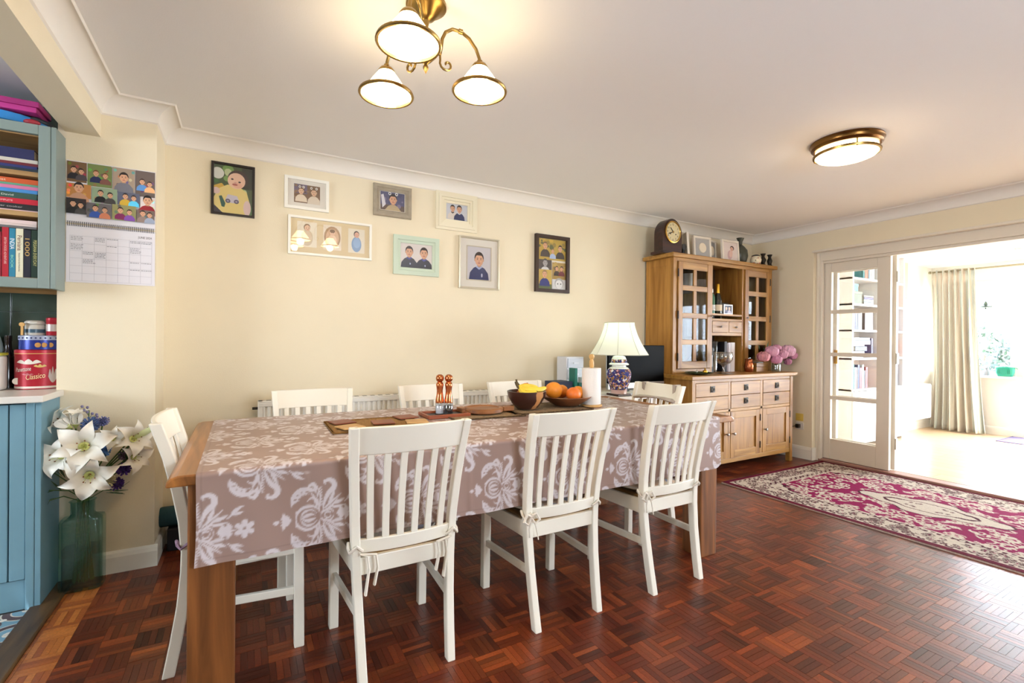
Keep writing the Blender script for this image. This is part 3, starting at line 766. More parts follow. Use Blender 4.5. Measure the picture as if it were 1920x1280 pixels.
def cushion(x, y, r, label, m, tm, style):
    t = thing('seat_cushion', label, 'cushion')
    mb = MB()
    def pad(u, v):
        a = 2 * PI * u; k = .5 - .5 * math.cos(PI * v); e = math.sin(PI * v); q = 2.8
        ca, sa = math.cos(a), math.sin(a); rr = 1 / (abs(ca) ** q + abs(sa) ** q) ** (1 / q)
        ee = e ** .6 if e > 0 else 0
        return (rr * ca * .165 * ee, .255 + rr * sa * .165 * ee, .4525 - .018 * math.cos(PI * v) + .008)
    mb.grid(pad, 32, 10); mb.build('pad', m, t, smooth=True, ang=180)
    MB().tube([(pad(i / 40, .5)[0] * 1.01, .255 + (pad(i / 40, .5)[1] - .255) * 1.01, .461) for i in range(41)], .006, 6, caps=False).build('piping', tm, t, smooth=True)
    for s in (-1, 1):
        y0, x0 = back_at(.475); cx, cy = s * x0, y0
        loop = [(s * .125, .105, .462)] + [(cx + .024 * math.cos(a_) * 1.0, cy + .030 * math.sin(a_), .470 + .012 * math.sin(3 * a_)) for a_ in [PI / 2 + s * 2 * PI * k / 12 for k in range(0, 14)]]
        MB().tube(loop, .0055, 6).build('tie', tm, t, smooth=True)
        if style == 'tails':
            for q, dl in ((0, .13), (1, .10)):
                xx = cx - s * (.035 + .03 * q)
                MB().tube([(cx - s * .01, cy - .032, .455), (xx, cy - .034, .445), (xx + .006, cy - .036, .40), (xx - .006, cy - .034, .44 - dl)], [.006, .009, .009, .011], 6, flat=.5).build('tie_end', tm, t, smooth=True)
        elif s == -1 or style == 'both':
            for q in (-1, 1):
                MB().tube([(cx, cy - .030, .47), (cx + q * .022, cy - .036, .482), (cx + q * .038, cy - .038, .455), (cx + q * .018, cy - .036, .44), (cx, cy - .031, .466)], .006, 6).build('bow_loop', tm, t, smooth=True)
            MB().tube([(cx, cy - .031, .466), (cx + .02, cy - .036, .43), (cx + .035, cy - .034, .37)], .004, 6, flat=.6).build('tie_end', tm, t, smooth=True)
            MB().tube([(cx, cy - .031, .466), (cx - .012, cy - .036, .42), (cx - .008, cy - .034, .385)], .004, 6, flat=.6).build('tie_end', tm, t, smooth=True)
    t.location = (x, y, 0); t.rotation_euler = (0, 0, r)
    return t
pastel = floral_mat('pastel_patchwork', [(232, 200, 168), (214, 172, 150), (222, 206, 190), (200, 160, 120), (190, 188, 200), (236, 222, 196)], 22, (226, 200, 170))
bright = floral_mat('bright_crochet', [(200, 60, 120), (64, 150, 160), (230, 220, 210), (40, 50, 70), (214, 90, 80), (150, 90, 160)], 30, (180, 120, 140))
GU = 'seat cushions on the near chairs'
for (x, y, r, l), st, lb in zip(spots[:3], ('tails', 'bow', 'bow'), ('pale patchwork cushion with long hanging ties on the nearest chair', 'pale patchwork cushion tied with a bow on the middle near chair', 'pale patchwork cushion tied with a bow on the near chair by the sideboard')):
    cushion(x, y, r, lb, pastel, tie_m, st)['group'] = GU
cushion(*spots[6][:3], 'multicoloured crochet cushion tied to the chair at the left head of the table', bright, mat('braided_tie', (150, 120, 140), .9, var=.5, vscale=60), 'bow')
# straps over the right head chair
st = thing('booster_strap', 'grey fabric booster straps slung over the chair back at the right head of the table', 'strap')
sm = mat('grey_webbing', (178, 166, 154), .85)
for s in (-1, 1):
    y9, x9 = back_at(.9)
    MB().hexa([(s * .14 - .012, y9 - .045, .80), (s * .14 + .012, y9 - .045, .80), (s * .14 + .012, y9 - .042, .80), (s * .14 - .012, y9 - .042, .80), (s * .14 - .012, y9 - .044, .909), (s * .14 + .012, y9 - .044, .909), (s * .14 + .012, y9 + .004, .909), (s * .14 - .012, y9 + .004, .909)]).build('strap', sm, st)
    B(s * .14 - .012, s * .14 + .012, y9 + .004, y9 + .010, .81, .909).build('strap', sm, st)
MB().tube([(-.185, .018, .800), (-.14, .010, .806), (-.07, .002, .812), (0, -.002, .814), (.07, .002, .812), (.14, .010, .806), (.185, .018, .798)], [.016, .026, .02, .014, .02, .026, .016], 8, flat=.5).build('cross_strap', sm, st, smooth=True)
st.location = (2.497, 2.385, 0); st.rotation_euler = (0, 0, PI / 2)

# ------------------------------------------------------------ rug
RX0, RX1, RY0, RY1 = 3.555, 5.115, .37, 2.645
HW, HL = (RX1 - RX0) / 2, (RY1 - RY0) / 2
rc = Canvas(0, HW, 0, HL, .0055)   # one quarter: x from centre to the long edge, y from centre to the end
rr = random.Random(21)
MAG, CRM, DRK, GRY, BUR = 0., 1., 2., 3., 4.
R_ = rc.A
X, Y = rc.X, rc.Y
edge = np.minimum(HW - X, HL - Y)
fieldq = edge > .275
lay = np.full(R_.shape, CRM)
# field shape: cream spandrel corners around a magenta field
fx, fy = HW - .275, HL - .275
sp = (np.abs(X) / fx) ** 1.0 * .50 + (np.abs(Y) / fy) * .64 + .03 * np.cos(X * 60) * np.cos(Y * 44)
lay = np.where(fieldq, np.where(sp < 1.0, MAG, CRM), CRM)
med = (np.abs(X) / .21) ** 1.15 + (np.abs(Y) / .46) ** 1.15 + .05 * np.cos(Y * 38) + .05 * np.cos(X * 44)
rc.A = lay.astype(np.float32)
def curl(cx, cy, r, a0, val, w=.007):
    pts = [(cx + r * (1 - t * .75) * math.cos(a0 + t * 5.2), cy + r * (1 - t * .75) * math.sin(a0 + t * 5.2)) for t in np.linspace(0, 1, 18)]
    rc.stroke(pts, w, val)
for i in range(70):
    cx, cy = rr.uniform(0, fx), rr.uniform(0, fy); curl(cx, cy, rr.uniform(.025, .06), rr.uniform(0, 6.28), CRM, rr.uniform(.004, .008))
for i in range(80):
    cx, cy = rr.uniform(0, fx), rr.uniform(0, fy); a_ = rr.uniform(0, 6.28); l = rr.uniform(.02, .05)
    rc.stroke([(cx, cy), (cx + l * math.cos(a_), cy + l * math.sin(a_))], [.004, .011], CRM)
for i in range(26):
    cx, cy = rr.uniform(0, fx), rr.uniform(0, fy)
    for k in range(6): rc.ell(cx + .02 * math.cos(k * 1.047), cy + .02 * math.sin(k * 1.047), .0105, .0105, CRM)
    rc.ell(cx, cy, .010, .010, MAG)
field = rc.A.copy()
rc.A = np.where(sp < 1.0, field, CRM).astype(np.float32)
# spandrels: a few magenta sprigs
for i in range(60):
    cx, cy = rr.uniform(.1, fx), rr.uniform(.3, fy); a_ = rr.uniform(0, 6.28)
    if (cx / fx) * .50 + (cy / fy) * .64 > 1.06: rc.stroke([(cx, cy), (cx + .03 * math.cos(a_), cy + .03 * math.sin(a_))], [.003, .006], MAG if rr.random() < .5 else GRY)
rc.A = np.where(fieldq & (np.abs(sp - 1.0) < .022), DRK, rc.A).astype(np.float32)
# medallion
rc.A = np.where(med < 1.0, CRM, rc.A); rc.A = np.where(np.abs(med - 1.02) < .035, DRK, rc.A)
rc.A = np.where((med < .62) & (med > .54), DRK, rc.A).astype(np.float32)
for i in range(22):
    cx, cy = rr.uniform(0, .2), rr.uniform(.0, .33)
    if cx / .21 + cy / .46 < .5: rc.ell(cx, cy, .012, .012, GRY); rc.ell(cx, cy, .005, .005, MAG)
# borders
A = rc.A; along = np.where(HW - X < HL - Y, Y, X)
def band(a0, a1, v): A[(edge >= a0) & (edge < a1)] = v
band(0, .046, BUR); band(.046, .052, CRM)
bz = (edge >= .052) & (edge < .082); A[bz] = np.where((np.sin(along[bz] * 95) * np.cos((edge[bz] - .06) * 150) + .35 * np.sin(along[bz] * 230)) > .1, DRK, CRM)
bz = (edge >= .082) & (edge < .215); A[bz] = CRM
rc.A = A
for i in range(150):
    if rr.random() < HL / (HL + HW): cy = rr.uniform(0, HL - .15); cx = HW - rr.uniform(.09, .2)
    else: cx = rr.uniform(0, HW - .15); cy = HL - rr.uniform(.09, .2)
    if min(HW - cx, HL - cy) > .085 and min(HW - cx, HL - cy) < .205:
        curl(cx, cy, rr.uniform(.015, .035), rr.uniform(0, 6.28), GRY, .0035); rc.ell(cx, cy, .007, .007, MAG if rr.random() < .5 else DRK)
A = rc.A
bz = (edge >= .215) & (edge < .258); A[bz] = np.where((np.sin(along[bz] * 85) * np.cos((edge[bz] - .236) * 130) + .4 * np.sin(along[bz] * 190)) > .05, DRK, CRM)
bz = (edge >= .258) & (edge < .275); A[bz] = CRM
PALR = np.array([lin((132, 10, 72)), lin((196, 184, 170)), lin((72, 16, 34)), lin((128, 114, 106)), lin((96, 10, 40))])
nxr, nyr = 285, 415
xs = np.linspace(RX0, RX1, nxr); ys = np.linspace(RY0, RY1, nyr); XX, YY = np.meshgrid(xs, ys)
ui = np.clip(np.round(np.abs(XX - (RX0 + RX1) / 2) / .0055).astype(int), 0, rc.nx - 1); vi = np.clip(np.round(np.abs(YY - (RY0 + RY1) / 2) / .0055).astype(int), 0, rc.ny - 1)
rcol = PALR[np.clip(np.round(rc.A[vi, ui]), 0, 4).astype(int)]
nrs = np.random.RandomState(4); rcol = rcol * nrs.uniform(.86, 1.1, rcol.shape[:2])[..., None]
ZZ = .0105 + nrs.uniform(-.0006, .0006, XX.shape) + .0015 * np.sin(YY * 4) * np.sin(XX * 3)
ZZ[[0, -1], :] = .001; ZZ[:, [0, -1]] = .001
rug = grid_obj('rug', np.stack([XX, YY, ZZ], -1), rcol, mat('wool_pile', attr=True, rough=.95, bump=.3, bscale=500, spec=.1))
tag(rug, 'magenta and cream persian style rug lying before the sunroom doors', 'rug')
# ------------------------------------------------------------ oak sideboard and glazed hutch
os_x = wood('sideboard_oak_long', (140, 95, 38), (182, 136, 66), 'X', .42)
os_z = wood('sideboard_oak_upright', (134, 89, 35), (176, 128, 60), 'Z', .42)
os_y = wood('sideboard_oak_side', (148, 98, 36), (192, 140, 66), 'Z', .42, scale=.8)
inner = wood('sideboard_inside', (80, 54, 30), (116, 82, 46), 'Z', .6)
iron = mat('dark_iron', (52, 48, 44), .4, .8)
pewter = mat('aged_pewter', (150, 146, 138), .35, .9)
side = thing('sideboard', 'honey oak sideboard with six small drawers and three panelled doors', 'sideboard', (4.12, 3.1, 0))
BX0, BX1, BY0, BY1 = 3.375, 4.875, 2.805, 3.375
B(BX0 - .035, BX1 + .035, BY0 - .03, BY1 + .005, .868, .903).build('worktop', os_x, side, bevel=.006)
for x in (BX0, BX1 - .045):
    for y in (BY0, BY1 - .045): mb = MB(); sweep(mb, [(x + .0225, y + .0225, 0), (x + .0225, y + .0225, .10), (x + .0225, y + .0225, .868)], .045, .045); mb.build('post', os_z, side, bevel=.003)
for x in (BX0 + .006, BX1 - .024):
    B(x, x + .018, BY0 + .045, BY1 - .045, .095, .868).build('side_panel', os_y, side)
    for z0, z1 in ((.095, .16), (.80, .868)): B(x - .004, x + .022, BY0 + .045, BY1 - .045, z0, z1).build('side_rail', os_y, side, bevel=.002)
B(BX0 + .01, BX1 - .01, BY1 - .012, BY1 - .002, .1, .868).build('back_panel', inner, side)
B(BX0 + .02, BX1 - .02, BY0 + .02, BY1 - .012, .10, .118).build('bottom_board', inner, side)
for z0, z1 in ((.095, .135), (.562, .588), (.838, .868)): B(BX0 + .045, BX1 - .045, BY0 + .004, BY0 + .03, z0, z1).build('front_rail', os_x, side, bevel=.002)
cols = [(3.422, 3.868), (3.898, 4.340), (4.378, 4.828)]
for x in (3.868, 4.340): B(x, x + (.030 if x < 4 else .038), BY0 + .004, BY0 + .03, .135, .838).build('divider', os_z, side, bevel=.002)
for ci, (x0, x1) in enumerate(cols):
    for z0, z1 in ((.590, .711), (.714, .836)):
        d = B(x0 + .003, x1 - .003, BY0 + .002, BY0 + .022, z0, z1).build('drawer', os_x, side, bevel=.003)
        cx, cz = (x0 + x1) / 2, (z0 + z1) / 2 + .003
        B(cx - .030, cx + .030, BY0 - .002, BY0 + .002, cz - .028, cz + .028).build('handle_plate', iron, d, bevel=.001)
        MB().tube([(cx + .017 * math.cos(a_), BY0 - .008, cz - .003 + .019 * math.sin(a_)) for a_ in [PI / 2 + 2 * PI * k / 16 for k in range(17)]], .0042, 6, caps=False).build('ring_pull', pewter, d, smooth=True)
    # panelled door
    z0, z1 = .137, .560; s = .062
    d = MB().box(x0 + .003, x0 + s, BY0 + .002, BY0 + .024, z0, z1).box(x1 - s, x1 - .003, BY0 + .002, BY0 + .024, z0, z1).build('door', os_z, side, bevel=.002)
    for a_, b_ in ((z0, z0 + s + .005), (z1 - s, z1)): B(x0 + s, x1 - s, BY0 + .002, BY0 + .024, a_, b_).build('door_rail', os_x, d, bevel=.002)
    B(x0 + s - .004, x1 - s + .004, BY0 + .014, BY0 + .020, z0 + s, z1 - s + .002).build('door_panel', os_z, d)
    kx = x1 - .03 if ci == 0 else x0 + .032
    MB().lathe([(0, 0), (.006, 0), (.005, -.012), (.010, -.016), (.014, -.024), (.010, -.031), (0, -.033)], (kx, BY0 + .002, .36), 14, 'Y').build('knob', pewter, d, smooth=True)
    hx = x0 + .001 if ci == 0 else x1 - .001
    for z in (.22, .48): MB().lathe([(.005, z - .032), (.005, z + .032)], (hx, BY0 - .001, 0), 8).build('hinge', iron, d, smooth=True)

hut = thing('hutch', 'glazed honey oak hutch with open middle bay standing on the sideboard', 'hutch', (4.13, 3.2, .903))
HX0, HX1, HY0, HY1, HZ0, HZ1 = 3.395, 4.880, 3.04, 3.375, .904, 1.968
B(HX0 - .045, HX1 + .045, HY0 - .035, HY1 + .005, HZ1, 2.006).build('cornice', os_x, hut, bevel=.007)
for x in (HX0, HX1 - .05): B(x, x + .05, HY0, HY0 + .03, HZ0, HZ1).build('front_post', os_z, hut, bevel=.002)
for x in (HX0, HX1 - .02):
    B(x + .004, x + .016, HY0 + .03, HY1 - .02, HZ0, HZ1).build('side_panel', os_y, hut)
    for y0, y1 in ((HY0 + .03, HY0 + .075), (HY1 - .05, HY1)): B(x, x + .02, y0, y1, HZ0, HZ1).build('side_stile', os_y, hut, bevel=.002)
    for z0, z1 in ((HZ0, HZ0 + .06), (HZ1 - .07, HZ1)): B(x, x + .02, HY0 + .075, HY1 - .05, z0, z1).build('side_rail', os_y, hut, bevel=.002)
B(HX0 + .02, HX1 - .02, HY1 - .012, HY1 - .002, HZ0, HZ1).build('back_panel', wood('hutch_back', (70, 48, 28), (104, 72, 42), 'Z', .6), hut)
for x in (3.908, 4.385): B(x, x + .028, HY0 + .002, HY1 - .012, HZ0, HZ1).build('partition', os_z, hut, bevel=.002)
B(HX0 + .05, HX1 - .05, HY0 + .001, HY0 + .03, 1.937, HZ1).build('top_rail', os_x, hut, bevel=.002)
B(3.936, 4.385, HY0 + .004, HY1 - .012, 1.458, 1.476).build('shelf', os_x, hut)
B(3.936, 4.385, HY0 + .004, HY1 - .012, 1.420, 1.428).build('shelf', os_x, hut)
B(3.936, 4.385, HY0 + .002, HY0 + .026, 1.405, 1.428).build('rail', os_x, hut, bevel=.002)
B(3.936, 4.385, HY0 + .004, HY1 - .012, 1.262, 1.292).build('shelf', os_x, hut, bevel=.002)
B(4.160, 4.184, HY0 + .003, HY0 + .05, 1.292, 1.405).build('divider', os_z, hut)
for x0, x1 in ((3.939, 4.159), (4.186, 4.383)):
    d = B(x0, x1, HY0 + .001, HY0 + .20, 1.294, 1.402).build('drawer', os_x, hut, bevel=.002)
    MB().lathe([(0, 0), (.005, 0), (.004, -.010), (.009, -.014), (.011, -.020), (0, -.026)], ((x0 + x1) / 2 - .005, HY0 + .001, 1.349), 12, 'Y').build('knob', pewter, d, smooth=True)
B(HX0 + .05, 3.908, HY0 + .001, HY0 + .03, HZ0, .948).build('bottom_rail', os_x, hut, bevel=.002)
B(4.413, HX1 - .05, HY0 + .001, HY0 + .03, HZ0, .948).build('bottom_rail', os_x, hut, bevel=.002)
for x0, x1 in ((HX0 + .02, 3.908), (4.413, HX1 - .02)):
    for z in (.940, 1.20, 1.445, 1.695): B(x0, x1, HY0 + .06, HY1 - .012, z - .009, z + .009).build('shelf', inner, hut)
glass_h = pane_mat('hutch_glass', (238, 240, 240), .014)
for x0, x1, ks in ((3.450, 3.905, 1), (4.417, 4.828, -1)):
    z0, z1 = .952, 1.934; st_, n = .058, 4
    d = MB().box(x0, x0 + st_, HY0 - .012, HY0 + .010, z0, z1).box(x1 - st_, x1, HY0 - .012, HY0 + .010, z0, z1).build('door', os_z, hut, bevel=.003)
    rz = [(z0, z0 + .066), (1.172, 1.220), (1.418, 1.466), (1.672, 1.720), (z1 - .066, z1)]
    for a_, b_ in rz: B(x0 + st_, x1 - st_, HY0 - .010, HY0 + .008, a_, b_).build('door_rail', os_x, d, bevel=.003)
    xm = (x0 + x1) / 2
    for (a0, a1), (b0, b1) in zip(rz[:-1], rz[1:]):
        B(xm - .022, xm + .022, HY0 - .009, HY0 + .007, a1, b0).build('glazing_bar', os_z, d, bevel=.003)
        for p, q in ((x0 + st_, xm - .022), (xm + .022, x1 - st_)): B(p, q, HY0 - .001, HY0 + .002, a1, b0).build('pane', glass_h, d)
    kx = x1 - .018 if ks == 1 else x0 + .018
    MB().lathe([(0, 0), (.005, 0), (.004, -.012), (.009, -.016), (.011, -.024), (0, -.030)], (kx, HY0 - .012, 1.447), 12, 'Y').build('knob', pewter, d, smooth=True)
    hx = x0 - .002 if ks == 1 else x1 + .002
    for z in (1.06, 1.445, 1.83): MB().lathe([(.006, z - .036), (.006, z + .036)], (hx, HY0 - .012, 0), 8).build('hinge', iron, d, smooth=True)

# ---- things on top of the hutch
ZT = 2.006
ck = thing('mantel_clock', 'dark wood arched mantel clock with a pale dial on top of the hutch', 'clock', (3.47, 3.17, ZT))
maho = wood('dark_mahogany', (34, 14, 10), (62, 26, 18), 'X', .3, coat=.3)
mb = MB(); w = .125; pts = [(-w, 0), (w, 0), (w, .17)]
for k in range(1, 16):
    t = k / 16; ang_ = t * PI; r_ = 1 + .10 * math.sin(ang_) ** 3; pts.append((w * math.cos(ang_), .17 + .125 * math.sin(ang_) * r_))
pts.append((-w, .17))
mb.prism([(3.47 + x, ZT + .028 + z) for x, z in pts], 'Y', 3.12, 3.23); mb.build('case', maho, ck, bevel=.004)
B(3.47 - .15, 3.47 + .15, 3.10, 3.25, ZT, ZT + .028).build('plinth', maho, ck, bevel=.004)
dz = ZT + .21
MB().lathe([(.102, 0), (.102, -.008), (.092, -.012), (.088, -.006), (.088, 0)], (3.47, 3.12, dz), 32, 'Y').build('bezel', brass, ck, smooth=True)
dial = MB().lathe([(0, -.004), (.09, -.004), (.09, 0)], (3.47, 3.12, dz), 32, 'Y').build('dial', mat('dial_silver', (222, 210, 168), .35, .3), ck)
blk = mat('black_enamel', (24, 20, 18), .4)
for k in range(12):
    a_ = PI / 2 - k * PI / 6; cx, cz = 3.47 + .070 * math.cos(a_), dz + .070 * math.sin(a_); n = str(12 if k == 0 else k)
    text_mesh(n, .026, wall_x(cx - .0075 * len(n), 3.1155, cz - .009), 'numeral', blk, dial)
def hand(a_, L, w_, y): 
    d_ = Vector((math.cos(a_), 0, math.sin(a_))); n_ = Vector((-math.sin(a_), 0, math.cos(a_))); c_ = Vector((3.47, y, dz))
    MB().add([c_ - d_ * .012 + n_ * w_, c_ - d_ * .012 - n_ * w_, c_ + d_ * L * .8 - n_ * w_ * 1.4, c_ + d_ * L, c_ + d_ * L * .8 + n_ * w_ * 1.4], [(0, 1, 2, 3, 4)]).build('hand', blk, dial, solid=.001)
hand(PI / 2 + math.radians(42), .056, .0035, 3.114); hand(PI + math.radians(18), .074, .0028, 3.113)
MB().lathe([(0, -.010), (.007, -.010), (.007, 0)], (3.47, 3.12, dz), 12, 'Y').build('hub', brass, dial, smooth=True)
for s in (-1, 1): MB().lathe([(0, -.006), (.006, -.006), (.006, 0)], (3.47 + s * .035, 3.12, dz - .02), 10, 'Y').build('winding_hole', blk, dial)
MB().box(3.62, 3.645, 3.13, 3.16, ZT, ZT + .10).lathe([(.030, 3.125), (.030, 3.165)], (3.632, 0, ZT + .09), 14, 'Y').build('small_speaker_tmp', blk, None)
o_ = bpy.data.objects['small_speaker_tmp']; o_.name = 'small_clock'; tag(o_, 'small black round clock standing just right of the mantel clock', 'clock')

wf = mat('white_photo_frame', (232, 222, 206), .5); mountm = mat('grey_mount', (168, 164, 160), .8); castm = mat('plaster_cast', (228, 214, 190), .9)
def stand_frame(label, x, y, rz, w, h, kind):
    t = thing('photo_frame', label, 'photo frame', (0, 0, 0), 'cream photo frames on top of the hutch')
    t_ = .018
    MB().ring(-w / 2, w / 2, 0, h, [(0, -t_), (0, 0), (.004, .004), (.020, .004), (.024, -.002)], 0).build('frame', wf, t)
    B(-w / 2 + .002, w / 2 - .002, .004, t_, .002, h - .002).build('backing', wf, t)
    if kind == 'cast':
        B(-w / 2 + .022, w / 2 - .022, .002, .004, .022, h - .022).build('mount', mountm, t)
        MB().lathe([(0, -.007), (.035, -.006), (.047, -.003), (.05, 0.003)], (0, 0, h * .5), 28, 'Y').build('round_cast', castm, t, smooth=True)
    else:
        p = Pic(-w / 2 + .022, .022, .0035, w - .044, h - .044); p.rect(0, 0, 1, 1, (226, 212, 206))
        p.ell(.45, .30, .17, .26, (206, 170, 172), rot=-15); p.ell(.52, .36, .12, .2, (226, 190, 176), rot=-15); p.ell(.62, .68, .14, .13, (60, 46, 44)); p.ell(.60, .64, .11, .11, (214, 168, 150)); p.build('photo', t)
    t.location = (x, y, ZT); t.rotation_euler = (math.radians(-4), 0, rz)
    return t
stand_frame('cream double frame leaf seen edge on beside the mantel clock', 3.735, 3.20, math.radians(62), .22, .235, 'cast')
stand_frame('cream frame holding a round plaster cast, nearer the mantel clock', 3.905, 3.13, math.radians(-4), .235, .225, 'cast')
stand_frame('cream frame holding a round plaster cast, half hidden behind its neighbour', 4.125, 3.19, math.radians(14), .20, .225, 'cast')
stand_frame('cream frame with a pale baby picture at the right of the frames', 4.305, 3.11, math.radians(-2), .255, .230, 'baby')
dark_p = mat('dark_green_glaze', (62, 64, 52), .3, var=.3, vscale=14)
V1 = MB().lathe([(.0, 0), (.04, 0), (.07, .035), (.088, .09), (.08, .15), (.046, .19), (.022, .208), (.024, .24), (.044, .278), (.038, .28), (.018, .245)], (4.515, 3.16, ZT), 24, sy=.8).build('bottle_vase', dark_p, None, smooth=True)
tag(V1, 'tall dark green flask vase with a flared neck on the hutch', 'vase')
pot = thing('ginger_pot', 'small round painted pot with a dark lid beside the flask vase', 'pot', (4.635, 3.065, ZT))
MB().lathe([(0, 0), (.032, 0), (.050, .025), (.055, .05), (.046, .078), (.036, .086)], (4.635, 3.065, ZT), 22).build('body', floral_mat('painted_pot', [(222, 206, 176), (190, 110, 80), (96, 110, 80), (230, 218, 190)], 45, (220, 205, 178)), pot, smooth=True)
MB().lathe([(.038, .086), (.040, .092), (.020, .102), (0, .104)], (4.635, 3.065, ZT), 22).build('lid', blk, pot, smooth=True)
for lb, x, y, h, g in (('dark waisted bronze vase next to the painted pot', 4.735, 3.05, .118, 0), ('slim dark bronze vase at the right end of the hutch top', 4.850, 3.05, .125, 1)):
    k = h / .12
    v = MB().lathe([(0, 0), (.024, 0), (.026, .008), (.018, .02), (.030 - g * .004, .048), (.030 - g * .004, .06), (.014, .088), (.016, .10), (.027, .12), (.022, .12), (.012, .098)], (x, y, ZT), 18).build('bronze_vase', mat('old_bronze', (48, 42, 34), .35, .6), None, smooth=True)
    tag(v, lb, 'vase', 'small bronze vases on the hutch')

# ---- things in the hutch
def bottle(label, x, y, z, prof, parts, cat='bottle', seg=18):
    t = thing('bottle', label, cat, (x, y, z), 'bottles in the open bay')
    for nm, pr, m_ in [('body', prof, parts[0])] + parts[1:]: MB().lathe(pr, (x, y, z), seg).build(nm, m_, t, smooth=True)
    return t
gl_dark = mat('dark_bottle_glass', (14, 26, 16), .08, coat=.5); gl_green = mat('green_bottle_glass', (70, 120, 92), .08, coat=.4)
gold = mat('gold_foil', (212, 168, 62), .3, .9); lab = mat('paper_label', (226, 208, 180), .7); labw = mat('white_label', (230, 232, 226), .7)
bottle('dark champagne bottle with gold foil neck in the open bay', 4.085, 3.10, 1.476, [(0, 0), (.040, 0), (.042, .01), (.042, .13), (.030, .175), (.017, .21), (.016, .24)],
       [gl_dark, ('foil', [(.019, .19), (.0175, .24), (.018, .285), (.015, .295), (0, .295)], gold), ('label', [(.0425, .03), (.0427, .03), (.0427, .09), (.0425, .09)], lab)])
bottle('green gin bottle with a white label at the left of the open bay', 3.985, 3.09, 1.476, [(0, 0), (.030, 0), (.031, .01), (.031, .16), (.022, .185), (.012, .20), (.012, .22)],
       [gl_green, ('cap', [(.0135, .205), (.0135, .24), (0, .24)], mat('silver_cap', (200, 198, 190), .3, .8)), ('label', [(.0313, .03), (.0316, .03), (.0316, .085), (.0313, .085)], labw)])
text_mesh('G', .03, wall_x(3.977, 3.057, 1.52), 'lettering', blk, bpy.data.objects['bottle.001'])
bx = B(4.03, 4.09, 3.22, 3.29, 1.476, 1.80).build('bottle_box', mat('brown_gift_box', (92, 50, 32), .6), None, bevel=.002); tag(bx, 'tall brown gift box behind the champagne bottle', 'box')
clear = pane_mat('clear_glass', (244, 246, 246), .18)
def lathe_glass(name, label, cat, prof, c, seg=20):
    return tag(MB().lathe(prof, c, seg).build(name, clear, None, smooth=True), label, cat)
lathe_glass('flute_glass', 'clear flute glass standing behind the champagne bottle', 'glass', [(0, 0), (.03, 0), (.004, .01), (.004, .08), (.02, .12), (.024, .2), (.023, .2), (.018, .12), (0, .085)], (4.185, 3.2, 1.476))
def small_frame(label, x0, x1, z0, z1, y, fm_, seed):
    t = thing('photo_frame', label, 'photo frame', ((x0 + x1) / 2, y, z0))
    MB().ring(x0, x1, z0, z1, [(0, -.012), (0, .004), (.008, .004), (.010, 0)], y).build('frame', fm_, t)
    B(x0 + .001, x1 - .001, y + .002, y + .012, z0 + .001, z1 - .001).build('backing', blk, t)
    p = Pic(x0 + .008, z0 + .008, y + .001, x1 - x0 - .016, z1 - z0 - .016); p.rect(0, 0, 1, 1, (40, 36, 52)); p.kid(.3, .45, .11, (60, 60, 90)); p.kid(.68, .45, .11, (170, 160, 170)); p.build('photo', t)
small_frame('small dark framed snapshot at the right of the open bay', 4.165, 4.30, 1.477, 1.575, 3.09, mat('silver_frame', (196, 192, 190), .35, .6), 1)
tag(B(4.20, 4.34, 3.16, 3.24, 1.476, 1.60).build('black_box', blk, None, bevel=.003), 'black box behind the small dark snapshot', 'box')
for k, (x, lb) in enumerate(((3.99, 'first dark bottle lying in the narrow wine slot'), (4.10, 'second dark bottle lying in the narrow wine slot'))):
    tag(MB().lathe([(0, 3.07), (.011, 3.07), (.011, 3.15), (.0135, 3.17), (.0135, 3.33), (0, 3.33)], (x, 0, 1.4425), 12, 'Y').build('wine_miniature', gl_dark, None, smooth=True), lb, 'bottle', 'bottles in the wine slot')
# lower bay
lb_ = [('black lever arch file at the left of the lower bay', 3.945, 3.995, .24, (22, 22, 24)), ('tall black book in the lower bay', 4.165, 4.20, .30, (30, 28, 32)), ('thin grey book between the black and white spines', 4.203, 4.225, .285, (120, 108, 112)), ('white book in the lower bay', 4.228, 4.262, .29, (214, 208, 214)), ('broad white ring binder at the right of the lower bay', 4.266, 4.325, .292, (234, 230, 232))]
for l_, x0, x1, h_, c_ in lb_:
    t = thing('book', l_, 'book', ((x0 + x1) / 2, 3.2, .904), 'books in the lower bay')
    MB().box(x0, x1, 3.075, 3.082, .904, .904 + h_).box(x0, x0 + .003, 3.082, 3.28, .904, .904 + h_).box(x1 - .003, x1, 3.082, 3.28, .904, .904 + h_).build('cover', mat('cover_%d_%d_%d' % c_, c_, .5), t)
    B(x0 + .003, x1 - .003, 3.084, 3.275, .909, .904 + h_ - .005).build('pages', mat('book_pages', (226, 218, 200), .8), t)
    if x0 < 4: B(x0 + .010, x1 - .010, 3.0738, 3.075, .96, 1.07).build('spine_label', labw, t)
cy_ = thing('coffee_press', 'tall glass coffee press with black lid behind the goblet', 'coffee press', (4.095, 3.16, .904))
MB().lathe([(0, 0), (.05, 0), (.05, .20), (.048, .20), (.048, .005), (0, .005)], (4.095, 3.16, .904), 20).build('glass', clear, cy_, smooth=True)
MB().lathe([(.03, .20), (.053, .20), (.053, .30), (.05, .305), (0, .305)], (4.095, 3.16, .904), 20).build('lid', mat('shiny_black', (16, 15, 16), .12), cy_, smooth=True)
for a_ in (0.6, 3.6): MB().tube([(4.095 + .052 * math.cos(a_), 3.16 + .052 * math.sin(a_), .91), (4.095 + .053 * math.cos(a_), 3.16 + .053 * math.sin(a_), 1.21)], .0025, 6).build('rod', steel, cy_, smooth=True)
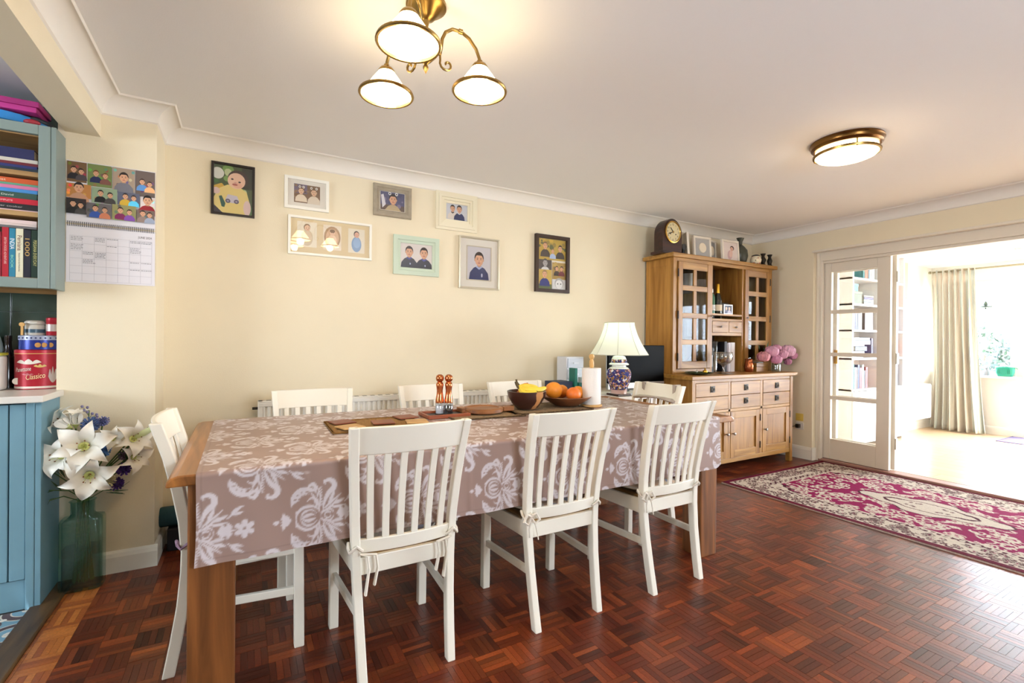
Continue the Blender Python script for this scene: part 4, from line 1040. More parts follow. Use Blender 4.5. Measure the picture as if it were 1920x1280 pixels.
# on the worktop
gob = thing('goblet', 'large footed glass bowl of corks on the sideboard top', 'glass bowl', (3.925, 2.905, .903))
MB().lathe([(0, 0), (.066, 0), (.066, .003), (.02, .012), (.010, .03), (.010, .062), (.018, .078), (.055, .10), (.078, .135), (.080, .165), (.072, .195), (.076, .20), (.074, .202), (.069, .193), (.077, .165), (.075, .136), (.05, .104), (.0, .085)], (3.925, 2.905, .903), 26).build('bowl', clear, gob, smooth=True)
cr_ = random.Random(9)
for k in range(14):
    a_ = cr_.uniform(0, 6.28); r_ = cr_.uniform(0, .045); z_ = .903 + .112 + .03 * cr_.random() + r_ * .25
    q = MB().lathe([(0, -.018), (.009, -.018), (.009, .018), (0, .018)], (0, 0, 0), 10).xf(Matrix.Translation((3.925 + r_ * math.cos(a_), 2.905 + r_ * math.sin(a_), z_)) @ Matrix.Rotation(cr_.uniform(.6, 1.6), 4, 'X') @ Matrix.Rotation(a_, 4, 'Z'))
    q.build('cork', mat('cork', (176, 136, 92), .9) if k % 4 else mat('wine_stained_cork', (110, 50, 50), .8), gob, smooth=True)
tag(MB().lathe([(0, 0), (.034, 0), (.042, .02), (.044, .06), (.036, .10), (.032, .118), (.037, .13), (.034, .13), (.029, .117), (0, .10)], (4.43, 2.99, .903), 22).build('copper_jug', mat('copper', (170, 96, 60), .25, .9), None, smooth=True), 'small copper jug beside the wooden casket on the sideboard', 'jug')
cas = thing('wooden_casket', 'low wooden casket behind the peonies on the sideboard', 'box', (4.60, 2.98, .903))
B(4.50, 4.69, 2.955, 3.02, .903, .953).build('body', os_x, cas, bevel=.003); B(4.496, 4.694, 2.951, 3.022, .955, .992).build('lid', os_x, cas, bevel=.003)
tag(B(4.52, 4.61, 2.955, 3.01, .992, 1.0).build('tin_lid', mat('old_tin', (150, 150, 146), .4, .6), None, bevel=.002), 'flat grey tin lying on the wooden casket', 'tin')
pl = MB().lathe([(0, .004), (.06, .004), (.11, .014), (.125, .020), (.123, .022), (.105, .012), (.06, .007), (0, .007)], (3.60, 2.915, .903), 28).build('green_dish', mat('dark_green_glass', (34, 66, 44), .15), None, smooth=True); tag(pl, 'shallow dark green dish at the left of the sideboard top', 'dish')
tag(MB().lathe([(0, 0), (.012, 0), (.022, .014), (.020, .026), (.008, .034), (.005, .042), (.009, .048), (0, .054)], (3.66, 2.90, .912), 16).build('gold_ornament', gold, None, smooth=True), 'little golden bell ornament in the green dish', 'ornament')
tag(MB().lathe([(0, 0), (.016, 0), (.004, .008), (.012, .02), (.006, .03), (.002, .042), (0, .044)], (3.55, 2.90, .912), 12).build('silver_ornament', mat('bright_silver', (214, 214, 206), .2, .9), None, smooth=True), 'tiny silver tree ornament in the green dish', 'ornament')

# ---- behind the glazed doors
ZS = [.949, 1.209, 1.454, 1.704]
pp = thing('potted_succulent', 'spiky green potted succulent behind the left hutch door', 'plant', (3.575, 3.16, ZS[0]))
MB().lathe([(0, 0), (.036, 0), (.045, .06), (.041, .06), (.036, .05), (0, .05)], (3.575, 3.16, ZS[0]), 16).build('pot', mat('terracotta_grey', (150, 124, 112), .8), pp, smooth=True)
for k in range(16):
    a_ = k * 2.4; el = .35 + .055 * k; L_ = .115; d_ = Vector((math.cos(a_) * math.cos(el), math.sin(a_) * math.cos(el), math.sin(el)))
    c_ = Vector((3.575, 3.16, ZS[0] + .05)); s_ = d_.cross(Vector((0, 0, 1))).normalized()
    MB().add([c_ + s_ * .009, c_ - s_ * .009, c_ + d_ * L_ * .5 - s_ * .008, c_ + d_ * L_ + Vector((0, 0, .005)), c_ + d_ * L_ * .5 + s_ * .008], [(0, 1, 2, 3, 4)]).build('leaf', mat('succulent_green', (66, 128, 66), .5), pp, solid=.004)
def card(label, x0, x1, z0, h, y, painter):
    t = thing('greeting_card', label, 'card', ((x0 + x1) / 2, y, z0), 'cards behind the hutch doors')
    MB().hexa([(x0, y, z0), (x1, y, z0), (x1, y + .002, z0), (x0, y + .002, z0), (x0, y + .012, z0 + h), (x1, y + .012, z0 + h), (x1, y + .014, z0 + h), (x0, y + .014, z0 + h)]).build('card', mat('card_white', (236, 234, 232), .7), t)
    p = Pic(x0 + .004, z0 + .004, y - .002, x1 - x0 - .008, h - .012); painter(p); p.build('print', t)
def cactus_print(p):
    p.rect(0, 0, 1, 1, (226, 232, 232))
    for k in range(6): p.rect(.06 + .15 * k, .0, .13 + .15 * k, .35 + .1 * ((k * 7) % 5), [(60, 120, 110), (170, 60, 80), (110, 150, 90)][k % 3])
    p.noise(30, [(80, 140, 130), (190, 80, 100), (240, 240, 240), (70, 100, 120)], .015, .05, 3)
card('patterned card in the third row of the left hutch door', 3.495, 3.64, ZS[1], .18, 3.20, cactus_print)
card('white card behind the succulent in the hutch', 3.50, 3.66, ZS[0], .19, 3.24, lambda p: p.rect(.05, .05, .95, .95, (238, 236, 236)))
tag(MB().lathe([(0, 0), (.03, 0), (.052, .03), (.054, .06), (.03, .095), (.014, .11), (.018, .13), (.012, .13)], (3.80, 3.16, ZS[0]), 18).build('decanter', mat('smoked_glass', (84, 78, 74), .1), None, smooth=True), 'dark round decanter at the bottom right of the left hutch door', 'decanter')
tag(MB().lathe([(0, 0), (.03, 0), (.03, .015), (.05, .04), (.05, .2), (.045, .2), (.045, .045), (0, .04)], (3.76, 3.17, ZS[1]), 18).build('glass_vase', clear, None, smooth=True), 'clear glass vase in the third row of the left hutch door', 'vase')
GP = 'white china behind the hutch doors'
for lb, x, z, h in (('stack of white bowls in the second row of the left hutch door', 3.58, ZS[2], .16), ('white jug in the top row of the left hutch door', 3.74, ZS[3], .15), ('tall white jug in the third row of the right hutch door', 4.56, ZS[1], .2), ('white jug in the second row of the right hutch door', 4.56, ZS[2], .18), ('white bowl in the top row of the right hutch door', 4.56, ZS[3], .12)):
    t = MB().lathe([(0, 0), (.035, 0), (.05, h * .3), (.045, h * .7), (.055, h), (.051, h), (.041, h * .68), (0, h * .3)], (x, 3.17, z), 20).build('china', mat('white_china', (222, 220, 216), .2), None, smooth=True); tag(t, lb, 'china', GP)
# ------------------------------------------------------------ framed photographs on the back wall
GF = 'framed family photographs on the back wall'
fglass = pane_mat('frame_glass', gloss=.05, rough=.02)
def framed(label, x0, x1, z0, z1, fm_, prof, inset, pics, mount=None, mount_m=None, back=(230, 224, 212)):
    t = thing('picture_frame', label, 'picture frame', ((x0 + x1) / 2, YB, z0), GF)
    MB().ring(x0, x1, z0, z1, prof, YB).build('frame', fm_, t)
    i = inset
    B(x0 + i - .004, x1 - i + .004, YB - .006, YB - .001, z0 + i - .004, z1 - i + .004).build('mount', mount_m or mat('mount_board', back, .85), t)
    for (u0, u1, v0, v1, fn) in pics:
        p = Pic(u0, v0, YB - .0065, u1 - u0, v1 - v0); fn(p); p.build('photo', t)
    B(x0 + i - .002, x1 - i + .002, YB - .0105, YB - .0095, z0 + i - .002, z1 - i + .002).build('glass', fglass, t)
    return t
blackf = mat('black_frame', (34, 24, 20), .35); whitef = mat('white_frame', (240, 236, 224), .4); greyf = mat('grey_wood_frame', (160, 148, 128), .5, var=.1, vscale=30)
creamf = mat('cream_frame', (234, 224, 196), .45); mintf = mat('mint_frame', (198, 212, 190), .45); brownf = mat('dark_brown_frame', (52, 32, 22), .4)
silverf = mat('champagne_frame', (206, 196, 172), .35, .4)
flatp = lambda w, d=.018: [(0, 0), (0, d), (w * .9, d), (w, d - .006), (w, .006)]
def toddler(p):
    p.rect(0, 0, 1, 1, (70, 90, 50)); p.noise(26, [(60, 110, 50), (120, 160, 80), (40, 60, 36), (190, 200, 150)], .05, .16, 2)
    p.ell(.10, .82, .16, .12, (220, 220, 210)); p.poly([(0, .55), (.2, .62), (.35, .5), (.1, .4), (0, .45)], (214, 170, 60)); p.rect(.72, .55, 1, 1, (40, 48, 34))
    p.poly([(.02, .0), (.0, .3), (.12, .5), (.35, .6), (.62, .6), (.85, .48), (.95, .2), (.92, 0)], (230, 208, 130))
    p.ell(.06, .45, .10, .07, (226, 196, 190)); p.ell(.86, .15, .10, .16, (226, 200, 196)); p.poly([(0, 0), (0, .16), (.2, .02), (.24, 0)], (50, 46, 58))
    p.ell(.62, .74, .27, .19, (66, 44, 42), rot=-12); p.ell(.58, .70, .23, .17, (236, 196, 168), rot=-12); p.ell(.60, .615, .13, .06, (230, 178, 152), rot=-10)
    for e in (-.10, .09): p.ell(.57 + e, .705 - e * .25, .035, .018, (56, 42, 40), n=10)
    p.ell(.55, .66, .03, .02, (214, 160, 140)); p.ell(.54, .62, .075, .02, (178, 90, 84), n=12)
    p.poly([(.3, .3), (.36, .4), (.6, .38), (.66, .26), (.5, .22), (.34, .24)], (206, 200, 214))
    for u in (.36, .58): p.ell(u, .26, .065, .045, (92, 84, 110)); p.ell(u, .26, .03, .02, (170, 160, 180))
    p.poly([(.13, .34), (.2, .36), (.3, .2), (.27, .12), (.2, .13)], (38, 92, 80))
framed('black framed colour photo of a toddler in a yellow top', -.170, .061, 1.946, 2.262, blackf, flatp(.014), .013, [(-.157, .048, 1.959, 2.249, toddler)])
def sepia_pair(p):
    p.rect(0, 0, 1, 1, (120, 90, 62)); p.rect(0, .5, .5, 1, (110, 96, 120)); p.noise(14, [(140, 110, 80), (96, 70, 50)], .03, .08, 4)
    p.kid(.27, .48, .10, (226, 210, 186), (120, 84, 50), (226, 186, 150)); p.kid(.76, .46, .11, (220, 206, 184), (110, 80, 50), (220, 180, 145))
    for u in (.22, .36, .66, .86): p.ell(u, .86, .045, .07, (236, 232, 222)); p.ell(u, .86, .02, .03, (40, 36, 34))
framed('small white frame with a sepia photo of two children in costume', .228, .498, 2.041, 2.249, whitef, flatp(.020), .019, [(.285, .443, 2.085, 2.205, sepia_pair)])
def baby(pal):
    def f(p):
        p.rect(0, 0, 1, 1, (232, 222, 200)); p.ell(.5, .36, .30, .32, pal[0]); p.ell(.52, .42, .22, .22, pal[1]); p.ell(.5, .78, .17, .14, pal[2]); p.ell(.52, .75, .145, .12, pal[3])
        for e in (-.06, .07): p.ell(.52 + e, .75, .02, .012, (90, 70, 60), n=8)
        p.ell(.53, .69, .04, .012, (180, 110, 100), n=8)
    return f
def wreath(p):
    p.rect(0, 0, 1, 1, (234, 220, 198)); p.ell(.5, .52, .46, .44, (176, 140, 100)); p.ell(.5, .5, .36, .36, (214, 176, 140)); p.ell(.5, .40, .24, .22, (236, 206, 176)); p.ell(.5, .7, .15, .12, (226, 186, 156)); p.ell(.5, .77, .15, .07, (120, 88, 60))
    for e in (-.06, .06): p.ell(.5 + e, .7, .02, .012, (80, 60, 50), n=8)
framed('wide white triple frame with three newborn photos', .251, .782, 1.746, 1.998, whitef, flatp(.016), .015,
       [(.305, .425, 1.800, 1.965, baby([(206, 190, 160), (220, 200, 172), (140, 112, 84), (226, 188, 158)])), (.465, .580, 1.795, 1.960, wreath), (.625, .735, 1.790, 1.955, baby([(132, 160, 196), (150, 180, 212), (70, 54, 46), (222, 172, 146)]))], mount_m=mat('beige_mount', (226, 206, 164), .85))
def cow_kid(p):
    p.rect(0, 0, 1, 1, (84, 84, 120)); p.rect(0, 0, 1, .3, (96, 76, 66)); p.noise(10, [(70, 72, 110), (130, 120, 150)], .04, .1, 6); p.kid(.52, .36, .15, (190, 170, 130), (36, 28, 26))
    for u in (.38, .66): p.ell(u, .92, .06, .09, (240, 240, 238)); p.ell(u, .92, .03, .04, (30, 28, 28))
    p.poly([(.08, .1), (.02, .8), (.12, .85), (.22, .3)], (226, 222, 226))
framed('grey stepped wooden frame with a photo of a child in cow horns', .792, 1.065, 2.070, 2.295, greyf, [(0, 0), (0, .016), (.006, .020), (.022, .020), (.026, .014), (.034, .016), (.044, .010), (.046, .006)], .045, [(.842, 1.015, 2.118, 2.247, cow_kid)])
def two_boys(p):
    p.rect(0, 0, 1, 1, (206, 208, 214)); p.kid(.30, .52, .105, (226, 216, 206), collar=(60, 50, 60)); p.kid(.62, .50, .115, (38, 52, 100), collar=(220, 220, 226))
framed('deep cream stepped frame with a school photo of two small boys', 1.254, 1.594, 2.032, 2.319, creamf, [(0, 0), (0, .014), (.02, .016), (.021, .022), (.042, .024), (.043, .017), (.062, .019), (.064, .010), (.082, .012), (.084, .006)], .083, [(1.338, 1.510, 2.116, 2.235, two_boys)])
def twins(p):
    p.rect(0, 0, 1, 1, (226, 218, 212)); p.kid(.27, .46, .115, (36, 34, 48), collar=(60, 66, 150)); p.kid(.74, .44, .12, (34, 32, 44), collar=(70, 76, 160)); p.ell(.30, .16, .02, .04, (190, 190, 220)); p.ell(.78, .12, .02, .04, (190, 190, 220))
framed('mint green frame with a school photo of two boys in navy', .936, 1.280, 1.668, 1.951, mintf, [(0, 0), (0, .018), (.03, .020), (.034, .013), (.052, .011), (.054, .006)], .053, [(.990, 1.226, 1.722, 1.897, twins)])
def boy(p):
    p.rect(0, 0, 1, 1, (206, 202, 206)); p.kid(.5, .44, .185, (44, 56, 104), collar=(170, 180, 214)); p.ell(.62, .14, .03, .06, (196, 196, 214))
framed('tall champagne edged white frame with a portrait of one boy in navy', 1.441, 1.792, 1.598, 2.002, silverf, [(0, 0), (0, .020), (.010, .022), (.014, .014), (.016, .006)], .015, [(1.515, 1.718, 1.672, 1.928, boy)], back=(236, 230, 214))
MB().ring(1.508, 1.725, 1.665, 1.935, [(0, 0), (0, .003), (.007, .003), (.007, 0)], YB - .0062).build('inner_slip', silverf, bpy.data.objects['picture_frame.006'])
def collage(p):
    p.rect(0, .58, 1, 1, (190, 160, 60)); p.noise(16, [(214, 180, 70), (150, 130, 60), (90, 100, 60)], .03, .09, 8, (0, .8, 1, 1)); p.kid(.26, .80, .075, (52, 44, 40), (120, 90, 60)); p.kid(.80, .77, .07, (46, 40, 40), (40, 28, 26)); p.kid(.53, .72, .05, (170, 190, 224), (150, 120, 80))
    p.rect(0, .38, .49, .58, (70, 64, 62)); p.kid(.26, .45, .08, (220, 220, 218), (70, 70, 70), grey=True)
    p.rect(.51, .2, 1, .54, (170, 140, 70)); p.noise(10, [(190, 160, 80), (110, 90, 60)], .03, .07, 9, (.52, .4, 1, .54)); p.kid(.68, .38, .05, (40, 36, 40)); p.kid(.85, .38, .05, (110, 40, 50))
    p.rect(0, 0, .49, .38, (196, 166, 80)); p.rect(0, 0, .49, .09, (96, 110, 60)); p.kid(.24, .22, .08, (42, 52, 120), (150, 120, 80))
    p.rect(.51, 0, 1, .2, (200, 198, 196)); p.ell(.76, .12, .16, .11, (160, 158, 156)); p.ell(.76, .1, .13, .09, (214, 212, 210))
    for e in (-.05, .06): p.ell(.76 + e, .11, .025, .012, (40, 40, 40), n=8)
framed('dark brown box frame with a collage of five family snapshots', 2.132, 2.480, 1.611, 2.097, brownf, [(0, 0), (0, .030), (.028, .030), (.030, .024), (.030, .006)], .029, [(2.163, 2.449, 1.642, 2.066, collage)])

# ------------------------------------------------------------ wall calendar on the pier
cal = thing('wall_calendar', 'spiral bound family photo calendar hanging on the pier', 'calendar', (-.577, YP, 1.465))
x0, x1, zb, zm, zt = -.752, -.402, 1.465, 1.752, 2.060
B(x0, x1, YP - .004, YP - .001, zb, zm - .004).build('month_page', mat('calendar_paper', (232, 228, 232), .6), cal)
B(x0, x1, YP - .004, YP - .001, zm + .004, zt).build('photo_page', mat('calendar_paper'), cal)
p = Pic(x0, zm + .036, YP - .0045, x1 - x0, zt - zm - .038)
cells = [(0, .62, .22, 1, (120, 90, 60)), (.22, .58, .50, 1, (120, 136, 80)), (.50, .55, .76, 1, (170, 150, 130)), (.76, .5, 1, 1, (110, 96, 90)), (0, .33, .27, .6, (190, 130, 70)), (.27, .28, .56, .58, (150, 170, 140)), (.56, .30, .82, .55, (96, 100, 120)), (.82, .25, 1, .5, (226, 214, 210)), (0, .04, .22, .33, (50, 44, 44)), (.22, 0, .5, .28, (110, 104, 106)), (.5, 0, .78, .30, (150, 146, 96)), (.78, -.02, 1, .25, (120, 104, 96))]
ks = [((40, 36, 44), (36, 26, 24)), ((36, 44, 90), (120, 70, 40)), ((120, 120, 130), (30, 22, 22)), ((96, 150, 210), (60, 44, 38)), ((200, 150, 120), (36, 28, 28)), ((30, 30, 34), (30, 24, 24)), ((214, 176, 60), (40, 30, 30)), ((150, 36, 46), (30, 24, 24)), ((28, 28, 30), (36, 30, 28)), ((56, 90, 170), (50, 34, 30)), ((130, 40, 90), (60, 44, 40)), ((150, 130, 120), (50, 40, 36))]
cz = random.Random(17)
for k, ((a, b, c, d, col), (sh, hr)) in enumerate(zip(cells, ks)):
    p.rect(a + .004, max(b, 0) + .006, c - .004, d - .006, col)
    for q in range(7):
        u = cz.uniform(a + .02, c - .02); v = cz.uniform(max(b, 0) + .03, d - .03); p.ell(u, v, .02, .03, tuple(min(255, int(x_ * cz.uniform(.6, 1.4))) for x_ in col), n=8)
    big = k in (2, 4, 7)
    p.kid(a + (c - a) * (.5 if big else .35), max(b, 0) + (d - b) * (.42 if big else .48), .050 if big else .03, sh, hr)
    if not big: p.kid(a + (c - a) * .72, max(b, 0) + (d - b) * .42, .028, tuple(min(255, x_ + 40) for x_ in sh[::-1]), hr)
p.rect(0, -.0, .78, .0, (230, 226, 230)); p.build('photo_print', cal)
g = Pic(x0, zb, YP - .0042, x1 - x0, zm - zb); ink = (120, 116, 122)
for k in range(8): u = .04 + .92 * k / 7; g.rect(u - .0015, .03, u + .0015, .80, (186, 182, 188))
for k in range(7): v = .03 + .77 * k / 6; g.rect(.04, v - .0018, .96, v + .0018, (186, 182, 188))
sc = random.Random(5)
for col_, row, n in ((0, 5, 3), (0, 4, 4), (2, 5, 3), (3, 5, 1), (5, 5, 2), (6, 5, 2), (5, 4, 4), (1, 3, 2), (2, 3, 4), (1, 2, 3), (5, 2, 1), (6, 2, 1), (5, 1, 1), (6, 1, 1), (3, 4, 1)):
    for q in range(n):
        u = .05 + .92 * col_ / 7; v = .03 + .77 * (row + .8) / 6 - q * .026
        while u < .04 + .92 * (col_ + .9) / 7:
            w_ = sc.uniform(.008, .03); g.rect(u, v, u + w_, v + .008, ink); u += w_ + .006
g.build('date_grid', cal)
text_mesh('JUNE 2024', .016, wall_x(-.472, YP - .0046, zb + .242), 'month_lettering', mat('grey_ink', (110, 106, 112), .7), cal, width=.056)
mb = MB()
for k in range(44):
    xx = x0 + .006 + k * (x1 - x0 - .012) / 43
    mb.tube([(xx, YP - .005, zm - .012), (xx, YP - .009, zm - .004), (xx, YP - .009, zm + .004), (xx, YP - .005, zm + .012)], .0012, 4)
mb.build('spiral_wire', mat('wire_black', (60, 58, 60), .4, .5), cal, kind='stuff')
MB().lathe([(0, -.006), (.003, -.006), (.003, 0)], (-.58, YP - .001, zt - .006), 8, 'Y').build('nail', steel, cal)

# ------------------------------------------------------------ chandelier
abr = mat('antique_brass', (150, 122, 70), .28, 1.)
CXX, CYY = .567, 1.65
ch = thing('ceiling_chandelier', 'three arm antique brass ceiling light with white glass bell shades', 'ceiling light', (CXX, CYY, 2.155))
MB().lathe([(.072, CEIL), (.072, CEIL - .012), (.062, CEIL - .02), (.05, CEIL - .024), (.03, CEIL - .05), (.012, CEIL - .06), (.009, CEIL - .075), (0, CEIL - .075)], (CXX, CYY, 0), 32).build('ceiling_rose', abr, ch, smooth=True)
MB().lathe([(.008, CEIL - .06), (.008, 2.255)], (CXX, CYY, 0), 14).build('rod', abr, ch, smooth=True)
MB().lathe([(0, 2.272), (.012, 2.27), (.016, 2.262), (.030, 2.256), (.044, 2.25), (.046, 2.232), (.040, 2.222), (.020, 2.20), (.010, 2.192), (.006, 2.186), (.010, 2.178), (.010, 2.173), (.004, 2.160), (0, 2.153)], (CXX, CYY, 0), 28).build('hub', abr, ch, smooth=True)
shade_m = mat('opal_glass_lit', (255, 246, 222), .3, est=11., ecol=(255, 228, 178))
for k, ang_ in enumerate((-6, 117, 236)):
    a_ = math.radians(ang_); d_ = Vector((math.cos(a_), math.sin(a_), 0)); c_ = Vector((CXX, CYY, 0)); R0 = .205
    P = lambda r, z: c_ + d_ * r + Vector((0, 0, z))
    arm = MB().tube([P(.040, 2.235), P(.052, 2.238), P(.056, 2.26), P(.060, 2.295), P(.072, 2.322), P(.098, 2.340), P(.130, 2.340), P(.163, 2.322), P(.190, 2.290), P(.203, 2.258), P(.205, 2.240)], .0062, 10).build('arm', abr, ch, smooth=True)
    MB().tube([P(.052, 2.25), P(.053, 2.215)] + [P(.078 + (.026 - .0018 * j) * math.cos(PI + j * .5), 2.205 + (.026 - .0018 * j) * math.sin(PI + j * .5)) for j in range(14)], .0042, 8).build('scroll', abr, arm, smooth=True)
    MB().tube([P(.122, 2.340), P(.136, 2.339)], .0095, 10).build('collar', abr, arm, smooth=True)
    MB().lathe([(0, 2.250), (.010, 2.250), (.012, 2.242), (.024, 2.236), (.032, 2.224), (.032, 2.212), (.028, 2.212)], (P(R0, 0).x, P(R0, 0).y, 0), 22).build('lamp_holder', abr, arm, smooth=True)
    sc_ = (P(R0, 0).x, P(R0, 0).y, 0)
    sh = MB().lathe([(.030, 2.222), (.036, 2.212), (.052, 2.190), (.066, 2.168), (.080, 2.150), (.094, 2.139), (.099, 2.134)], sc_, 36).build('shade', shade_m, ch, smooth=True)
    sh.data.polygons  # open bell: remove end caps
    import bmesh
    bm_ = bmesh.new(); bm_.from_mesh(sh.data); bmesh.ops.delete(bm_, geom=[f for f in bm_.faces if len(f.verts) > 8], context='FACES_ONLY'); bm_.to_mesh(sh.data); bm_.free()
    MB().lathe([(.092, 2.139), (.094, 2.131), (.101, 2.130), (.104, 2.134), (.102, 2.141), (.098, 2.142), (.092, 2.139)], sc_, 36).build('rim', abr, sh, smooth=True)
    MB().lathe([(0, 2.145), (.016, 2.150), (.024, 2.166), (.020, 2.184), (.013, 2.20), (.013, 2.216), (0, 2.216)], sc_, 16).build('bulb', mat('lit_bulb', (255, 240, 210), .3, est=30., ecol=(255, 226, 176)), sh, smooth=True)
    pl_ = point('chandelier_bulb_light', (sc_[0], sc_[1], 2.12), 7, lin((255, 214, 158)), .03)

# ---- flush ceiling light
fl = thing('flush_ceiling_light', 'round flush brass and opal glass ceiling light near the sunroom', 'ceiling light', (3.13, 1.50, 2.30))
FC = (3.13, 1.50, 0)
MB().lathe([(.165, CEIL), (.186, CEIL), (.188, CEIL - .008), (.182, CEIL - .014), (.180, CEIL - .030), (.172, CEIL - .036), (.168, CEIL - .044), (.160, CEIL - .044)], FC, 48).build('pan', mat('dark_brass', (120, 86, 46), .3, 1.), fl, smooth=True)
MB().lathe([(.157, CEIL - .040), (.157, 2.322), (.150, 2.312), (.125, 2.302), (.08, 2.297), (0, 2.296)], FC, 48).build('glass', mat('opal_drum_lit', (255, 246, 230), .3, est=10., ecol=(255, 226, 176)), fl, smooth=True)
MB().lathe([(.160, 2.334), (.170, 2.334), (.172, 2.330), (.170, 2.322), (.160, 2.320), (.158, 2.327), (.160, 2.334)], FC, 48).build('band', abr, fl, smooth=True)
for k in range(3):
    a_ = k * 2 * PI / 3 + 3.9; x_, y_ = FC[0] + .165 * math.cos(a_), FC[1] + .165 * math.sin(a_)
    MB().tube([(x_, y_, CEIL - .04), (x_, y_, 2.316)], .004, 8).build('strut', abr, fl, smooth=True)
point('flush_light_bulb', (3.13, 1.50, 2.27), 6, lin((255, 220, 170)), .10)

# ------------------------------------------------------------ radiator under the pictures
rad = thing('radiator', 'white panel radiator on the back wall behind the far chairs', 'radiator', (1.0, 3.34, .15))
m_rad = mat('radiator_enamel', (236, 232, 222), .35)
RXA, RXB, RZA, RZB, RYF = .085, 1.96, .18, .810, 3.30
mb = MB(); n = 54; vs = []
for i in range(n):
    xa = RXA + .03 + (RXB - RXA - .06) * i / n; xb = xa + (RXB - RXA - .06) / n; q = (xb - xa)
    for k, (u, dy) in enumerate(((0, 0), (.2, 0), (.3, .010), (.7, .010), (.8, 0))):
        vs += [(xa + q * u, RYF + dy, RZA + .04), (xa + q * u, RYF + dy, RZB - .035)]
mb.add(vs, [(2 * i, 2 * i + 2, 2 * i + 3, 2 * i + 1) for i in range(len(vs) // 2 - 1)]); mb.build('fluted_panel', m_rad, rad)
MB().box(RXA, RXB, RYF - .002, RYF + .012, RZB - .036, RZB - .010).box(RXA, RXB, RYF - .002, RYF + .012, RZA, RZA + .042).box(RXA, RXA + .03, RYF, RYF + .06, RZA, RZB).box(RXB - .03, RXB, RYF, RYF + .06, RZA, RZB).box(RXA + .03, RXB - .03, RYF + .012, RYF + .02, RZA, RZB - .02).build('case', m_rad, rad, bevel=.004)
B(RXA, RXB, RYF, RYF + .065, RZB - .010, RZB).build('top_grille', m_rad, rad, bevel=.003)
for i in range(34):
    xx = RXA + .06 + i * (RXB - RXA - .12) / 33; B(xx - .014, xx + .014, RYF + .015, RYF + .05, RZB, RZB + .0012).build('grille_slot', mat('slot_shadow_grey', (150, 146, 138), .7), rad)
for x in (.5, 1.5): B(x - .02, x + .02, RYF + .06, YB - .001, .3, .7).build('bracket', m_rad, rad)
MB().lathe([(0, RXA - .03), (.008, RXA - .03), (.008, RXA)], (0, RYF + .03, RZB - .045), 10, 'X').build('bleed_valve', mat('dark_iron'), rad)
for x in (RXA + .05, RXB - .05): MB().tube([(x, RYF + .03, RZA), (x, RYF + .03, .0)], .008, 8).build('pipe', m_rad, rad, smooth=True)

# ---- sockets on the right wall
def socket(label, yc, zc, m_, w=.075, h=.075, hole=True):
    t = thing('wall_socket', label, 'socket', (XR, yc, zc - h / 2))
    B(XR - .010, XR - .0005, yc - w / 2, yc + w / 2, zc - h / 2, zc + h / 2).build('plate', m_, t, bevel=.003)
    if hole:
        B(XR - .045, XR - .010, yc - .012, yc + .028, zc - .02, zc + .02).build('plug', blk, t, bevel=.006)
        MB().tube([(XR - .04, yc + .02, zc), (XR - .055, yc + .06, zc - .015), (XR - .05, yc + .13, zc - .06), (XR - .03, yc + .2, zc - .12)], .004, 6).build('flex', blk, t, smooth=True)
    else: B(XR - .013, XR - .010, yc - .012, yc + .012, zc - .012, zc + .012).build('rocker', m_, t, bevel=.002)
socket('yellowed blank socket plate on the wall right of the sideboard', 2.842, .425, mat('yellowed_plastic', (224, 196, 96), .5), hole=False)
socket('white socket with a black plug on the wall right of the sideboard', 2.838, .335, mat('white_plastic', (226, 220, 208), .4))
# ------------------------------------------------------------ things on the dining table
TT = CZ + .0012
def woven_mat(name, c1, c2, scale):
    if name in MATS: return MATS[name]
    m = mat(name, c1, .9); N = m.node_tree.nodes; L = m.node_tree.links; b = N['Principled BSDF']
    tc = N.new('ShaderNodeTexCoord'); w = N.new('ShaderNodeTexWave'); w.inputs['Scale'].default_value = scale; w.inputs['Distortion'].default_value = 6; w.inputs['Detail'].default_value = 3; L.new(tc.outputs['Object'], w.inputs['Vector'])
    n = N.new('ShaderNodeTexNoise'); n.inputs['Scale'].default_value = scale * 1.4; L.new(tc.outputs['Object'], n.inputs['Vector'])
    ml = N.new('ShaderNodeMath'); ml.operation = 'MULTIPLY'; L.new(w.outputs['Fac'], ml.inputs[0]); L.new(n.outputs[0], ml.inputs[1])
    cr = N.new('ShaderNodeValToRGB'); e = cr.color_ramp.elements; e[0].position = .15; e[0].color = (*lin(c2), 1); e[1].position = .55; e[1].color = (*lin(c1), 1)
    L.new(ml.outputs[0], cr.inputs[0]); L.new(cr.outputs[0], b.inputs['Base Color'])
    bp = N.new('ShaderNodeBump'); bp.inputs['Strength'].default_value = .6; bp.inputs['Distance'].default_value = .003; L.new(w.outputs['Fac'], bp.inputs['Height']); L.new(bp.outputs[0], b.inputs['Normal'])
    return m
def placemat(label, cx, cy, w, d, rz, m1, m2, z=TT):
    t = thing('placemat', label, 'placemat', (0, 0, 0), 'woven placemats on the dining table')
    B(-w / 2 + .012, w / 2 - .012, -d / 2 + .012, d / 2 - .012, 0, .004).build('weave', m1, t)
    mb = MB()
    for k in range(2): mb.tube([(-w / 2 + .006, -d / 2 + .006, .004), (w / 2 - .006, -d / 2 + .006, .004), (w / 2 - .006, d / 2 - .006, .004), (-w / 2 + .006, d / 2 - .006, .004), (-w / 2 + .006, -d / 2 + .006, .004)], .0045, 6)
    mb.build('braided_edge', m2, t, smooth=True)
    t.location = (cx, cy, z); t.rotation_euler = (0, 0, rz)
    return t
straw = woven_mat('straw_weave', (214, 172, 100), (120, 82, 44), 90); straw_e = mat('straw_braid', (178, 132, 70), .9, var=.35, vscale=90)
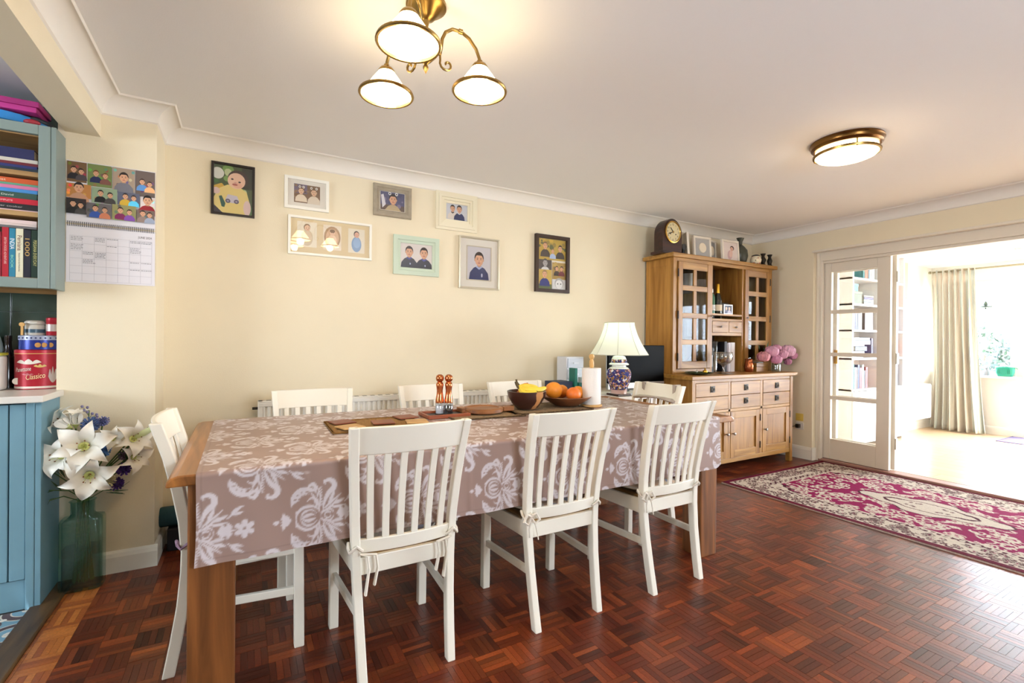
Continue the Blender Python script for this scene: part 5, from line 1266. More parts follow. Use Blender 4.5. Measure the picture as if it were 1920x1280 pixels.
black_straw = woven_mat('mottled_weave', (206, 176, 128), (104, 80, 56), 70); bs_e = mat('dark_braid', (124, 98, 68), .9, var=.5, vscale=80)
placemat('straw woven placemat under the coasters at the left of the table', .565, 2.345, .44, .33, -.02, straw, straw_e)
placemat('mottled woven placemat under the round chopping board', 1.165, 2.40, .42, .30, -.05, black_straw, bs_e)
placemat('mottled woven placemat under the two fruit bowls', 1.60, 2.46, .55, .36, -.03, black_straw, bs_e)
lea = mat('brown_leather', (128, 66, 40), .45, bump=.1, bscale=300)
GCo = 'coasters on the straw placemat'
for lb, x, y, r, z, m_ in (('brown leather coaster at the left edge of the straw placemat', .425, 2.425, .2, .0085, lea), ('brown leather coaster in the middle of the straw placemat', .60, 2.335, -.1, .0085, lea), ('brown leather coaster at the far edge of the straw placemat', .745, 2.44, .15, .0085, lea), ('pale wooden coaster at the near left corner of the straw placemat', .435, 2.275, .3, .0085, wood('pale_coaster', (176, 130, 74), (214, 172, 110), 'X', .5)), ('pale wooden coaster at the near right corner of the straw placemat', .755, 2.285, -.2, .0085, wood('pale_coaster', (176, 130, 74), (214, 172, 110), 'X', .5))):
    o = B(-.052, .052, -.052, .052, 0, .007).build('coaster', m_, None, bevel=.003); o.location = (x, y, TT + z); o.rotation_euler = (0, 0, r); tag(o, lb, 'coaster', GCo)
red_w = wood('red_tray_wood', (110, 50, 26), (162, 84, 46), 'X', .4)
tr = thing('condiment_tray', 'small wooden tray with slate inlay under the pepper mills', 'tray', (.975, 2.47, TT))
B(.855, 1.075, 2.375, 2.525, TT, TT + .008).build('base', mat('slate', (60, 60, 64), .5, bump=.3, bscale=60), tr)
for b_ in ((.845, 1.085, 2.365, 2.378, TT, TT + .02), (.845, 1.085, 2.522, 2.535, TT, TT + .02), (.845, .858, 2.378, 2.522, TT, TT + .02), (1.072, 1.085, 2.378, 2.522, TT, TT + .02)): B(*b_).build('edge', red_w, tr, bevel=.003)
copper = mat('polished_copper', (204, 122, 78), .14, 1.); acr = pane_mat('clear_acrylic', (236, 240, 246), .2)
for lb, x, y, fill in (('copper topped salt mill on the slate tray', .945, 2.47, mat('salt', (232, 232, 234), .8)), ('copper topped pepper mill right of the salt mill', .990, 2.452, mat('peppercorn', (40, 36, 36), .9, var=.4, vscale=120))):
    t = thing('spice_mill', lb, 'mill', (x, y, TT + .008), 'copper mills on the tray'); c_ = (x, y, TT + .008)
    MB().lathe([(0, 0), (.024, 0), (.025, .004), (.025, .062), (.0235, .064), (0, .064)], c_, 22).build('acrylic_base', acr, t, smooth=True)
    MB().lathe([(0, .006), (.021, .006), (.021, .048), (0, .048)], c_, 18).build('contents', fill, t, smooth=True)
    MB().lathe([(.0235, .062), (.0235, .075), (.018, .105), (.0165, .130), (.019, .150), (.021, .162), (.017, .174), (.012, .178), (.020, .186), (.0225, .198), (.019, .211), (.010, .218), (0, .219)], c_, 24).build('copper_top', copper, t, smooth=True)
bd = thing('chopping_board', 'thick round wooden board with a square handle on the mottled placemat', 'board', (1.22, 2.44, TT + .0095))
bw = wood('board_acacia', (110, 66, 34), (164, 106, 58), 'X', .45); zz = TT + .0095
MB().lathe([(0, 0), (.108, 0), (.115, .005), (.115, .021), (.108, .026), (.092, .026), (.088, .021), (0, .021)], (1.195, 2.44, zz), 40).build('disc', bw, bd, smooth=True)
B(1.305, 1.375, 2.395, 2.455, zz, zz + .026).build('handle', bw, bd, bevel=.004)
B(1.065, 1.10, 2.43, 2.52, zz, zz + .026).build('stub', bw, bd, bevel=.004)
# ---- fruit bowls
bowl1 = thing('fruit_bowl', 'deep two-tone carved wooden bowl holding bananas', 'bowl', (1.485, 2.44, TT + .0095))
zb1 = TT + .0095; bc = (1.485, 2.44, zb1)
two = mat('two_tone_wood', (62, 34, 26), .3, coat=.3); N = two.node_tree.nodes; L = two.node_tree.links
tc = N.new('ShaderNodeTexCoord'); ns = N.new('ShaderNodeTexNoise'); ns.inputs['Scale'].default_value = 9; L.new(tc.outputs['Object'], ns.inputs['Vector'])
sx_ = N.new('ShaderNodeSeparateXYZ'); L.new(tc.outputs['Object'], sx_.inputs[0]); ad = N.new('ShaderNodeMath'); ad.operation = 'MULTIPLY_ADD'; ad.inputs[1].default_value = .16; L.new(ns.outputs[0], ad.inputs[0]); L.new(sx_.outputs[0], ad.inputs[2])
cr = N.new('ShaderNodeValToRGB'); cr.color_ramp.interpolation = 'CONSTANT'; e = cr.color_ramp.elements; e[0].color = (*lin((58, 30, 24)), 1); e[1].position = .085; e[1].color = (*lin((190, 134, 82)), 1); q = e.new(.135); q.color = (*lin((52, 28, 22)), 1)
L.new(ad.outputs[0], cr.inputs[0]); L.new(cr.outputs[0], N['Principled BSDF'].inputs['Base Color'])
MB().lathe([(0, 0), (.055, 0), (.062, .004), (.090, .035), (.112, .075), (.118, .105), (.112, .107), (.104, .078), (.082, .042), (.05, .018), (0, .014)], bc, 40).build('bowl', two, bowl1, smooth=True)
bowl2 = MB().lathe([(0, 0), (.075, 0), (.082, .004), (.135, .036), (.160, .056), (.158, .060), (.130, .044), (.08, .016), (0, .012)], (1.795, 2.465, zb1), 44).build('fruit_dish', wood('dish_walnut', (84, 46, 26), (134, 80, 46), 'X', .35), None, smooth=True)
tag(bowl2, 'wide shallow walnut dish piled with oranges', 'dish')
orange = mat('orange_peel', (238, 146, 40), .45, bump=.25, bscale=220, var=.08, vscale=20); mango = mat('blushed_orange', (236, 120, 40), .4, bump=.2, bscale=220, var=.12, vscale=14)
GO = 'oranges in the bowls'
for lb, x, y, z, r, m_ in (('large orange at the left rear of the walnut dish', 1.705, 2.475, .096, .055, orange), ('reddish orange at the front of the walnut dish', 1.80, 2.395, .074, .047, mango), ('orange at the right of the walnut dish', 1.885, 2.462, .074, .045, orange), ('orange at the back of the walnut dish, half hidden', 1.80, 2.525, .080, .045, orange), ('orange in the carved bowl behind the bananas', 1.50, 2.475, .108, .043, mango)):
    o = thing('orange', lb, 'orange', (x, y, zb1 + z - r), GO)
    MB().ell((x, y, zb1 + z), r, r, r * .95, 20, 14).build('fruit', m_, o, smooth=True, ang=180)
    MB().lathe([(0, .002), (.004, .001), (.005, -.002)], (x + .01, y, zb1 + z + r * .94), 8).build('stem_button', mat('stem_green', (96, 96, 50), .8), o)
ban = mat('banana_skin', (238, 206, 62), .5, var=.08, vscale=14)
for lb, pts, fl_ in (('long yellow banana lying towards the right of the carved bowl', [(1.415, 2.41, .125), (1.45, 2.392, .123), (1.50, 2.385, .117), (1.55, 2.39, .115), (1.595, 2.405, .122)], 0), ('second yellow banana with its stalk up at the left of the carved bowl', [(1.418, 2.418, .142), (1.428, 2.40, .108), (1.445, 2.388, .098), (1.475, 2.375, .097), (1.51, 2.372, .107)], 1), ('third yellow banana lying behind in the carved bowl', [(1.42, 2.43, .128), (1.46, 2.435, .135), (1.51, 2.44, .130), (1.56, 2.44, .121)], 0)):
    b0 = thing('banana', lb, 'banana', (pts[0][0], pts[0][1], zb1 + .09), 'bananas in the carved bowl')
    P_ = [Vector((x, y, zb1 + z)) for x, y, z in pts]; n = len(P_); path = []
    for i in range(n - 1):
        for t_ in (0, .33, .66): path.append(P_[i].lerp(P_[i + 1], t_))
    path.append(P_[-1]); m_ = len(path)
    MB().tube(path, [.016 * min(1, .5 + 2.2 * min(i / (m_ - 1), 1 - i / (m_ - 1)) + .1) for i in range(m_)], 7).build('fruit', ban, b0, smooth=True, ang=50)
    MB().tube([path[0], path[0] + Vector((-.012, .006, .022)), path[0] + Vector((-.014, .008, .036))], [.008, .006, .007], 6).build('stalk', mat('banana_stalk', (92, 74, 40), .8), b0, smooth=True)
    MB().ell(tuple(path[-1]), .007, .007, .007, 8, 6).build('tip', mat('banana_tip', (40, 32, 26), .9), b0, smooth=True)
# ---- kitchen roll
kr = thing('kitchen_roll', 'white kitchen paper roll on a wooden holder beside the oranges', 'kitchen roll', (1.945, 2.40, TT))
pine = wood('pine_holder', (206, 156, 88), (232, 190, 124), 'Z', .4); kc = (1.945, 2.40, TT)
MB().lathe([(0, 0), (.066, 0), (.070, .004), (.070, .012), (.064, .016), (0, .016)], kc, 30).build('base', pine, kr, smooth=True)
MB().lathe([(.016, .017), (.060, .017), (.060, .245), (.016, .245), (.016, .017)], kc, 36).build('paper', mat('kitchen_paper', (240, 236, 230), .9, bump=.3, bscale=120), kr, smooth=True)
MB().lathe([(.012, .016), (.012, .25), (.015, .26), (.015, .285), (.011, .295), (.010, .300), (.015, .308), (.018, .318), (.014, .330), (0, .335)], kc, 20).build('spindle', pine, kr, smooth=True)

# ------------------------------------------------------------ desk in the corner with computer and lamp
dk = thing('corner_desk', 'narrow white desk against the back wall beside the sideboard', 'desk', (2.70, 3.13, 0))
dw = mat('white_desk_board', (226, 220, 212), .4)
B(2.05, 3.12, 2.90, 3.378, .749, .775).build('desktop', dw, dk, bevel=.003)
B(2.482, 2.90, 2.735, 2.899, .749, .775).build('desktop_wing', dw, dk, bevel=.003)
for x, y in ((2.09, 2.93), (2.09, 3.32), (2.52, 2.76), (2.84, 2.76), (3.05, 2.93), (3.05, 3.32)): B(x, x + .04, y, y + .04, 0, .749).build('leg', dw, dk, bevel=.003)
B(2.13, 3.05, 3.33, 3.345, .63, .749).build('back_rail', dw, dk)
DZ = .7755
lp = thing('table_lamp', 'porcelain ginger jar table lamp with a flared white shade', 'lamp', (2.735, 3.0, DZ)); LC = (2.735, 3.0, DZ)
B(2.735 - .072, 2.735 + .072, 3.0 - .072, 3.0 + .072, DZ, DZ + .018).build('wooden_stand', maho, lp, bevel=.005)
jar = floral_mat('imari_pattern', [(42, 48, 110), (56, 60, 120), (206, 150, 150), (70, 40, 70), (222, 214, 206), (150, 110, 60)], 80, (60, 60, 110)); pw = mat('porcelain_white', (230, 232, 224), .12)
MB().lathe([(0, .018), (.060, .018), (.062, .03), (.068, .048), (.085, .10), (.098, .15), (.100, .180), (.096, .205), (.084, .222)], LC, 32).build('jar_body', jar, lp, smooth=True)
MB().lathe([(.084, .222), (.070, .234), (.058, .238), (.056, .258), (.0, .258)], LC, 32).build('jar_neck', pw, lp, smooth=True)
MB().lathe([(.066, .018), (.064, .032), (.070, .050), (.063, .052), (.058, .02)], LC, 32).build('foot_ring', mat('pink_porcelain', (206, 172, 160), .2), lp, smooth=True)
lid = MB().lathe([(.078, .252), (.082, .258), (.076, .266), (.066, .270), (.060, .30), (.050, .322), (.026, .330), (.014, .334), (.014, .346), (0, .348)], LC, 32).build('jar_lid', pw, lp, smooth=True)
MB().lathe([(.0665, .272), (.0608, .299), (.0612, .299), (.067, .272)], LC, 32).build('painted_band', jar, lid, smooth=True)
MB().lathe([(.006, .346), (.006, .47), (.014, .47), (.014, .50), (0, .50)], LC, 12).build('stem', brass, lp, smooth=True)
lsh = mat('silk_shade', (250, 250, 236), .8); b = lsh.node_tree.nodes['Principled BSDF']
nt = lsh.node_tree; tl = nt.nodes.new('ShaderNodeBsdfTranslucent'); tl.inputs[0].default_value = (*lin((250, 250, 236)), 1); mxs = nt.nodes.new('ShaderNodeMixShader'); mxs.inputs[0].default_value = .3
nt.links.new(b.outputs[0], mxs.inputs[1]); nt.links.new(tl.outputs[0], mxs.inputs[2]); nt.links.new(mxs.outputs[0], nt.nodes['Material Output'].inputs[0])
mb = MB(); prof = []
for i in range(13):
    t_ = i / 12; prof.append((.120 + (.235 - .120) * (t_ ** 1.7 * .75 + t_ * .25), .600 - .262 * t_))
def octo(a_): return 1 - .03 * abs(math.sin(4 * a_))
vs = []; seg = 64
for i in range(seg):
    a_ = 2 * PI * i / seg
    for r_, z_ in prof: vs.append((LC[0] + r_ * octo(a_) * math.cos(a_), LC[1] + r_ * octo(a_) * math.sin(a_), LC[2] + z_))
n = len(prof); mb.add(vs, [(i * n + k, ((i + 1) % seg) * n + k, ((i + 1) % seg) * n + k + 1, i * n + k + 1) for i in range(seg) for k in range(n - 1)])
shd = mb.build('shade', lsh, lp, smooth=True, ang=60)
rb = mat('shade_binding', (206, 206, 186), .8)
for k in range(8):
    a_ = 2 * PI * k / 8; MB().tube([(LC[0] + (r_ + .001) * math.cos(a_), LC[1] + (r_ + .001) * math.sin(a_), LC[2] + z_) for r_, z_ in prof], .0022, 5).build('rib', rb, shd, smooth=True)
for i in (0, 12): MB().tube([(LC[0] + prof[i][0] * octo(a_) * math.cos(a_), LC[1] + prof[i][0] * octo(a_) * math.sin(a_), LC[2] + prof[i][1]) for a_ in [2 * PI * j / 64 for j in range(65)]], .003, 5, caps=False).build('hem', rb, shd, smooth=True)
MB().ell((LC[0], LC[1], LC[2] + .51), .026, .026, .034, 14, 10).build('bulb', mat('cool_lit_bulb', (240, 255, 240), .3, est=25., ecol=(236, 255, 232)), lp, smooth=True)
lp.location = (2.566, 2.831, DZ); lp.scale = (.945, .945, .945)
point('table_lamp_light', (2.566, 2.831, DZ + .47), 5, lin((226, 255, 226)), .03)

im = thing('desktop_computer', 'large aluminium all in one desktop computer with a switched off black screen', 'computer', (2.995, 3.1, DZ))
alu = mat('brushed_aluminium', (198, 198, 198), .35, .7); MB().box(2.672, 3.333, 3.080, 3.10, .842, 1.165).build('screen', mat('black_screen', (3, 3, 4), .45, spec=.05), im, bevel=.006)
B(2.672, 3.333, 3.078, 3.102, .790, .842).build('chin', alu, im, bevel=.004); MB().prism([(2.68, .795), (3.325, .795), (3.325, 1.16), (2.68, 1.16)], 'Y', 3.101, 3.125).build('back_shell', alu, im, bevel=.01)
MB().hexa([(2.90, 3.06, DZ), (3.09, 3.06, DZ), (3.09, 3.22, DZ), (2.90, 3.22, DZ), (2.90, 3.06, DZ + .005), (3.09, 3.06, DZ + .005), (3.09, 3.22, DZ + .005), (2.90, 3.22, DZ + .005)]).hexa([(2.92, 3.16, DZ), (3.07, 3.16, DZ), (3.07, 3.20, DZ), (2.92, 3.20, DZ), (2.94, 3.125, .95), (3.05, 3.125, .95), (3.05, 3.15, .95), (2.94, 3.15, .95)]).build('stand', alu, im, bevel=.003)
paper = mat('white_paper', (236, 238, 240), .8)
for lb, x, y, r, c_ in (('sheet of paper on the desk in front of the lamp stand', 2.77, 2.85, .25, (238, 238, 236)), ('blue and white leaflet on the desk by the right head chair', 3.0, 2.965, -.1, (206, 220, 236))):
    o = thing('paper_sheet', lb, 'paper', (0, 0, 0), 'papers on the desk'); B(-.105, .105, -.06, .06, 0, .0015).build('sheet', paper, o)
    pm_ = MB(); pm_.col = c_
    for k in range(5): pm_.col = [(90, 110, 150), (60, 60, 70), (170, 190, 214)][k % 3]; pm_.box(-.09, -.09 + .03 + .03 * ((k * 3) % 5), -.045 + k * .02, -.038 + k * .02, .0015, .0017)
    pm_.build('print', mat('photo_paper'), o); o.location = (x, y, DZ + .0005); o.rotation_euler = (0, 0, r)
tag(MB().lathe([(0, 0), (.020, 0), (.022, .05), (.016, .075), (.010, .085), (.010, .10), (0, .10)], (2.70, 2.93, DZ), 14).build('red_bottle', mat('red_glass', (150, 20, 30), .15), None, smooth=True), 'small red bottle on the desk between lamp and computer', 'bottle')
tag(MB().box(2.76, 2.86, 3.02, 3.05, DZ, DZ + .018).build('stapler', blk, None, bevel=.006), 'black stapler on the desk in front of the computer', 'stapler')
db = thing('plastic_drawers', 'translucent plastic drawer tower on the desk near the wall', 'drawers', (2.42, 3.27, DZ))
tp = mat('milky_plastic', (214, 216, 222), .3)
B(2.33, 2.51, 3.20, 3.34, DZ, DZ + .29).build('case', tp, db, bevel=.006)
for k in range(3): d_ = B(2.34, 2.50, 3.192, 3.20, DZ + .012 + k * .093, DZ + .092 + k * .093).build('drawer', mat('milky_drawer', (196, 200, 210), .3), db, bevel=.003); B(2.395, 2.445, 3.184, 3.192, DZ + .045 + k * .093, DZ + .058 + k * .093).build('grip', tp, d_)
tag(B(2.305, 2.33, 3.05, 3.13, DZ, DZ + .205).build('green_folder', mat('green_card', (34, 110, 96), .5), None, bevel=.001), 'tall green folder standing upright on the desk', 'folder')
tag(B(2.335, 2.36, 3.03, 3.11, DZ, DZ + .09).build('green_block', mat('dark_green_card', (28, 90, 80), .5), None, bevel=.001), 'short green box beside the tall green folder', 'box')
bb = thing('blue_carton', 'blue and white carton on the desk behind the kitchen roll', 'box', (2.44, 3.06, DZ))
B(2.375, 2.53, 3.02, 3.10, DZ, DZ + .13).build('carton', mat('white_carton', (220, 226, 232), .6), bb, bevel=.002); B(2.44, 2.528, 3.0185, 3.02, DZ + .01, DZ + .12).build('blue_label', mat('blue_print', (30, 70, 140), .5), bb); MB().lathe([(0, -.0005), (.024, -.0005), (.024, 0)], (2.49, 3.0185, DZ + .085), 18, 'Y').build('logo_disc', mat('pale_blue_print', (150, 180, 220), .5), bb)
tag(B(2.13, 2.29, 3.06, 3.22, DZ, DZ + .10).build('book_stack_box', mat('navy_box', (40, 48, 72), .6), None, bevel=.002), 'navy box file lying behind the oranges on the desk', 'box')
# ------------------------------------------------------------ kitchen units at the left
blue = mat('blue_unit_paint', (114, 154, 170), .5, var=.03, vscale=12)
ku = thing('kitchen_base_unit', 'blue painted kitchen base unit ending beside the vase of lilies', 'kitchen unit', (-1.2, 3.1, 0))
KF = 2.85
B(-.802, -.782, KF, 3.095, 0, .908).build('end_panel', blue, ku, bevel=.002)
B(-.832, -.803, KF - .002, KF + .022, 0, .908).build('corner_post', blue, ku, bevel=.003)
B(-1.7, -.804, KF + .03, 3.38, .0, .905).build('carcass', mat('unit_inside', (60, 80, 90), .6), ku)
for a_, b_ in ((-.885, -.834), (-1.33, -.890), (-1.69, -1.335)): d = B(a_, b_, KF + .004, KF + .028, .135, .900).build('door', blue, ku, bevel=.003)
B(-1.7, -.834, KF + .016, KF + .030, 0, .130).build('plinth', blue, ku)
wt = B(-1.72, -.768, 2.815, 3.098, .909, .939).build('kitchen_worktop', mat('pale_worktop', (226, 220, 210), .3), None, bevel=.004)
tag(wt, 'pale worktop on the blue kitchen unit', 'worktop')
kt = struct(B(-1.7, -.787, 3.385, 3.399, .94, 1.50).build('wall_kitchen_splashback', mat('splash_grout', (150, 156, 148), .8)))
gt = mat('green_glazed_tile', (66, 84, 76), .18, var=.25, vscale=9, bump=.15, bscale=14)
for i in range(5):
    for j in range(3):
        x1 = -.83 - .2 * (i - 1); x0 = x1 - .198; z0 = .922 + .2 * j; B(max(x0, -1.7), min(x1, -.787), 3.377, 3.386, max(z0, .941), z0 + .198).build('tile', gt, kt, bevel=.002)
B(-1.7, -.787, 3.09, 3.376, .909, .938).build('worktop_back', mat('pale_worktop'), wt)

# ---- tins and jars on the worktop
KZ = .9395
tin = thing('biscuit_tin', 'tall red oval cake tin with gold and white lettering on the kitchen worktop', 'tin', (-.882, 3.22, KZ))
redt = mat('red_tin', (176, 28, 48), .3, .2); goldt = mat('gold_print', (220, 190, 110), .4); whitet = mat('white_print', (236, 226, 214), .5)
TCn = (-.882, 3.22, KZ); rx = .085
MB().lathe([(0, 0), (rx, 0), (rx, .178), (0, .178)], TCn, 44, sy=.72).build('body', redt, tin, smooth=True)
MB().lathe([(rx + .0015, .160), (rx + .0015, .190), (rx - .004, .193), (0, .193)], TCn, 44, sy=.72).build('lid', redt, tin, smooth=True)
MB().lathe([(rx + .0005, .004), (rx + .0005, .014)], TCn, 44, sy=.72).build('white_band', whitet, tin, smooth=True)
MB().lathe([(rx + .0018, .172), (rx + .0018, .1745)], TCn, 44, sy=.72).build('gold_band', goldt, tin, smooth=True)
yt = 3.22 - rx * .72 - .0018
def tin_text(txt, u, v, size, w, m_, shear=.35, tilt=0.):
    M_ = wall_x(TCn[0] + u, yt, TCn[2] + v) @ Matrix.Rotation(tilt, 4, 'Z')
    o = text_mesh(txt, size, M_, 'lettering', m_, tin, width=w, shear=shear)
    for v_ in o.data.vertices:   # wrap the lettering round the oval tin
        q = v_.co.x + ORG[tin.name][0] - TCn[0]; v_.co.y += rx * .72 * (1 - math.sqrt(max(0, 1 - min(1, (q / rx)) ** 2)))
tin_text('Panettone', -.070, .084, .030, .062, whitet, .3, .12); tin_text('Classico', -.030, .046, .036, .072, mat('cream_script', (246, 226, 170), .5), .3, .14)
def scroll(u0, u1, v, h, m_):
    pts = []
    for k in range(25): t_ = k / 24; pts.append((u0 + (u1 - u0) * t_, v + h * (math.sin(PI * t_) * .2 + .8 * abs(math.sin(3 * PI * t_)) * (1 - abs(2 * t_ - 1) * .3))))
    low = [(u0 + (u1 - u0) * (1 - k / 24), v - h * .6 * math.sin(PI * k / 24)) for k in range(25)]
    P_ = pts + low; vs = [(TCn[0] + u, yt + rx * .72 * (1 - math.sqrt(max(0, 1 - (u / rx) ** 2))) - .0003, TCn[2] + w) for u, w in P_]
    n = len(pts); mb_ = MB(); mb_.add(vs, [(k, k + 1, 2 * n - 2 - k, 2 * n - 1 - k) for k in range(n - 1)]); mb_.build('scroll_banner', m_, tin)
scroll(-.066, .028, .131, .016, whitet); scroll(-.045, .0, .072, .006, mat('dusty_pink_print', (196, 110, 116), .5)); scroll(.0, .045, .112, .010, goldt)
MB().lathe([(0, -.0008), (.016, -.0008), (.016, 0)], (TCn[0] - .066, yt + .022, TCn[2] + .04), 18, 'Y').build('round_badge', whitet, tin)
scroll(.05, .078, .06, .05, mat('chef_print', (206, 190, 186), .5))
bt = thing('blue_biscuit_tin', 'round blue biscuit tin stacked on the red cake tin', 'tin', (-.875, 3.22, KZ + .194)); bz = KZ + .1935
MB().lathe([(0, 0), (.078, 0), (.078, .046), (0, .046)], (-.875, 3.22, bz), 40, sy=.78).build('body', mat('blue_tin', (34, 52, 140), .25, .3), bt, smooth=True)
MB().lathe([(.0795, .046), (.080, .066), (.076, .069), (0, .069)], (-.875, 3.22, bz), 40, sy=.78).build('lid', mat('blue_tin_lid', (170, 176, 200), .3, .2), bt, smooth=True)
for k in range(4): MB().lathe([(0, -.0015), (.010, -.0012), (.012, 0)], (-.868 + .021 * k, 3.22 - .078 * .78 * math.sqrt(1 - ((.007 + .021 * k) / .078) ** 2) - .0005, bz + .022), 12, 'Y').build('cookie_print', mat('cookie_print', (196, 140, 70), .6), bt)
for k in range(9): x_ = -.066 + .0165 * k; MB().lathe([(0, -.0008), (.004, -.0008), (.004, 0)], (-.875 + x_, 3.22 - .0798 * .78 * math.sqrt(1 - (x_ / .0798) ** 2) - .0008, bz + .056), 8, 'Y').build('dot_print', mat('navy_print', (36, 40, 90), .6), bt)
jr = thing('clip_jar', 'small ceramic clip top jar with a wooden tag standing on the blue tin', 'jar', (-.905, 3.20, bz + .07)); jz = bz + .0695
MB().lathe([(0, 0), (.036, 0), (.037, .006), (.037, .046), (.034, .052), (0, .052)], (-.895, 3.22, jz), 26).build('body', mat('jar_glaze', (210, 206, 196), .25), jr, smooth=True)
MB().lathe([(.0373, .012), (.0376, .012), (.0376, .030), (.0373, .030)], (-.895, 3.22, jz), 26).build('painted_band', mat('jar_blue', (60, 90, 110), .3), jr, smooth=True)
MB().lathe([(.037, .053), (.039, .056), (.038, .066), (.030, .073), (0, .074)], (-.895, 3.22, jz), 26).build('lid', mat('jar_glaze'), jr, smooth=True)
MB().box(-.934, -.926, 3.175, 3.183, jz, jz + .05).lathe([(0, 3.172), (.010, 3.172), (.010, 3.184), (0, 3.184)], (-.930, 0, jz + .052), 14, 'Y').build('wooden_spoon', pine, jr)
cn = MB().lathe([(0, 0), (.026, 0), (.027, .004), (.027, .066), (.028, .068), (.028, .084), (.024, .088), (0, .088)], (-.822, 3.20, jz), 24).build('red_canister', redt, None, smooth=True); tag(cn, 'small red and silver canister at the right on the blue tin', 'canister')
MB().lathe([(.0275, .02), (.0278, .02), (.0278, .055), (.0275, .055)], (-.822, 3.20, jz), 24).build('label', mat('silver_label', (206, 190, 186), .3, .4), cn, smooth=True)
cw = thing('white_canister', 'white canister with a lime green lid at the edge of the photo', 'canister', (-1.03, 3.18, KZ))
B(-1.10, -.990, 3.12, 3.22, KZ, KZ + .165).build('body', mat('white_canister', (226, 224, 218), .4), cw, bevel=.012); B(-1.102, -.988, 3.118, 3.222, KZ + .165, KZ + .178).build('lid', mat('lime_lid', (176, 176, 60), .4), cw, bevel=.004)
tag(MB().lathe([(0, 0), (.030, 0), (.030, .15), (.014, .19), (.012, .23), (.014, .235), (.014, .26), (0, .26)], (-1.015, 3.30, KZ), 18).build('dark_bottle', mat('brown_bottle', (40, 26, 22), .15), None, smooth=True), 'dark brown bottle behind the white canister', 'bottle')
tag(MB().lathe([(0, 0), (.06, 0), (.07, .1), (.055, .22), (.022, .36), (.006, .42), (0, .42)], (-1.10, 3.31, KZ), 20, wob=lambda a_: 1 + .08 * math.sin(5 * a_)).build('bread_bag', mat('printed_bag', (206, 222, 226), .35, var=.25, vscale=16), None, smooth=True), 'tall printed plastic bag at the left edge of the kitchen worktop', 'bag')

# ---- open wall cabinet full of cookery books
wb = mat('blue_grey_cabinet', (132, 146, 140), .5); obd = wood('cabinet_oak_lining', (150, 112, 66), (190, 152, 100), 'X', .5)
wc = thing('wall_cabinet', 'blue grey open wall cabinet of cookery books beside the calendar', 'cabinet', (-1.15, 3.0, 1.41))
CZ0, CZ1 = 1.405, 2.150
B(-.757, -.739, 2.90, 3.036, CZ0, CZ1).build('end_panel', wb, wc, bevel=.002)
B(-.800, -.7585, 2.898, 2.922, CZ0, CZ1).build('stile', wb, wc, bevel=.003)
B(-1.6, -.800, 2.898, 2.922, CZ0, CZ0 + .045).build('bottom_rail', wb, wc, bevel=.003); B(-1.6, -.800, 2.898, 2.922, CZ1 - .045, CZ1).build('top_rail', wb, wc, bevel=.003)
B(-.800, -.788, 2.922, 3.32, CZ0 + .045, CZ1 - .045).build('lining', obd, wc); B(-1.6, -.788, 3.30, 3.32, CZ0, CZ1).build('back', obd, wc)
B(-1.6, -.788, 2.922, 3.32, CZ0 + .02, CZ0 + .048).build('floor_board', obd, wc); B(-1.6, -.788, 2.922, 3.32, CZ1 - .05, CZ1 - .02).build('roof_board', obd, wc)
for z in (1.742, 1.925): B(-1.6, -.800, 2.915, 3.30, z - .011, z + .011).build('shelf', obd, wc, bevel=.002)
B(-1.615, -1.6, 2.898, 3.32, CZ0, CZ1).build('far_end_panel', wb, wc)
pages = mat('book_pages', (226, 218, 200), .8)
def cbook(label, x0, x1, z0, z1, col, vert, text=None, tcol=(240, 236, 226), size=.016, grp='cookery books in the wall cabinet', y0=2.93, y1=3.13, tx=.006, width=None, strip=None):
    t = thing('cookery_book', label, 'book', ((x0 + x1) / 2, (y0 + y1) / 2, z0), grp)
    m_ = mat('cover_%d_%d_%d' % col, col, .45); w = .0025
    if vert:
        MB().box(x0, x1, y0, y0 + w, z0, z1).box(x0, x0 + w, y0 + w, y1, z0, z1).box(x1 - w, x1, y0 + w, y1, z0, z1).build('cover', m_, t); B(x0 + w, x1 - w, y0 + w, y1 - .004, z0 + .003, z1 - .004).build('pages', pages, t)
    else:
        MB().box(x0, x1, y0, y0 + w, z0, z1).box(x0, x1, y0 + w, y1, z0, z0 + w * .8).box(x0, x1, y0 + w, y1, z1 - w * .8, z1).build('cover', m_, t); B(x0 + .003, x1 - .003, y0 + w, y1 - .004, z0 + w * .8, z1 - w * .8).build('pages', pages, t)
    if strip: B(*(strip[0] + (strip[1],) if False else strip[0])).build('spine_band', mat('band_%d_%d_%d' % strip[1], strip[1], .5), t)
    if text:
        tm_ = mat('ink_%d_%d_%d' % tcol, tcol, .6)
        if vert: text_mesh(text, size, spine_down(x0 + (x1 - x0) / 2 - size * .32, y0 - .0006, z1 - tx), 'title', tm_, t, width=width)
        else: text_mesh(text, size, wall_x(x0 + tx, y0 - .0006, z0 + (z1 - z0) / 2 - size * .34), 'title', tm_, t, width=width)
    return t
ZB = CZ0 + .0485
vb = [(-.952, -.928, .20, (130, 24, 40), None, None, 0), (-.926, -.905, .222, (176, 26, 44), 'BRITISH FOOD ADVENTURE', (240, 200, 190), .011), (-.903, -.883, .220, (44, 128, 158), 'INDIA', (240, 244, 244), .022), (-.881, -.857, .221, (232, 226, 196), 'Persiana', (110, 60, 50), .021), (-.855, -.832, .218, (34, 34, 48), '1000', (196, 160, 90), .022), (-.830, -.805, .219, (26, 52, 40), 'PERSIANA EVERYDAY', (214, 206, 130), .017)]
nmv = ['dark red cookery book at the left of the upright row', 'red cookery book with pale lettering beside the blue spine', 'blue cookery book with large white lettering', 'cream cookery book with dark lettering in the upright row', 'black cookery book with coloured numerals on its spine', 'dark green cookery book with yellow lettering near the right of the upright row']
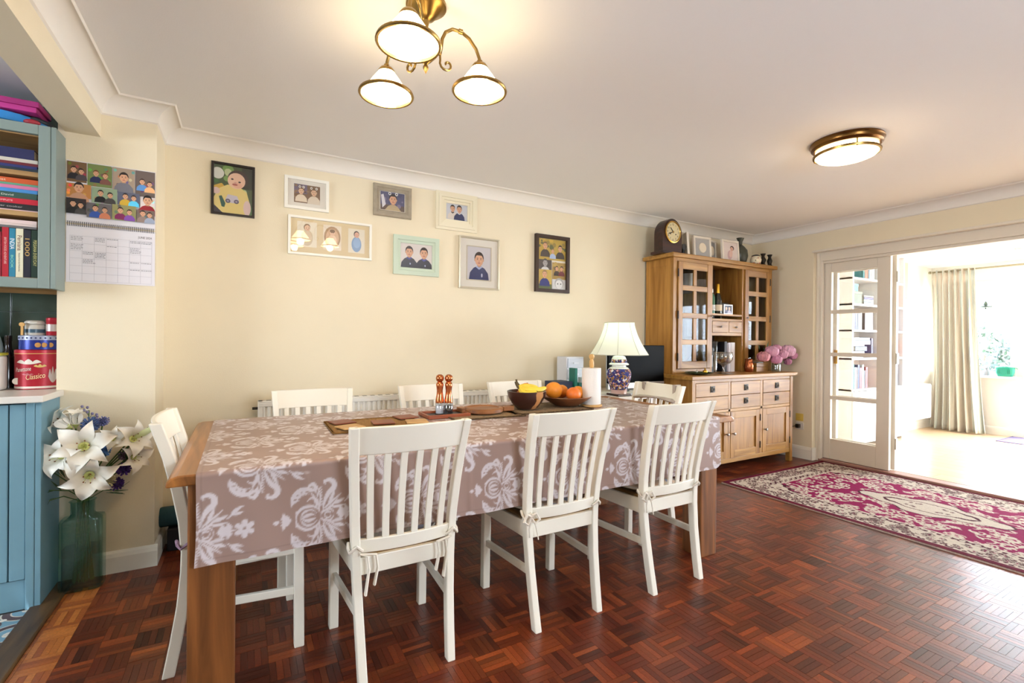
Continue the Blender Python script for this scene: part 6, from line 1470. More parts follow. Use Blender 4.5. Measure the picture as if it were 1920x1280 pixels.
for (x0, x1, h_, c_, tx_, tc_, sz), nm in zip(vb, nmv):
    cbook(nm, x0, x1, ZB, ZB + h_, c_, True, tx_, tc_ or (240, 236, 226), sz or .012, tx=.045 if tx_ in ('INDIA', 'PERSIANA EVERYDAY', 'BRITISH FOOD ADVENTURE') else .03, width={'INDIA': .050, 'Persiana': .07, '1000': .09, 'PERSIANA EVERYDAY': .12, 'BRITISH FOOD ADVENTURE': .12}.get(tx_))
text_mesh('BOOK', .012, spine_down(-.897, 2.9292, ZB + .10), 'subtitle', mat('ink_teal', (150, 220, 190), .6), bpy.data.objects['cookery_book.002'], width=.06)
text_mesh('Recipes from the Middle East', .007, spine_down(-.872, 2.9292, ZB + .11), 'subtitle', mat('ink_grey', (120, 110, 100), .6), bpy.data.objects['cookery_book.003'], width=.085)
cbook('slim red cookery book at the right end of the upright row', -.8035, -.7895, ZB, ZB + .238, (160, 30, 36), True, 'COOKERY', (230, 190, 90), .008, tx=.09, width=.07)
zt_ = ZB + .2225
for lb, th, c_ in (('grey magazine lying on top of the upright cookery books', .010, (110, 106, 106)), ('white and red magazine lying above the grey one', .010, (222, 200, 192)), ('pink edged pad at the top of the magazine pile', .016, (232, 206, 200))):
    cbook(lb, -1.06, -.812, zt_, zt_ + th, c_, False); zt_ += th + .0006
def stack(z, items, grp):
    for lb, th, c_, x1, tx_, tc_, sz in items:
        cbook(lb, -1.10, x1, z, z + th, c_, False, tx_, tc_, sz, grp, tx=.10 if tx_ else .01, width={'Sugarfloat': .085, 'Elizabeth David': .11, 'Rose Somebody COOKERY': .13, 'The slower cooker': .14}.get(tx_)); z += th + .0006
stack(1.7535, [('pink edged thin book at the bottom of the middle shelf pile', .006, (226, 190, 190), -.806, None, (0, 0, 0), 0), ('black cookery book low in the middle shelf pile', .026, (38, 34, 36), -.808, 'The slower cooker', (190, 180, 180), .011), ('red cookery book in the middle shelf pile', .024, (196, 28, 50), -.806, 'Rose Elliot  COMPLETE', (246, 200, 200), .011), ('dark green cookery book lying between the red and bright blue ones', .026, (52, 84, 74), -.812, 'Elizabeth David', (220, 220, 206), .012), ('bright blue cookery book in the middle shelf pile', .016, (70, 140, 206), -.810, None, (0, 0, 0), 0), ('pink cookery book in the middle shelf pile', .015, (214, 120, 160), -.808, None, (0, 0, 0), 0), ('thin green cookery book near the top of the middle pile', .009, (96, 160, 130), -.806, None, (0, 0, 0), 0), ('orange cookery book on top of the middle shelf pile', .022, (206, 90, 40), -.806, 'Sugarfloat', (250, 226, 200), .013)], 'cookery books in the wall cabinet')
stack(1.9365, [('dark teal book at the bottom of the top shelf pile', .014, (34, 50, 62), -.806, None, (0, 0, 0), 0), ('blue book low in the top shelf pile', .012, (44, 52, 110), -.812, None, (0, 0, 0), 0), ('maroon book in the top shelf pile', .012, (112, 36, 44), -.808, None, (0, 0, 0), 0), ('cream book in the top shelf pile', .016, (206, 198, 184), -.810, None, (0, 0, 0), 0), ('thick navy folder at the top of the top shelf pile', .046, (40, 42, 86), -.822, None, (0, 0, 0), 0)], 'cookery books in the wall cabinet')
# ---- on top of the cabinet
pk = thing('pink_box', 'flat magenta box on top of the wall cabinet', 'box', (-1.0, 3.05, 2.22))
B(-1.35, -.815, 2.93, 3.09, 2.212, 2.236).build('tray', mat('magenta_card', (206, 60, 150), .5), pk, bevel=.003); B(-1.36, -.806, 2.925, 3.092, 2.2365, 2.262).build('lid', mat('magenta_lid', (186, 50, 132), .5), pk, bevel=.003)
tag(MB().lathe([(0, 0), (.15, 0), (.20, .02), (.215, .052), (.209, .052), (.19, .024), (.14, .006), (0, .006)], (-1.0, 3.10, 2.151), 40, sy=.8).build('blue_bowl', mat('blue_plastic', (60, 150, 226), .25), None, smooth=True), 'wide bright blue plastic bowl under the magenta box', 'bowl')
tag(MB().ell((-.83, 2.93, 2.165), .030, .018, .014, 14, 8).build('red_purse', mat('red_leather', (160, 36, 50), .5), None, smooth=True), 'little red purse at the cabinet edge in front of the blue bowl', 'purse')
tag(MB().tube([(-.90, 2.99, 2.205), (-.83, 2.985, 2.203), (-.785, 2.98, 2.185), (-.757, 2.975, 2.155)], [.008, .009, .009, .006], 8).build('black_strap', mat('black_webbing', (24, 24, 28), .6), None, smooth=True), 'black strap trailing over the corner of the wall cabinet', 'strap')

# ------------------------------------------------------------ glass vase of lilies beside the pier
vs_ = thing('glass_vase', 'tall rectangular teal glass vase on the floor between kitchen unit and pier', 'vase', (-.658, 2.985, 0))
def rr_loop(hx, hy, r, z, n=6):
    pts = []
    for cx, cy, a0 in ((hx - r, hy - r, 0), (-hx + r, hy - r, 90), (-hx + r, -hy + r, 180), (hx - r, -hy + r, 270)):
        for k in range(n + 1): a_ = math.radians(a0 + 90 * k / n); pts.append((cx + r * math.cos(a_), cy + r * math.sin(a_), z))
    return pts
mb = MB(); loops = [(.070, .045, .02, 0), (.080, .052, .022, .006), (.080, .052, .022, .325), (.076, .049, .022, .338), (.046, .040, .03, .345), (.044, .040, .035, .36), (.044, .040, .035, .412), (.050, .044, .038, .418), (.044, .039, .035, .420), (.039, .035, .032, .36), (.070, .043, .02, .325), (.072, .044, .02, .012)]
vv = []
for hx, hy, r, z in loops: vv += [(x - .658, y + 2.985, z) for x, y, z in rr_loop(hx, hy, r, z)]
n = 28; fs = [(i * n + k, i * n + (k + 1) % n, (i + 1) * n + (k + 1) % n, (i + 1) * n + k) for i in range(len(loops) - 1) for k in range(n)] + [tuple(range(n - 1, -1, -1)), tuple((len(loops) - 1) * n + k for k in range(n))]
mb.add(vv, fs)
teal = pane_mat('teal_vase_glass', (216, 238, 236), .07, .12); 
nt = teal.node_tree; bp = nt.nodes.new('ShaderNodeBump'); bp.inputs['Strength'].default_value = .25; bp.inputs['Distance'].default_value = .004
vo = nt.nodes.new('ShaderNodeTexVoronoi'); vo.feature = 'DISTANCE_TO_EDGE'; vo.inputs['Scale'].default_value = 45; tc = nt.nodes.new('ShaderNodeTexCoord'); nt.links.new(tc.outputs['Object'], vo.inputs['Vector']); nt.links.new(vo.outputs['Distance'], bp.inputs['Height'])
for nd in nt.nodes:
    if nd.type in ('BSDF_GLOSSY', 'LAYER_WEIGHT'): nt.links.new(bp.outputs[0], nd.inputs['Normal'])
mb.build('glass', teal, vs_, smooth=True)
mb = MB(); vv = []
for hx, hy, r, z in [(.069, .041, .019, .013), (.069, .041, .019, .20)]: vv += [(x - .658, y + 2.985, z) for x, y, z in rr_loop(hx, hy, r, z)]
mb.add(vv, [(k, (k + 1) % n, n + (k + 1) % n, n + k) for k in range(n)] + [tuple(range(n - 1, -1, -1)), tuple(n + k for k in range(n))]); mb.build('water', pane_mat('vase_water', (224, 240, 236), .03), vs_)

MOUTH = Vector((-.658, 2.985, .415)); FOOT = Vector((-.658, 2.985, .03))
lily_w = mat('lily_petal', (244, 240, 228), .5, var=.05, vscale=20); lily_g = mat('lily_throat', (206, 212, 130), .5); stem_g = mat('flower_stem', (74, 104, 48), .6); anther = mat('lily_anther', (120, 62, 30), .8)
def petal_mesh(L_, W_, curl_):
    m_ = MB()
    def fn(u, v):
        w = W_ * (math.sin(PI * min(1, .12 + .88 * v) ** .8) if v < .999 else .02) * .5
        s_ = (u - .5) * 2; r = L_ * (.12 + .88 * v); z = .055 * L_ / .11 * math.sin(v * 1.9) - curl_ * v ** 3 - .10 * W_ * (1 - s_ * s_) * 1.0
        return (r * math.cos(.35 * (1 - v)), s_ * w, z)
    m_.grid(fn, 6, 10); me = bpy.data.meshes.new('petal'); me.from_pydata(m_.v, [], m_.f); me.materials.append(lily_w); me.polygons.foreach_set('use_smooth', [True] * len(me.polygons)); return me
PET = petal_mesh(.122, .078, .06); PET2 = petal_mesh(.116, .056, .055)
def stem_to(parent, inv, start, bend=.0, name='stem', r=.0035, m_=None):
    rs_ = random.Random(int(abs(start[0] * 1e4))); mo = MOUTH + Vector((rs_.uniform(-.02, .02), rs_.uniform(-.015, .015), 0)); fo = FOOT + Vector((rs_.uniform(-.04, .04), rs_.uniform(-.02, .02), 0))
    mid = (Vector(start) + mo) / 2 + Vector((0, .01, .02))
    MB().tube([inv @ Vector(start), inv @ mid, inv @ mo, inv @ ((mo + fo) / 2), inv @ fo], r, 6).build(name, m_ or stem_g, parent, smooth=True)
GL = 'white lilies in the teal vase'
def lily(label, c, d, k, openness=1., bud=False):
    t = thing('lily', label, 'flower', (0, 0, 0), GL)
    q = Vector(d).normalized().to_track_quat('Z', 'Y'); M_ = Matrix.Translation(c) @ q.to_matrix().to_4x4(); inv = M_.inverted()
    if bud:
        MB().lathe([(0, -.045), (.010, -.035), (.016, 0), (.012, .035), (0, .055)], (0, 0, 0), 12, wob=lambda a_: 1 + .1 * math.cos(3 * a_)).build('bud', mat('lily_bud', (206, 214, 160), .5), t, smooth=True)
    else:
        for j in range(6):
            o = bpy.data.objects.new('petal', PET if j % 2 == 0 else PET2); COL.objects.link(o); o.parent = t
            o.rotation_euler = (0, -openness, j * PI / 3 + .3); o.scale = (k, k, k)
        MB().lathe([(0, -.03 * k), (.010 * k, -.012 * k), (.020 * k, .010 * k), (.012 * k, .012 * k), (0, 0)], (0, 0, 0), 12).build('throat', lily_g, t, smooth=True)
        for j in range(5):
            a_ = j * 1.26; e_ = Vector((.022 * k * math.cos(a_), .022 * k * math.sin(a_), .055 * k)); s_ = MB().tube([(0, 0, 0), tuple(e_ * .6), tuple(e_)], .0012, 5).build('stamen', lily_g, t)
            MB().ell(tuple(e_), .003 * k, .003 * k, .006 * k, 8, 6).build('anther', anther, s_)
    stem_to(t, inv, Vector(c) - Vector(d).normalized() * .02 * k)
    t.matrix_world = M_
    return t
lily('largest open white lily at the front of the bouquet', (-.633, 2.885, .690), (.10, -1, .25), 1.05, .15)
lily('wide open white lily low at the front above the vase neck', (-.613, 2.880, .560), (.15, -1, -.15), .98, .15)
lily('open white lily at the left against the blue unit', (-.712, 2.90, .655), (-.45, -1, .05), .86, .25)
lily('white lily turned away at the upper left of the bouquet', (-.715, 2.985, .775), (-.6, -.35, .55), .86, .55)
lily('half closed white lily pointing up at the top of the bouquet', (-.690, 3.0, .775), (.05, -.25, 1), .72, .95)
lily('small fresh white lily right of the largest one', (-.541, 2.95, .705), (.1, -1, .35), .56, .35)
lily('white lily leaning right with a petal turned up', (-.470, 2.965, .695), (.55, -.8, .25), .84, .3)
lily('white lily at the lower right of the bouquet', (-.470, 2.975, .605), (.6, -.75, .0), .74, .35)
lily('green white lily bud pointing right beside the chair', (-.425, 2.96, .722), (.9, -.2, .5), 1., bud=True)
def pom(label, c, r, col, n=70, spiky=True):
    t = thing('pompom_flower', label, 'flower', c, 'round flower heads in the teal vase'); R = random.Random(int(r * 1e5) + int(c[0] * -1e4)); mb_ = MB()
    for i in range(n):
        ph = math.acos(1 - 2 * (i + .5) / n); th = i * 2.39996; d_ = Vector((math.sin(ph) * math.cos(th), math.sin(ph) * math.sin(th), math.cos(ph))); s_ = d_.orthogonal().normalized(); u_ = d_.cross(s_)
        p_ = Vector(c) + d_ * r * .55; e_ = Vector(c) + d_ * r * R.uniform(.9, 1.1); f = R.uniform(.8, 1.15); mb_.col = tuple(min(255, int(x_ * f)) for x_ in col); w = r * .16
        mb_.add([p_ + s_ * w * .5, p_ - s_ * w * .5, e_ - s_ * w, e_ + d_ * w * .6, e_ + s_ * w], [(0, 1, 2, 3, 4)]); mb_.add([p_ + u_ * w * .5, p_ - u_ * w * .5, e_ - u_ * w, e_ + d_ * w * .6, e_ + u_ * w], [(0, 1, 2, 3, 4)])
    mb_.build('florets', mat('petal_attr', attr=True, rough=.6), t, kind='stuff'); MB().ell(c, r * .62, r * .62, r * .62, 12, 8).build('core', mat('core_%d_%d_%d' % tuple(int(x_ * .7) for x_ in col), tuple(int(x_ * .7) for x_ in col), .8), t, smooth=True)
    stem_to(t, Matrix.Identity(4), Vector(c)); return t
pom('green white pompom flower between the two front lilies', (-.623, 2.905, .615), .036, (176, 206, 150))
pom('cream pompom flower at the lower right of the front lily', (-.556, 2.935, .507), .030, (226, 216, 176))
pom('bright blue delphinium head right of the largest lily', (-.585, 2.925, .662), .040, (96, 146, 214), 60)
pom('pale blue delphinium head at the top of the bouquet', (-.636, 3.0, .772), .036, (110, 136, 190), 50)
pom('small blue delphinium head at the top right of the bouquet', (-.590, 3.01, .785), .024, (104, 112, 170), 40)
pom('deep purple flower at the right of the bouquet', (-.500, 2.945, .554), .030, (74, 40, 130), 44)
pom('deep purple flower low at the right of the bouquet', (-.525, 2.945, .487), .030, (70, 38, 124), 46)
pom('mauve cluster behind the right hand lilies', (-.505, 2.99, .615), .026, (130, 110, 130), 40)
spg = thing('lilac_sprig', 'airy lilac sprig rising at the top of the bouquet', 'flower', (-.645, 3.02, .80)); R = random.Random(2)
for k in range(9):
    a_ = R.uniform(0, 6.28); e_ = Vector((-.645 + .030 * math.cos(a_), 3.02 + .02 * math.sin(a_), .79 + .009 * k)); MB().tube([(-.645, 3.02, .775 + .006 * k), tuple(e_)], .001, 4).build('twig', stem_g, spg); MB().ell(tuple(e_), .006, .006, .007, 8, 6).build('floret', mat('lilac_bud', (130, 124, 160), .7), spg, smooth=True)
stem_to(spg, Matrix.Identity(4), Vector((-.645, 3.02, .84)), r=.002)
lf = mat('dark_leaf', (52, 82, 44), .5)
LFL = ['dark green leaf stem rising behind the deep purple flower', 'dark green leaf stem reaching right under the small lily', 'dark leaf stem drooping left over the vase shoulder', 'lowest dark leaf stem hanging left beside the blue unit', 'dark leaf stem reaching right just above the vase neck', 'dark leaf stem at the front of the vase neck', 'dark green leaf stem between the right hand lilies', 'dark leaf stem under the left hand lily']
for k, (x, y, z, dx, dy, dz) in enumerate(((-.56, 2.97, .52, .09, -.01, .10), (-.60, 2.98, .50, .10, .0, .06), (-.70, 2.97, .47, -.07, -.02, .02), (-.73, 2.98, .45, -.05, -.03, -.01), (-.60, 2.97, .44, .08, -.02, .015), (-.655, 2.94, .45, .02, -.05, .05), (-.54, 2.98, .60, .10, .0, .10), (-.69, 2.96, .52, -.06, -.02, .05))):
    t = thing('foliage_stem', 'dark green leaf stem number %d among the lilies' % (k + 1), 'foliage', (x, y, z), 'leaf stems in the teal vase'); t['label'] = LFL[k]
    for j in range(4):
        f = .5 + .22 * j; b0 = Vector((x, y, z)) + Vector((dx, dy, dz)) * f * .8; d_ = (Vector((dx, dy, dz)).normalized() + Vector((.5 * math.sin(j * 2.1 + k), .3 * math.cos(j * 1.7), .4 * math.sin(j + k)))).normalized(); s_ = d_.cross(Vector((0, 0, 1))).normalized(); L_ = .065
        MB().add([b0, b0 + d_ * L_ * .4 + s_ * .010, b0 + d_ * L_, b0 + d_ * L_ * .4 - s_ * .010], [(0, 1, 2, 3)]).build('leaf', lf, t, solid=.0015)
    stem_to(t, Matrix.Identity(4), Vector((x, y, z)) + Vector((dx, dy, dz)) * 1.0, r=.0025)

# ---- teal exercise roller in the corner behind the chair
rl = thing('foam_roller', 'dark teal foam roller leaning in the corner behind the left chair', 'roller', (-.30, 3.3, .10))
MB().lathe([(0, -.40), (.050, -.40), (.055, -.39), (.055, -.08), (.050, -.07), (0, -.07)], (0, 3.3, .185), 24, 'X').build('roller', mat('teal_foam', (22, 70, 82), .6), rl, smooth=True)
MB().box(-.36, -.10, 3.25, 3.35, 0, .128).build('roller_block', mat('black_foam', (24, 22, 30), .7), rl, bevel=.008)

# ------------------------------------------------------------ peonies on the sideboard
pv = thing('jam_jar_vase', 'clear glass jar of peonies on the right of the sideboard', 'vase', (4.735, 2.895, .903)); PC = (4.735, 2.895, .9035)
MB().lathe([(0, 0), (.040, 0), (.043, .006), (.043, .085), (.038, .096), (.040, .104), (.037, .104), (.035, .096), (.040, .083), (.040, .008), (0, .006)], PC, 26).build('jar', clear, pv, smooth=True); MB().lathe([(0, .008), (.0395, .008), (.0395, .06), (0, .06)], PC, 22).build('water', pane_mat('vase_water'), pv, smooth=True)
def peony(label, c, r, col):
    t = thing('peony', label, 'flower', c, 'pink peonies on the sideboard'); R = random.Random(int(c[0] * 1000)); mb_ = MB()
    for ring, (n_, tilt, k, sz) in enumerate(((6, -.75, .92, .9), (7, -.2, 1.05, .85), (7, .25, 1., .85), (6, .7, .95, .8), (5, 1.1, .85, .65), (3, 1.4, .7, .5))):
        for j in range(n_):
            a_ = 2 * PI * j / n_ + ring * .5 + R.uniform(-.15, .15); f = R.uniform(.9, 1.08) * (1 - .04 * ring); mb_.col = tuple(min(255, int(x_ * f)) for x_ in col)
            def fn(u, v):
                s_ = (u - .5) * 2; el = tilt + (v - .5) * 1.25; rr_ = r * 1.08 * k * (1 + .05 * math.sin(7 * u + ring) + .06 * math.sin(9 * u) * v) ; az = a_ + s_ * sz * .62 * math.sin(PI * min(1, .25 + .62 * v))
                return (c[0] + rr_ * math.cos(el) * math.cos(az), c[1] + rr_ * math.cos(el) * math.sin(az), c[2] + rr_ * math.sin(el) * .95)
            mb_.grid(fn, 4, 4)
    mb_.build('bloom', mat('peony_petal', attr=True, rough=.6), t, smooth=True, ang=180)
    MB().ell(c, r * .7, r * .7, r * .66, 12, 8).build('heart', mat('peony_heart', (206, 130, 160), .7), t, smooth=True)
    MB().tube([(c[0], c[1], c[2] - r * .5), ((c[0] + PC[0]) / 2, (c[1] + PC[1]) / 2 + .01, (c[2] + 1.02) / 2), (PC[0] + .15 * (c[0] - PC[0]), PC[1], 1.0), (PC[0] - .1 * (c[0] - PC[0]), PC[1], .915)], .003, 6).build('stem', stem_g, t, smooth=True)
    return t
PK = (232, 170, 196)
for lb, x, y, z, r, c_ in (('coral pink peony at the far left of the jar', 4.495, 2.88, 1.060, .052, (226, 150, 160)), ('large pale pink peony at the upper left', 4.610, 2.87, 1.110, .058, PK), ('pink peony low at the left front', 4.640, 2.84, 1.035, .048, (222, 150, 184)), ('pink peony at the centre of the bunch', 4.755, 2.85, 1.080, .050, PK), ('small peony at the top centre of the bunch', 4.790, 2.93, 1.140, .042, (226, 160, 188)), ('largest pale pink peony at the upper right', 4.900, 2.88, 1.115, .064, (236, 184, 208)), ('pink peony at the far right of the bunch', 4.985, 2.88, 1.068, .044, (220, 150, 186)), ('small drooping peony at the lower right', 4.905, 2.88, 1.004, .034, (214, 140, 178))):
    peony(lb, (x, y, z), r, c_)
pf = thing('peony_leaf_sprig', 'dark green peony leaves behind the left blooms', 'foliage', (4.58, 2.93, 1.0))
for k in range(12):
    R = random.Random(k); b0 = Vector((4.56 + R.uniform(-.07, .24), 2.93 + R.uniform(-.02, .02), 1.07 + R.uniform(-.02, .08))); d_ = Vector((R.uniform(-1, 1), R.uniform(-.4, 0), R.uniform(.1, .9))).normalized(); s_ = d_.cross(Vector((0, 1, 0))).normalized()
    MB().add([b0, b0 + d_ * .03 + s_ * .012, b0 + d_ * .075, b0 + d_ * .03 - s_ * .012], [(0, 1, 2, 3)]).build('leaf', lf, pf, solid=.0015)
MB().tube([(4.60, 2.93, 1.10), (4.68, 2.92, 1.04), (4.73, 2.9, .99), (4.74, 2.895, .915)], .003, 6).build('stem', stem_g, pf, smooth=True)

# ------------------------------------------------------------ sunroom contents
rodm = mat('curtain_pole', (150, 140, 110), .5)
cp = thing('curtain_pole', 'slim curtain pole running along the sunroom window', 'curtain pole', (8.60, 1.5, 2.20))
MB().tube([(8.55, -2.0, 2.215), (8.55, 2.985, 2.215)], .012, 10).build('pole', rodm, cp, smooth=True); MB().ell((8.55, 2.99, 2.215), .02, .02, .02, 12, 8).build('finial', rodm, cp, smooth=True)
for y in (2.93, .5): MB().tube([(8.55, y, 2.215), (8.749, y, 2.215)], .008, 8).build('bracket', rodm, cp, smooth=True)
nuc, nvc = 150, 44; Pq = np.zeros((nvc + 1, nuc + 1, 3)); Cq = np.zeros((nvc + 1, nuc + 1, 3))
SA, SB, SC_ = np.array(lin((224, 218, 202))), np.array(lin((206, 190, 170))), np.array(lin((206, 212, 202)))
for j in range(nvc + 1):
    v = j / nvc; z = 2.235 - 2.222 * v
    for i in range(nuc + 1):
        u = i / nuc; spread = .44 + .12 * v ** 3; yc = 2.735 - .055 * v; amp = (.028 + .03 * v) if v > .05 else .03
        ph = u * 2 * PI * 6.5; fold = math.sin(ph + .5 * math.sin(3 * u + 2 * v)) + .35 * math.sin(2.3 * ph + 4 * v)
        pinch = .55 if .03 < v < .09 else 1.
        Pq[j, i] = (8.53 + amp * fold * pinch + .02 * v * math.sin(9 * u), yc + spread / 2 - spread * u + .014 * math.cos(ph) * (1 - .4 * v), z)
        s_ = (u * 21) % 3; Cq[j, i] = SA if s_ < 1 else (SB if s_ < 1.7 else SC_)
cu = grid_obj('curtain', Pq, Cq, mat('striped_silk', attr=True, rough=.45, sheen=.3)); cu.modifiers.new('thickness', 'SOLIDIFY').thickness = .003
tag(cu, 'floor length pale sage and beige striped curtain at the sunroom window', 'curtain')
wu = thing('white_wall_unit', 'long white wall hung unit along the sunroom side wall', 'unit', (7.75, 2.95, .19)); wg = mat('white_lacquer', (240, 238, 236), .3)
B(7.30, 8.21, 2.85, 3.022, .19, .655).build('body', wg, wu, bevel=.004); B(7.31, 7.755, 2.838, 2.85, .20, .645).build('front', wg, wu, bevel=.003); B(7.762, 8.20, 2.838, 2.85, .20, .645).build('front', wg, wu, bevel=.003)
pn = B(7.80, 7.91, 3.005, 3.038, 1.82, 2.31).build('wall_panel', mat('cream_panel', (226, 206, 150), .6), None, bevel=.004); tag(pn, 'tall cream panel high on the sunroom side wall', 'panel')
bs = thing('bookcase', 'tall white built in bookcase along the sunroom side wall', 'bookcase', (6.65, 2.95, 0)); SHX0, SHX1, SHY = 6.02, 7.28, 2.80
for x in (SHX0, 6.64, SHX1 - .025): B(x, x + .025, SHY, 3.022, 0, 2.28).build('upright', wg, bs, bevel=.002)
shz = [.66, 1.02, 1.345, 1.645, 1.945]
for z in [.05] + shz: B(SHX0, SHX1, SHY + .004, 3.022, z - .012, z + .012).build('shelf', wg, bs, bevel=.002)
B(SHX0, SHX1, 3.012, 3.022, 0, 2.28).build('back', wg, bs); B(SHX0, SHX1, SHY, 3.022, 2.28, 2.298).build('top', wg, bs)
for a_, b_ in ((SHX0 + .004, 6.65), (6.655, SHX1 - .004)): d = B(a_, b_, SHY - .018, SHY - .001, .07, .645).build('door', wg, bs, bevel=.003); B(b_ - .04, b_ - .028, SHY - .026, SHY - .018, .36, .46).build('pull', steel, d)
R = random.Random(77); PB = [(40, 62, 110), (120, 160, 180), (214, 226, 226), (150, 60, 60), (60, 130, 130), (226, 214, 200), (90, 80, 130), (206, 120, 90), (60, 60, 66), (170, 190, 200), (110, 90, 80)]
GBk = 'books on the sunroom bookcase'
desc = {0.66: 'lowest open', 1.02: 'second', 1.345: 'middle', 1.645: 'fourth', 1.945: 'top'}
cnm = {(40, 62, 110): 'navy', (120, 160, 180): 'pale blue', (214, 226, 226): 'white', (150, 60, 60): 'dark red', (60, 130, 130): 'teal', (226, 214, 200): 'cream', (90, 80, 130): 'violet', (206, 120, 90): 'terracotta', (60, 60, 66): 'charcoal', (170, 190, 200): 'ice blue', (110, 90, 80): 'brown'}
seen = set()
def sbook(x0, x1, z0, z1, c_, lb, lay=False):
    while lb in seen: lb = lb + ' too'
    seen.add(lb); w = .003; t = thing('shelf_book', lb, 'book', ((x0 + x1) / 2, 2.92, z0), GBk); m_ = mat('cover_%d_%d_%d' % c_, c_, .5)
    if lay: MB().box(x0, x1, 2.83, 2.83 + w, z0, z1).box(x0, x1, 2.83, 3.0, z0, z0 + .002).box(x0, x1, 2.83, 3.0, z1 - .002, z1).build('cover', m_, t); B(x0 + .002, x1 - .002, 2.834, 2.996, z0 + .002, z1 - .002).build('pages', pages, t)
    else: MB().box(x0, x1, 2.83, 2.83 + w, z0, z1).box(x0, x0 + w, 2.83, 3.0, z0, z1).box(x1 - w, x1, 2.83, 3.0, z0, z1).build('cover', m_, t); B(x0 + w, x1 - w, 2.834, 2.996, z0 + .003, z1 - .004).build('pages', pages, t)
ordn = ['first', 'second', 'third', 'fourth', 'fifth', 'sixth', 'seventh', 'eighth', 'ninth', 'tenth', 'eleventh', 'twelfth']
def row(x, xe, z, hmin, hmax, bay):
    k = 0
    while x < xe and k < 12:
        w = R.uniform(.025, .06); h_ = R.uniform(hmin, hmax); c_ = R.choice(PB)
        if x + w > xe: break
        sbook(x, x + w, z + .0125, z + .0125 + h_, c_, '%s upright book, %s from the left on the %s shelf, %s bay' % (cnm[c_], ordn[k], desc[z], bay)); x += w + .001; k += 1
row(6.05, 6.45, .66, .2, .29, 'left'); row(6.68, 7.2, .66, .2, .29, 'right'); row(6.30, 6.63, 1.945, .2, .28, 'left'); row(6.68, 7.1, 1.645, .18, .26, 'right'); row(6.75, 7.2, 1.02, .18, .28, 'right'); row(6.06, 6.33, 1.345, .2, .26, 'left'); row(6.70, 7.1, 1.345, .2, .26, 'right')
z = 1.0325
for k, (c_, th, x1) in enumerate((((214, 226, 226), .045, 6.33), ((226, 214, 200), .03, 6.36), ((60, 60, 66), .055, 6.42), ((226, 214, 200), .02, 6.36), ((214, 226, 226), .05, 6.50), ((170, 190, 200), .03, 6.48))): sbook(6.05 + (.0 if k != 2 else .1), x1, z, z + th, c_, '%s book lying %s from the bottom of the pile on the second shelf' % (cnm[c_], ordn[k]), True); z += th + .001
sbook(6.52, 6.56, 1.0325, 1.26, (90, 80, 130), 'violet book standing at the end of the pile on the second shelf'); sbook(6.36, 6.56, 1.3575, 1.58, (110, 90, 80), 'large picture covered book facing out on the middle shelf')
o = thing('storage_box', 'grey green storage box on the fourth bookcase shelf', 'box', (6.16, 2.92, 1.657)); B(6.05, 6.29, 2.83, 3.0, 1.6575, 1.77).build('box', mat('sage_box', (150, 160, 148), .7), o, bevel=.003); B(6.045, 6.295, 2.825, 3.004, 1.77, 1.80).build('lid', mat('sage_lid', (160, 170, 158), .7), o, bevel=.003)
o = thing('storage_box', 'turquoise box stacked on the grey green storage box', 'box', (6.12, 2.92, 1.80)); B(6.05, 6.20, 2.83, 3.0, 1.8005, 1.86).build('box', mat('turquoise_box', (120, 206, 206), .6), o, bevel=.003); B(6.046, 6.204, 2.826, 3.003, 1.86, 1.885).build('lid', mat('turquoise_lid', (140, 220, 220), .6), o, bevel=.003)
z = 1.6575
for k, (c_, th) in enumerate((((170, 190, 200), .03), ((214, 226, 226), .03), ((90, 80, 130), .025), ((226, 214, 200), .02))): sbook(6.34, 6.56, z, z + th, c_, '%s book lying %s from the bottom beside the storage boxes' % (cnm[c_], ordn[k]), True); z += th + .001
# window sill things, mat, spotlight
bk = thing('green_trough', 'green enamel planter trough on the sunroom window sill', 'planter', (8.66, 2.235, .785)); gm = mat('green_enamel', (24, 140, 116), .3)
MB().lathe([(0, 0), (.060, 0), (.078, .05), (.080, .115), (.074, .115), (.07, .05), (0, .012)], (8.675, 2.24, .7855), 26, sx=.75, sy=1.15).build('trough', gm, bk, smooth=True); MB().lathe([(.078, .110), (.084, .114), (.078, .120), (.074, .115)], (8.675, 2.24, .7855), 26, sx=.75, sy=1.15).build('rim', gm, bk, smooth=True)
for k in range(7): MB().box(8.62, 8.623, 2.185 + k * .018, 2.189 + k * .018, .82, .87).build('rib', mat('dark_green_rib', (14, 100, 84), .4), bk)
for s in (-1, 1): MB().tube([(8.675, 2.24 + s * .09, .895), (8.655, 2.24 + s * .105, .90), (8.675, 2.24 + s * .115, .885)], .004, 6).build('handle', gm, bk, smooth=True)
cat_o = thing('grey_figurine', 'small grey figurine on the sill left of the green trough', 'figurine', (8.68, 2.42, .785)); gy = mat('grey_stone', (150, 152, 160), .6)
MB().lathe([(0, 0), (.035, 0), (.04, .02), (.030, .06), (.016, .09), (0, .092)], (8.68, 2.42, .7855), 16).build('body', gy, cat_o, smooth=True); MB().ell((8.675, 2.42, .895), .022, .024, .024, 14, 10).build('head', gy, cat_o, smooth=True)
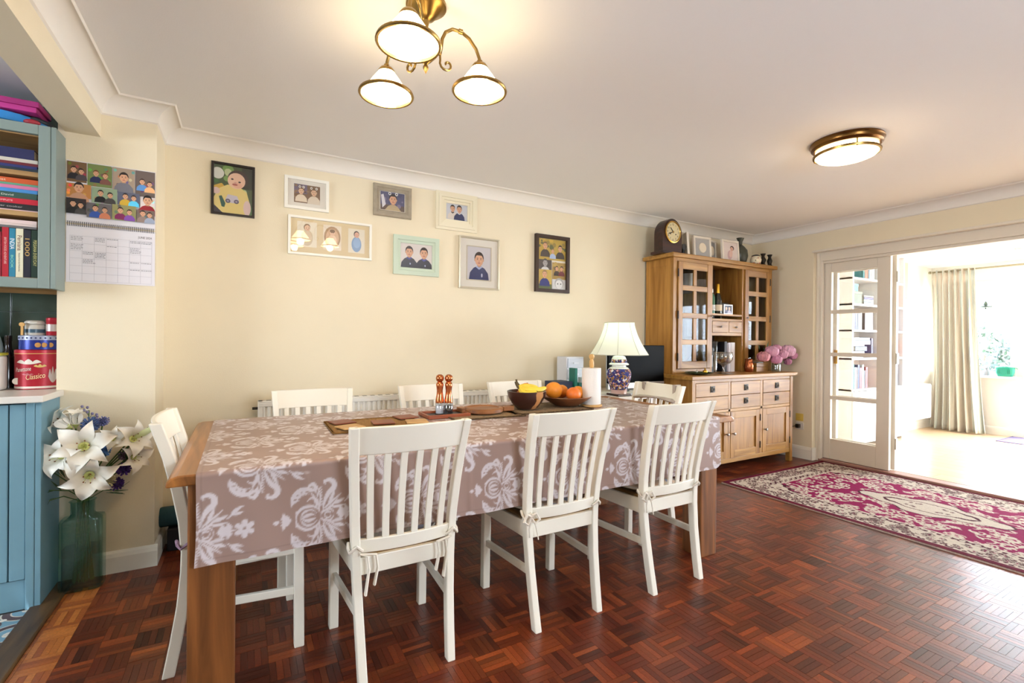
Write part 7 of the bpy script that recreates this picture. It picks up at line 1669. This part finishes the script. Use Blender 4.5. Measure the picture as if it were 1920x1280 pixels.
for s in (-1, 1): MB().lathe([(.010, 0), (0, .022)], (8.675, 2.42 + s * .014, .910), 8).build('ear', gy, cat_o)
bl = thing('hanging_bell', 'small dark metal bell hanging in the sunroom window', 'bell', (8.66, 2.43, 1.70)); bm2 = mat('verdigris_metal', (80, 92, 84), .4, .7)
MB().lathe([(.062, 0), (.060, .012), (.028, .022), (.018, .06), (.008, .075), (0, .078)], (8.66, 2.43, 1.70), 22).build('bell', bm2, bl, smooth=True); MB().tube([(8.66, 2.43, 1.775), (8.66, 2.425, 1.82), (8.70, 2.40, 1.84), (8.742, 2.40, 1.84)], .004, 6).build('hook', bm2, bl, smooth=True); MB().ell((8.66, 2.43, 1.68), .01, .01, .014, 8, 6).build('clapper', bm2, bl, smooth=True)
dmt = thing('door_mat', 'purple grey door mat on the sunroom floor', 'mat', (8.45, 1.85, 0)); MB().box(8.16, 8.72, 1.30, 2.17, .0005, .008).build('pile', mat('purple_mat', (120, 108, 150), .95, bump=.5, bscale=300), dmt); MB().ring(0, 0, 0, 0, [(0, 0), (0, 0)], 0) if False else None
B(8.15, 8.73, 2.17, 2.18, .0005, .010).build('edge', mat('mat_edge', (90, 84, 110), .9), dmt)
spt = thing('ceiling_spotlight', 'round recessed chrome spotlight in the sunroom ceiling', 'spotlight', (7.74, 1.89, 2.285)); MB().lathe([(.030, SC), (.046, SC), (.048, SC - .006), (.040, SC - .008), (.030, SC - .002)], (7.74, 1.89, 0), 24).build('bezel', steel, spt, smooth=True); MB().lathe([(0, SC - .004), (.030, SC - .004), (.030, SC - .001)], (7.74, 1.89, 0), 20).build('lens', mat('spot_lens', (236, 236, 230), .2), spt, smooth=True)

# settle the wall cabinet with its contents, and the base unit, against the pier
CABW = ('wall_cabinet', 'cookery_book', 'pink_box', 'blue_bowl', 'red_purse', 'black_strap')
for o in list(COL.objects):
    if o.parent is None:
        if o.name.split('.')[0] in CABW: o.location += Vector((-.0165, .062, .012))
        if o.name in ('kitchen_base_unit', 'kitchen_worktop'): o.location.x += .012
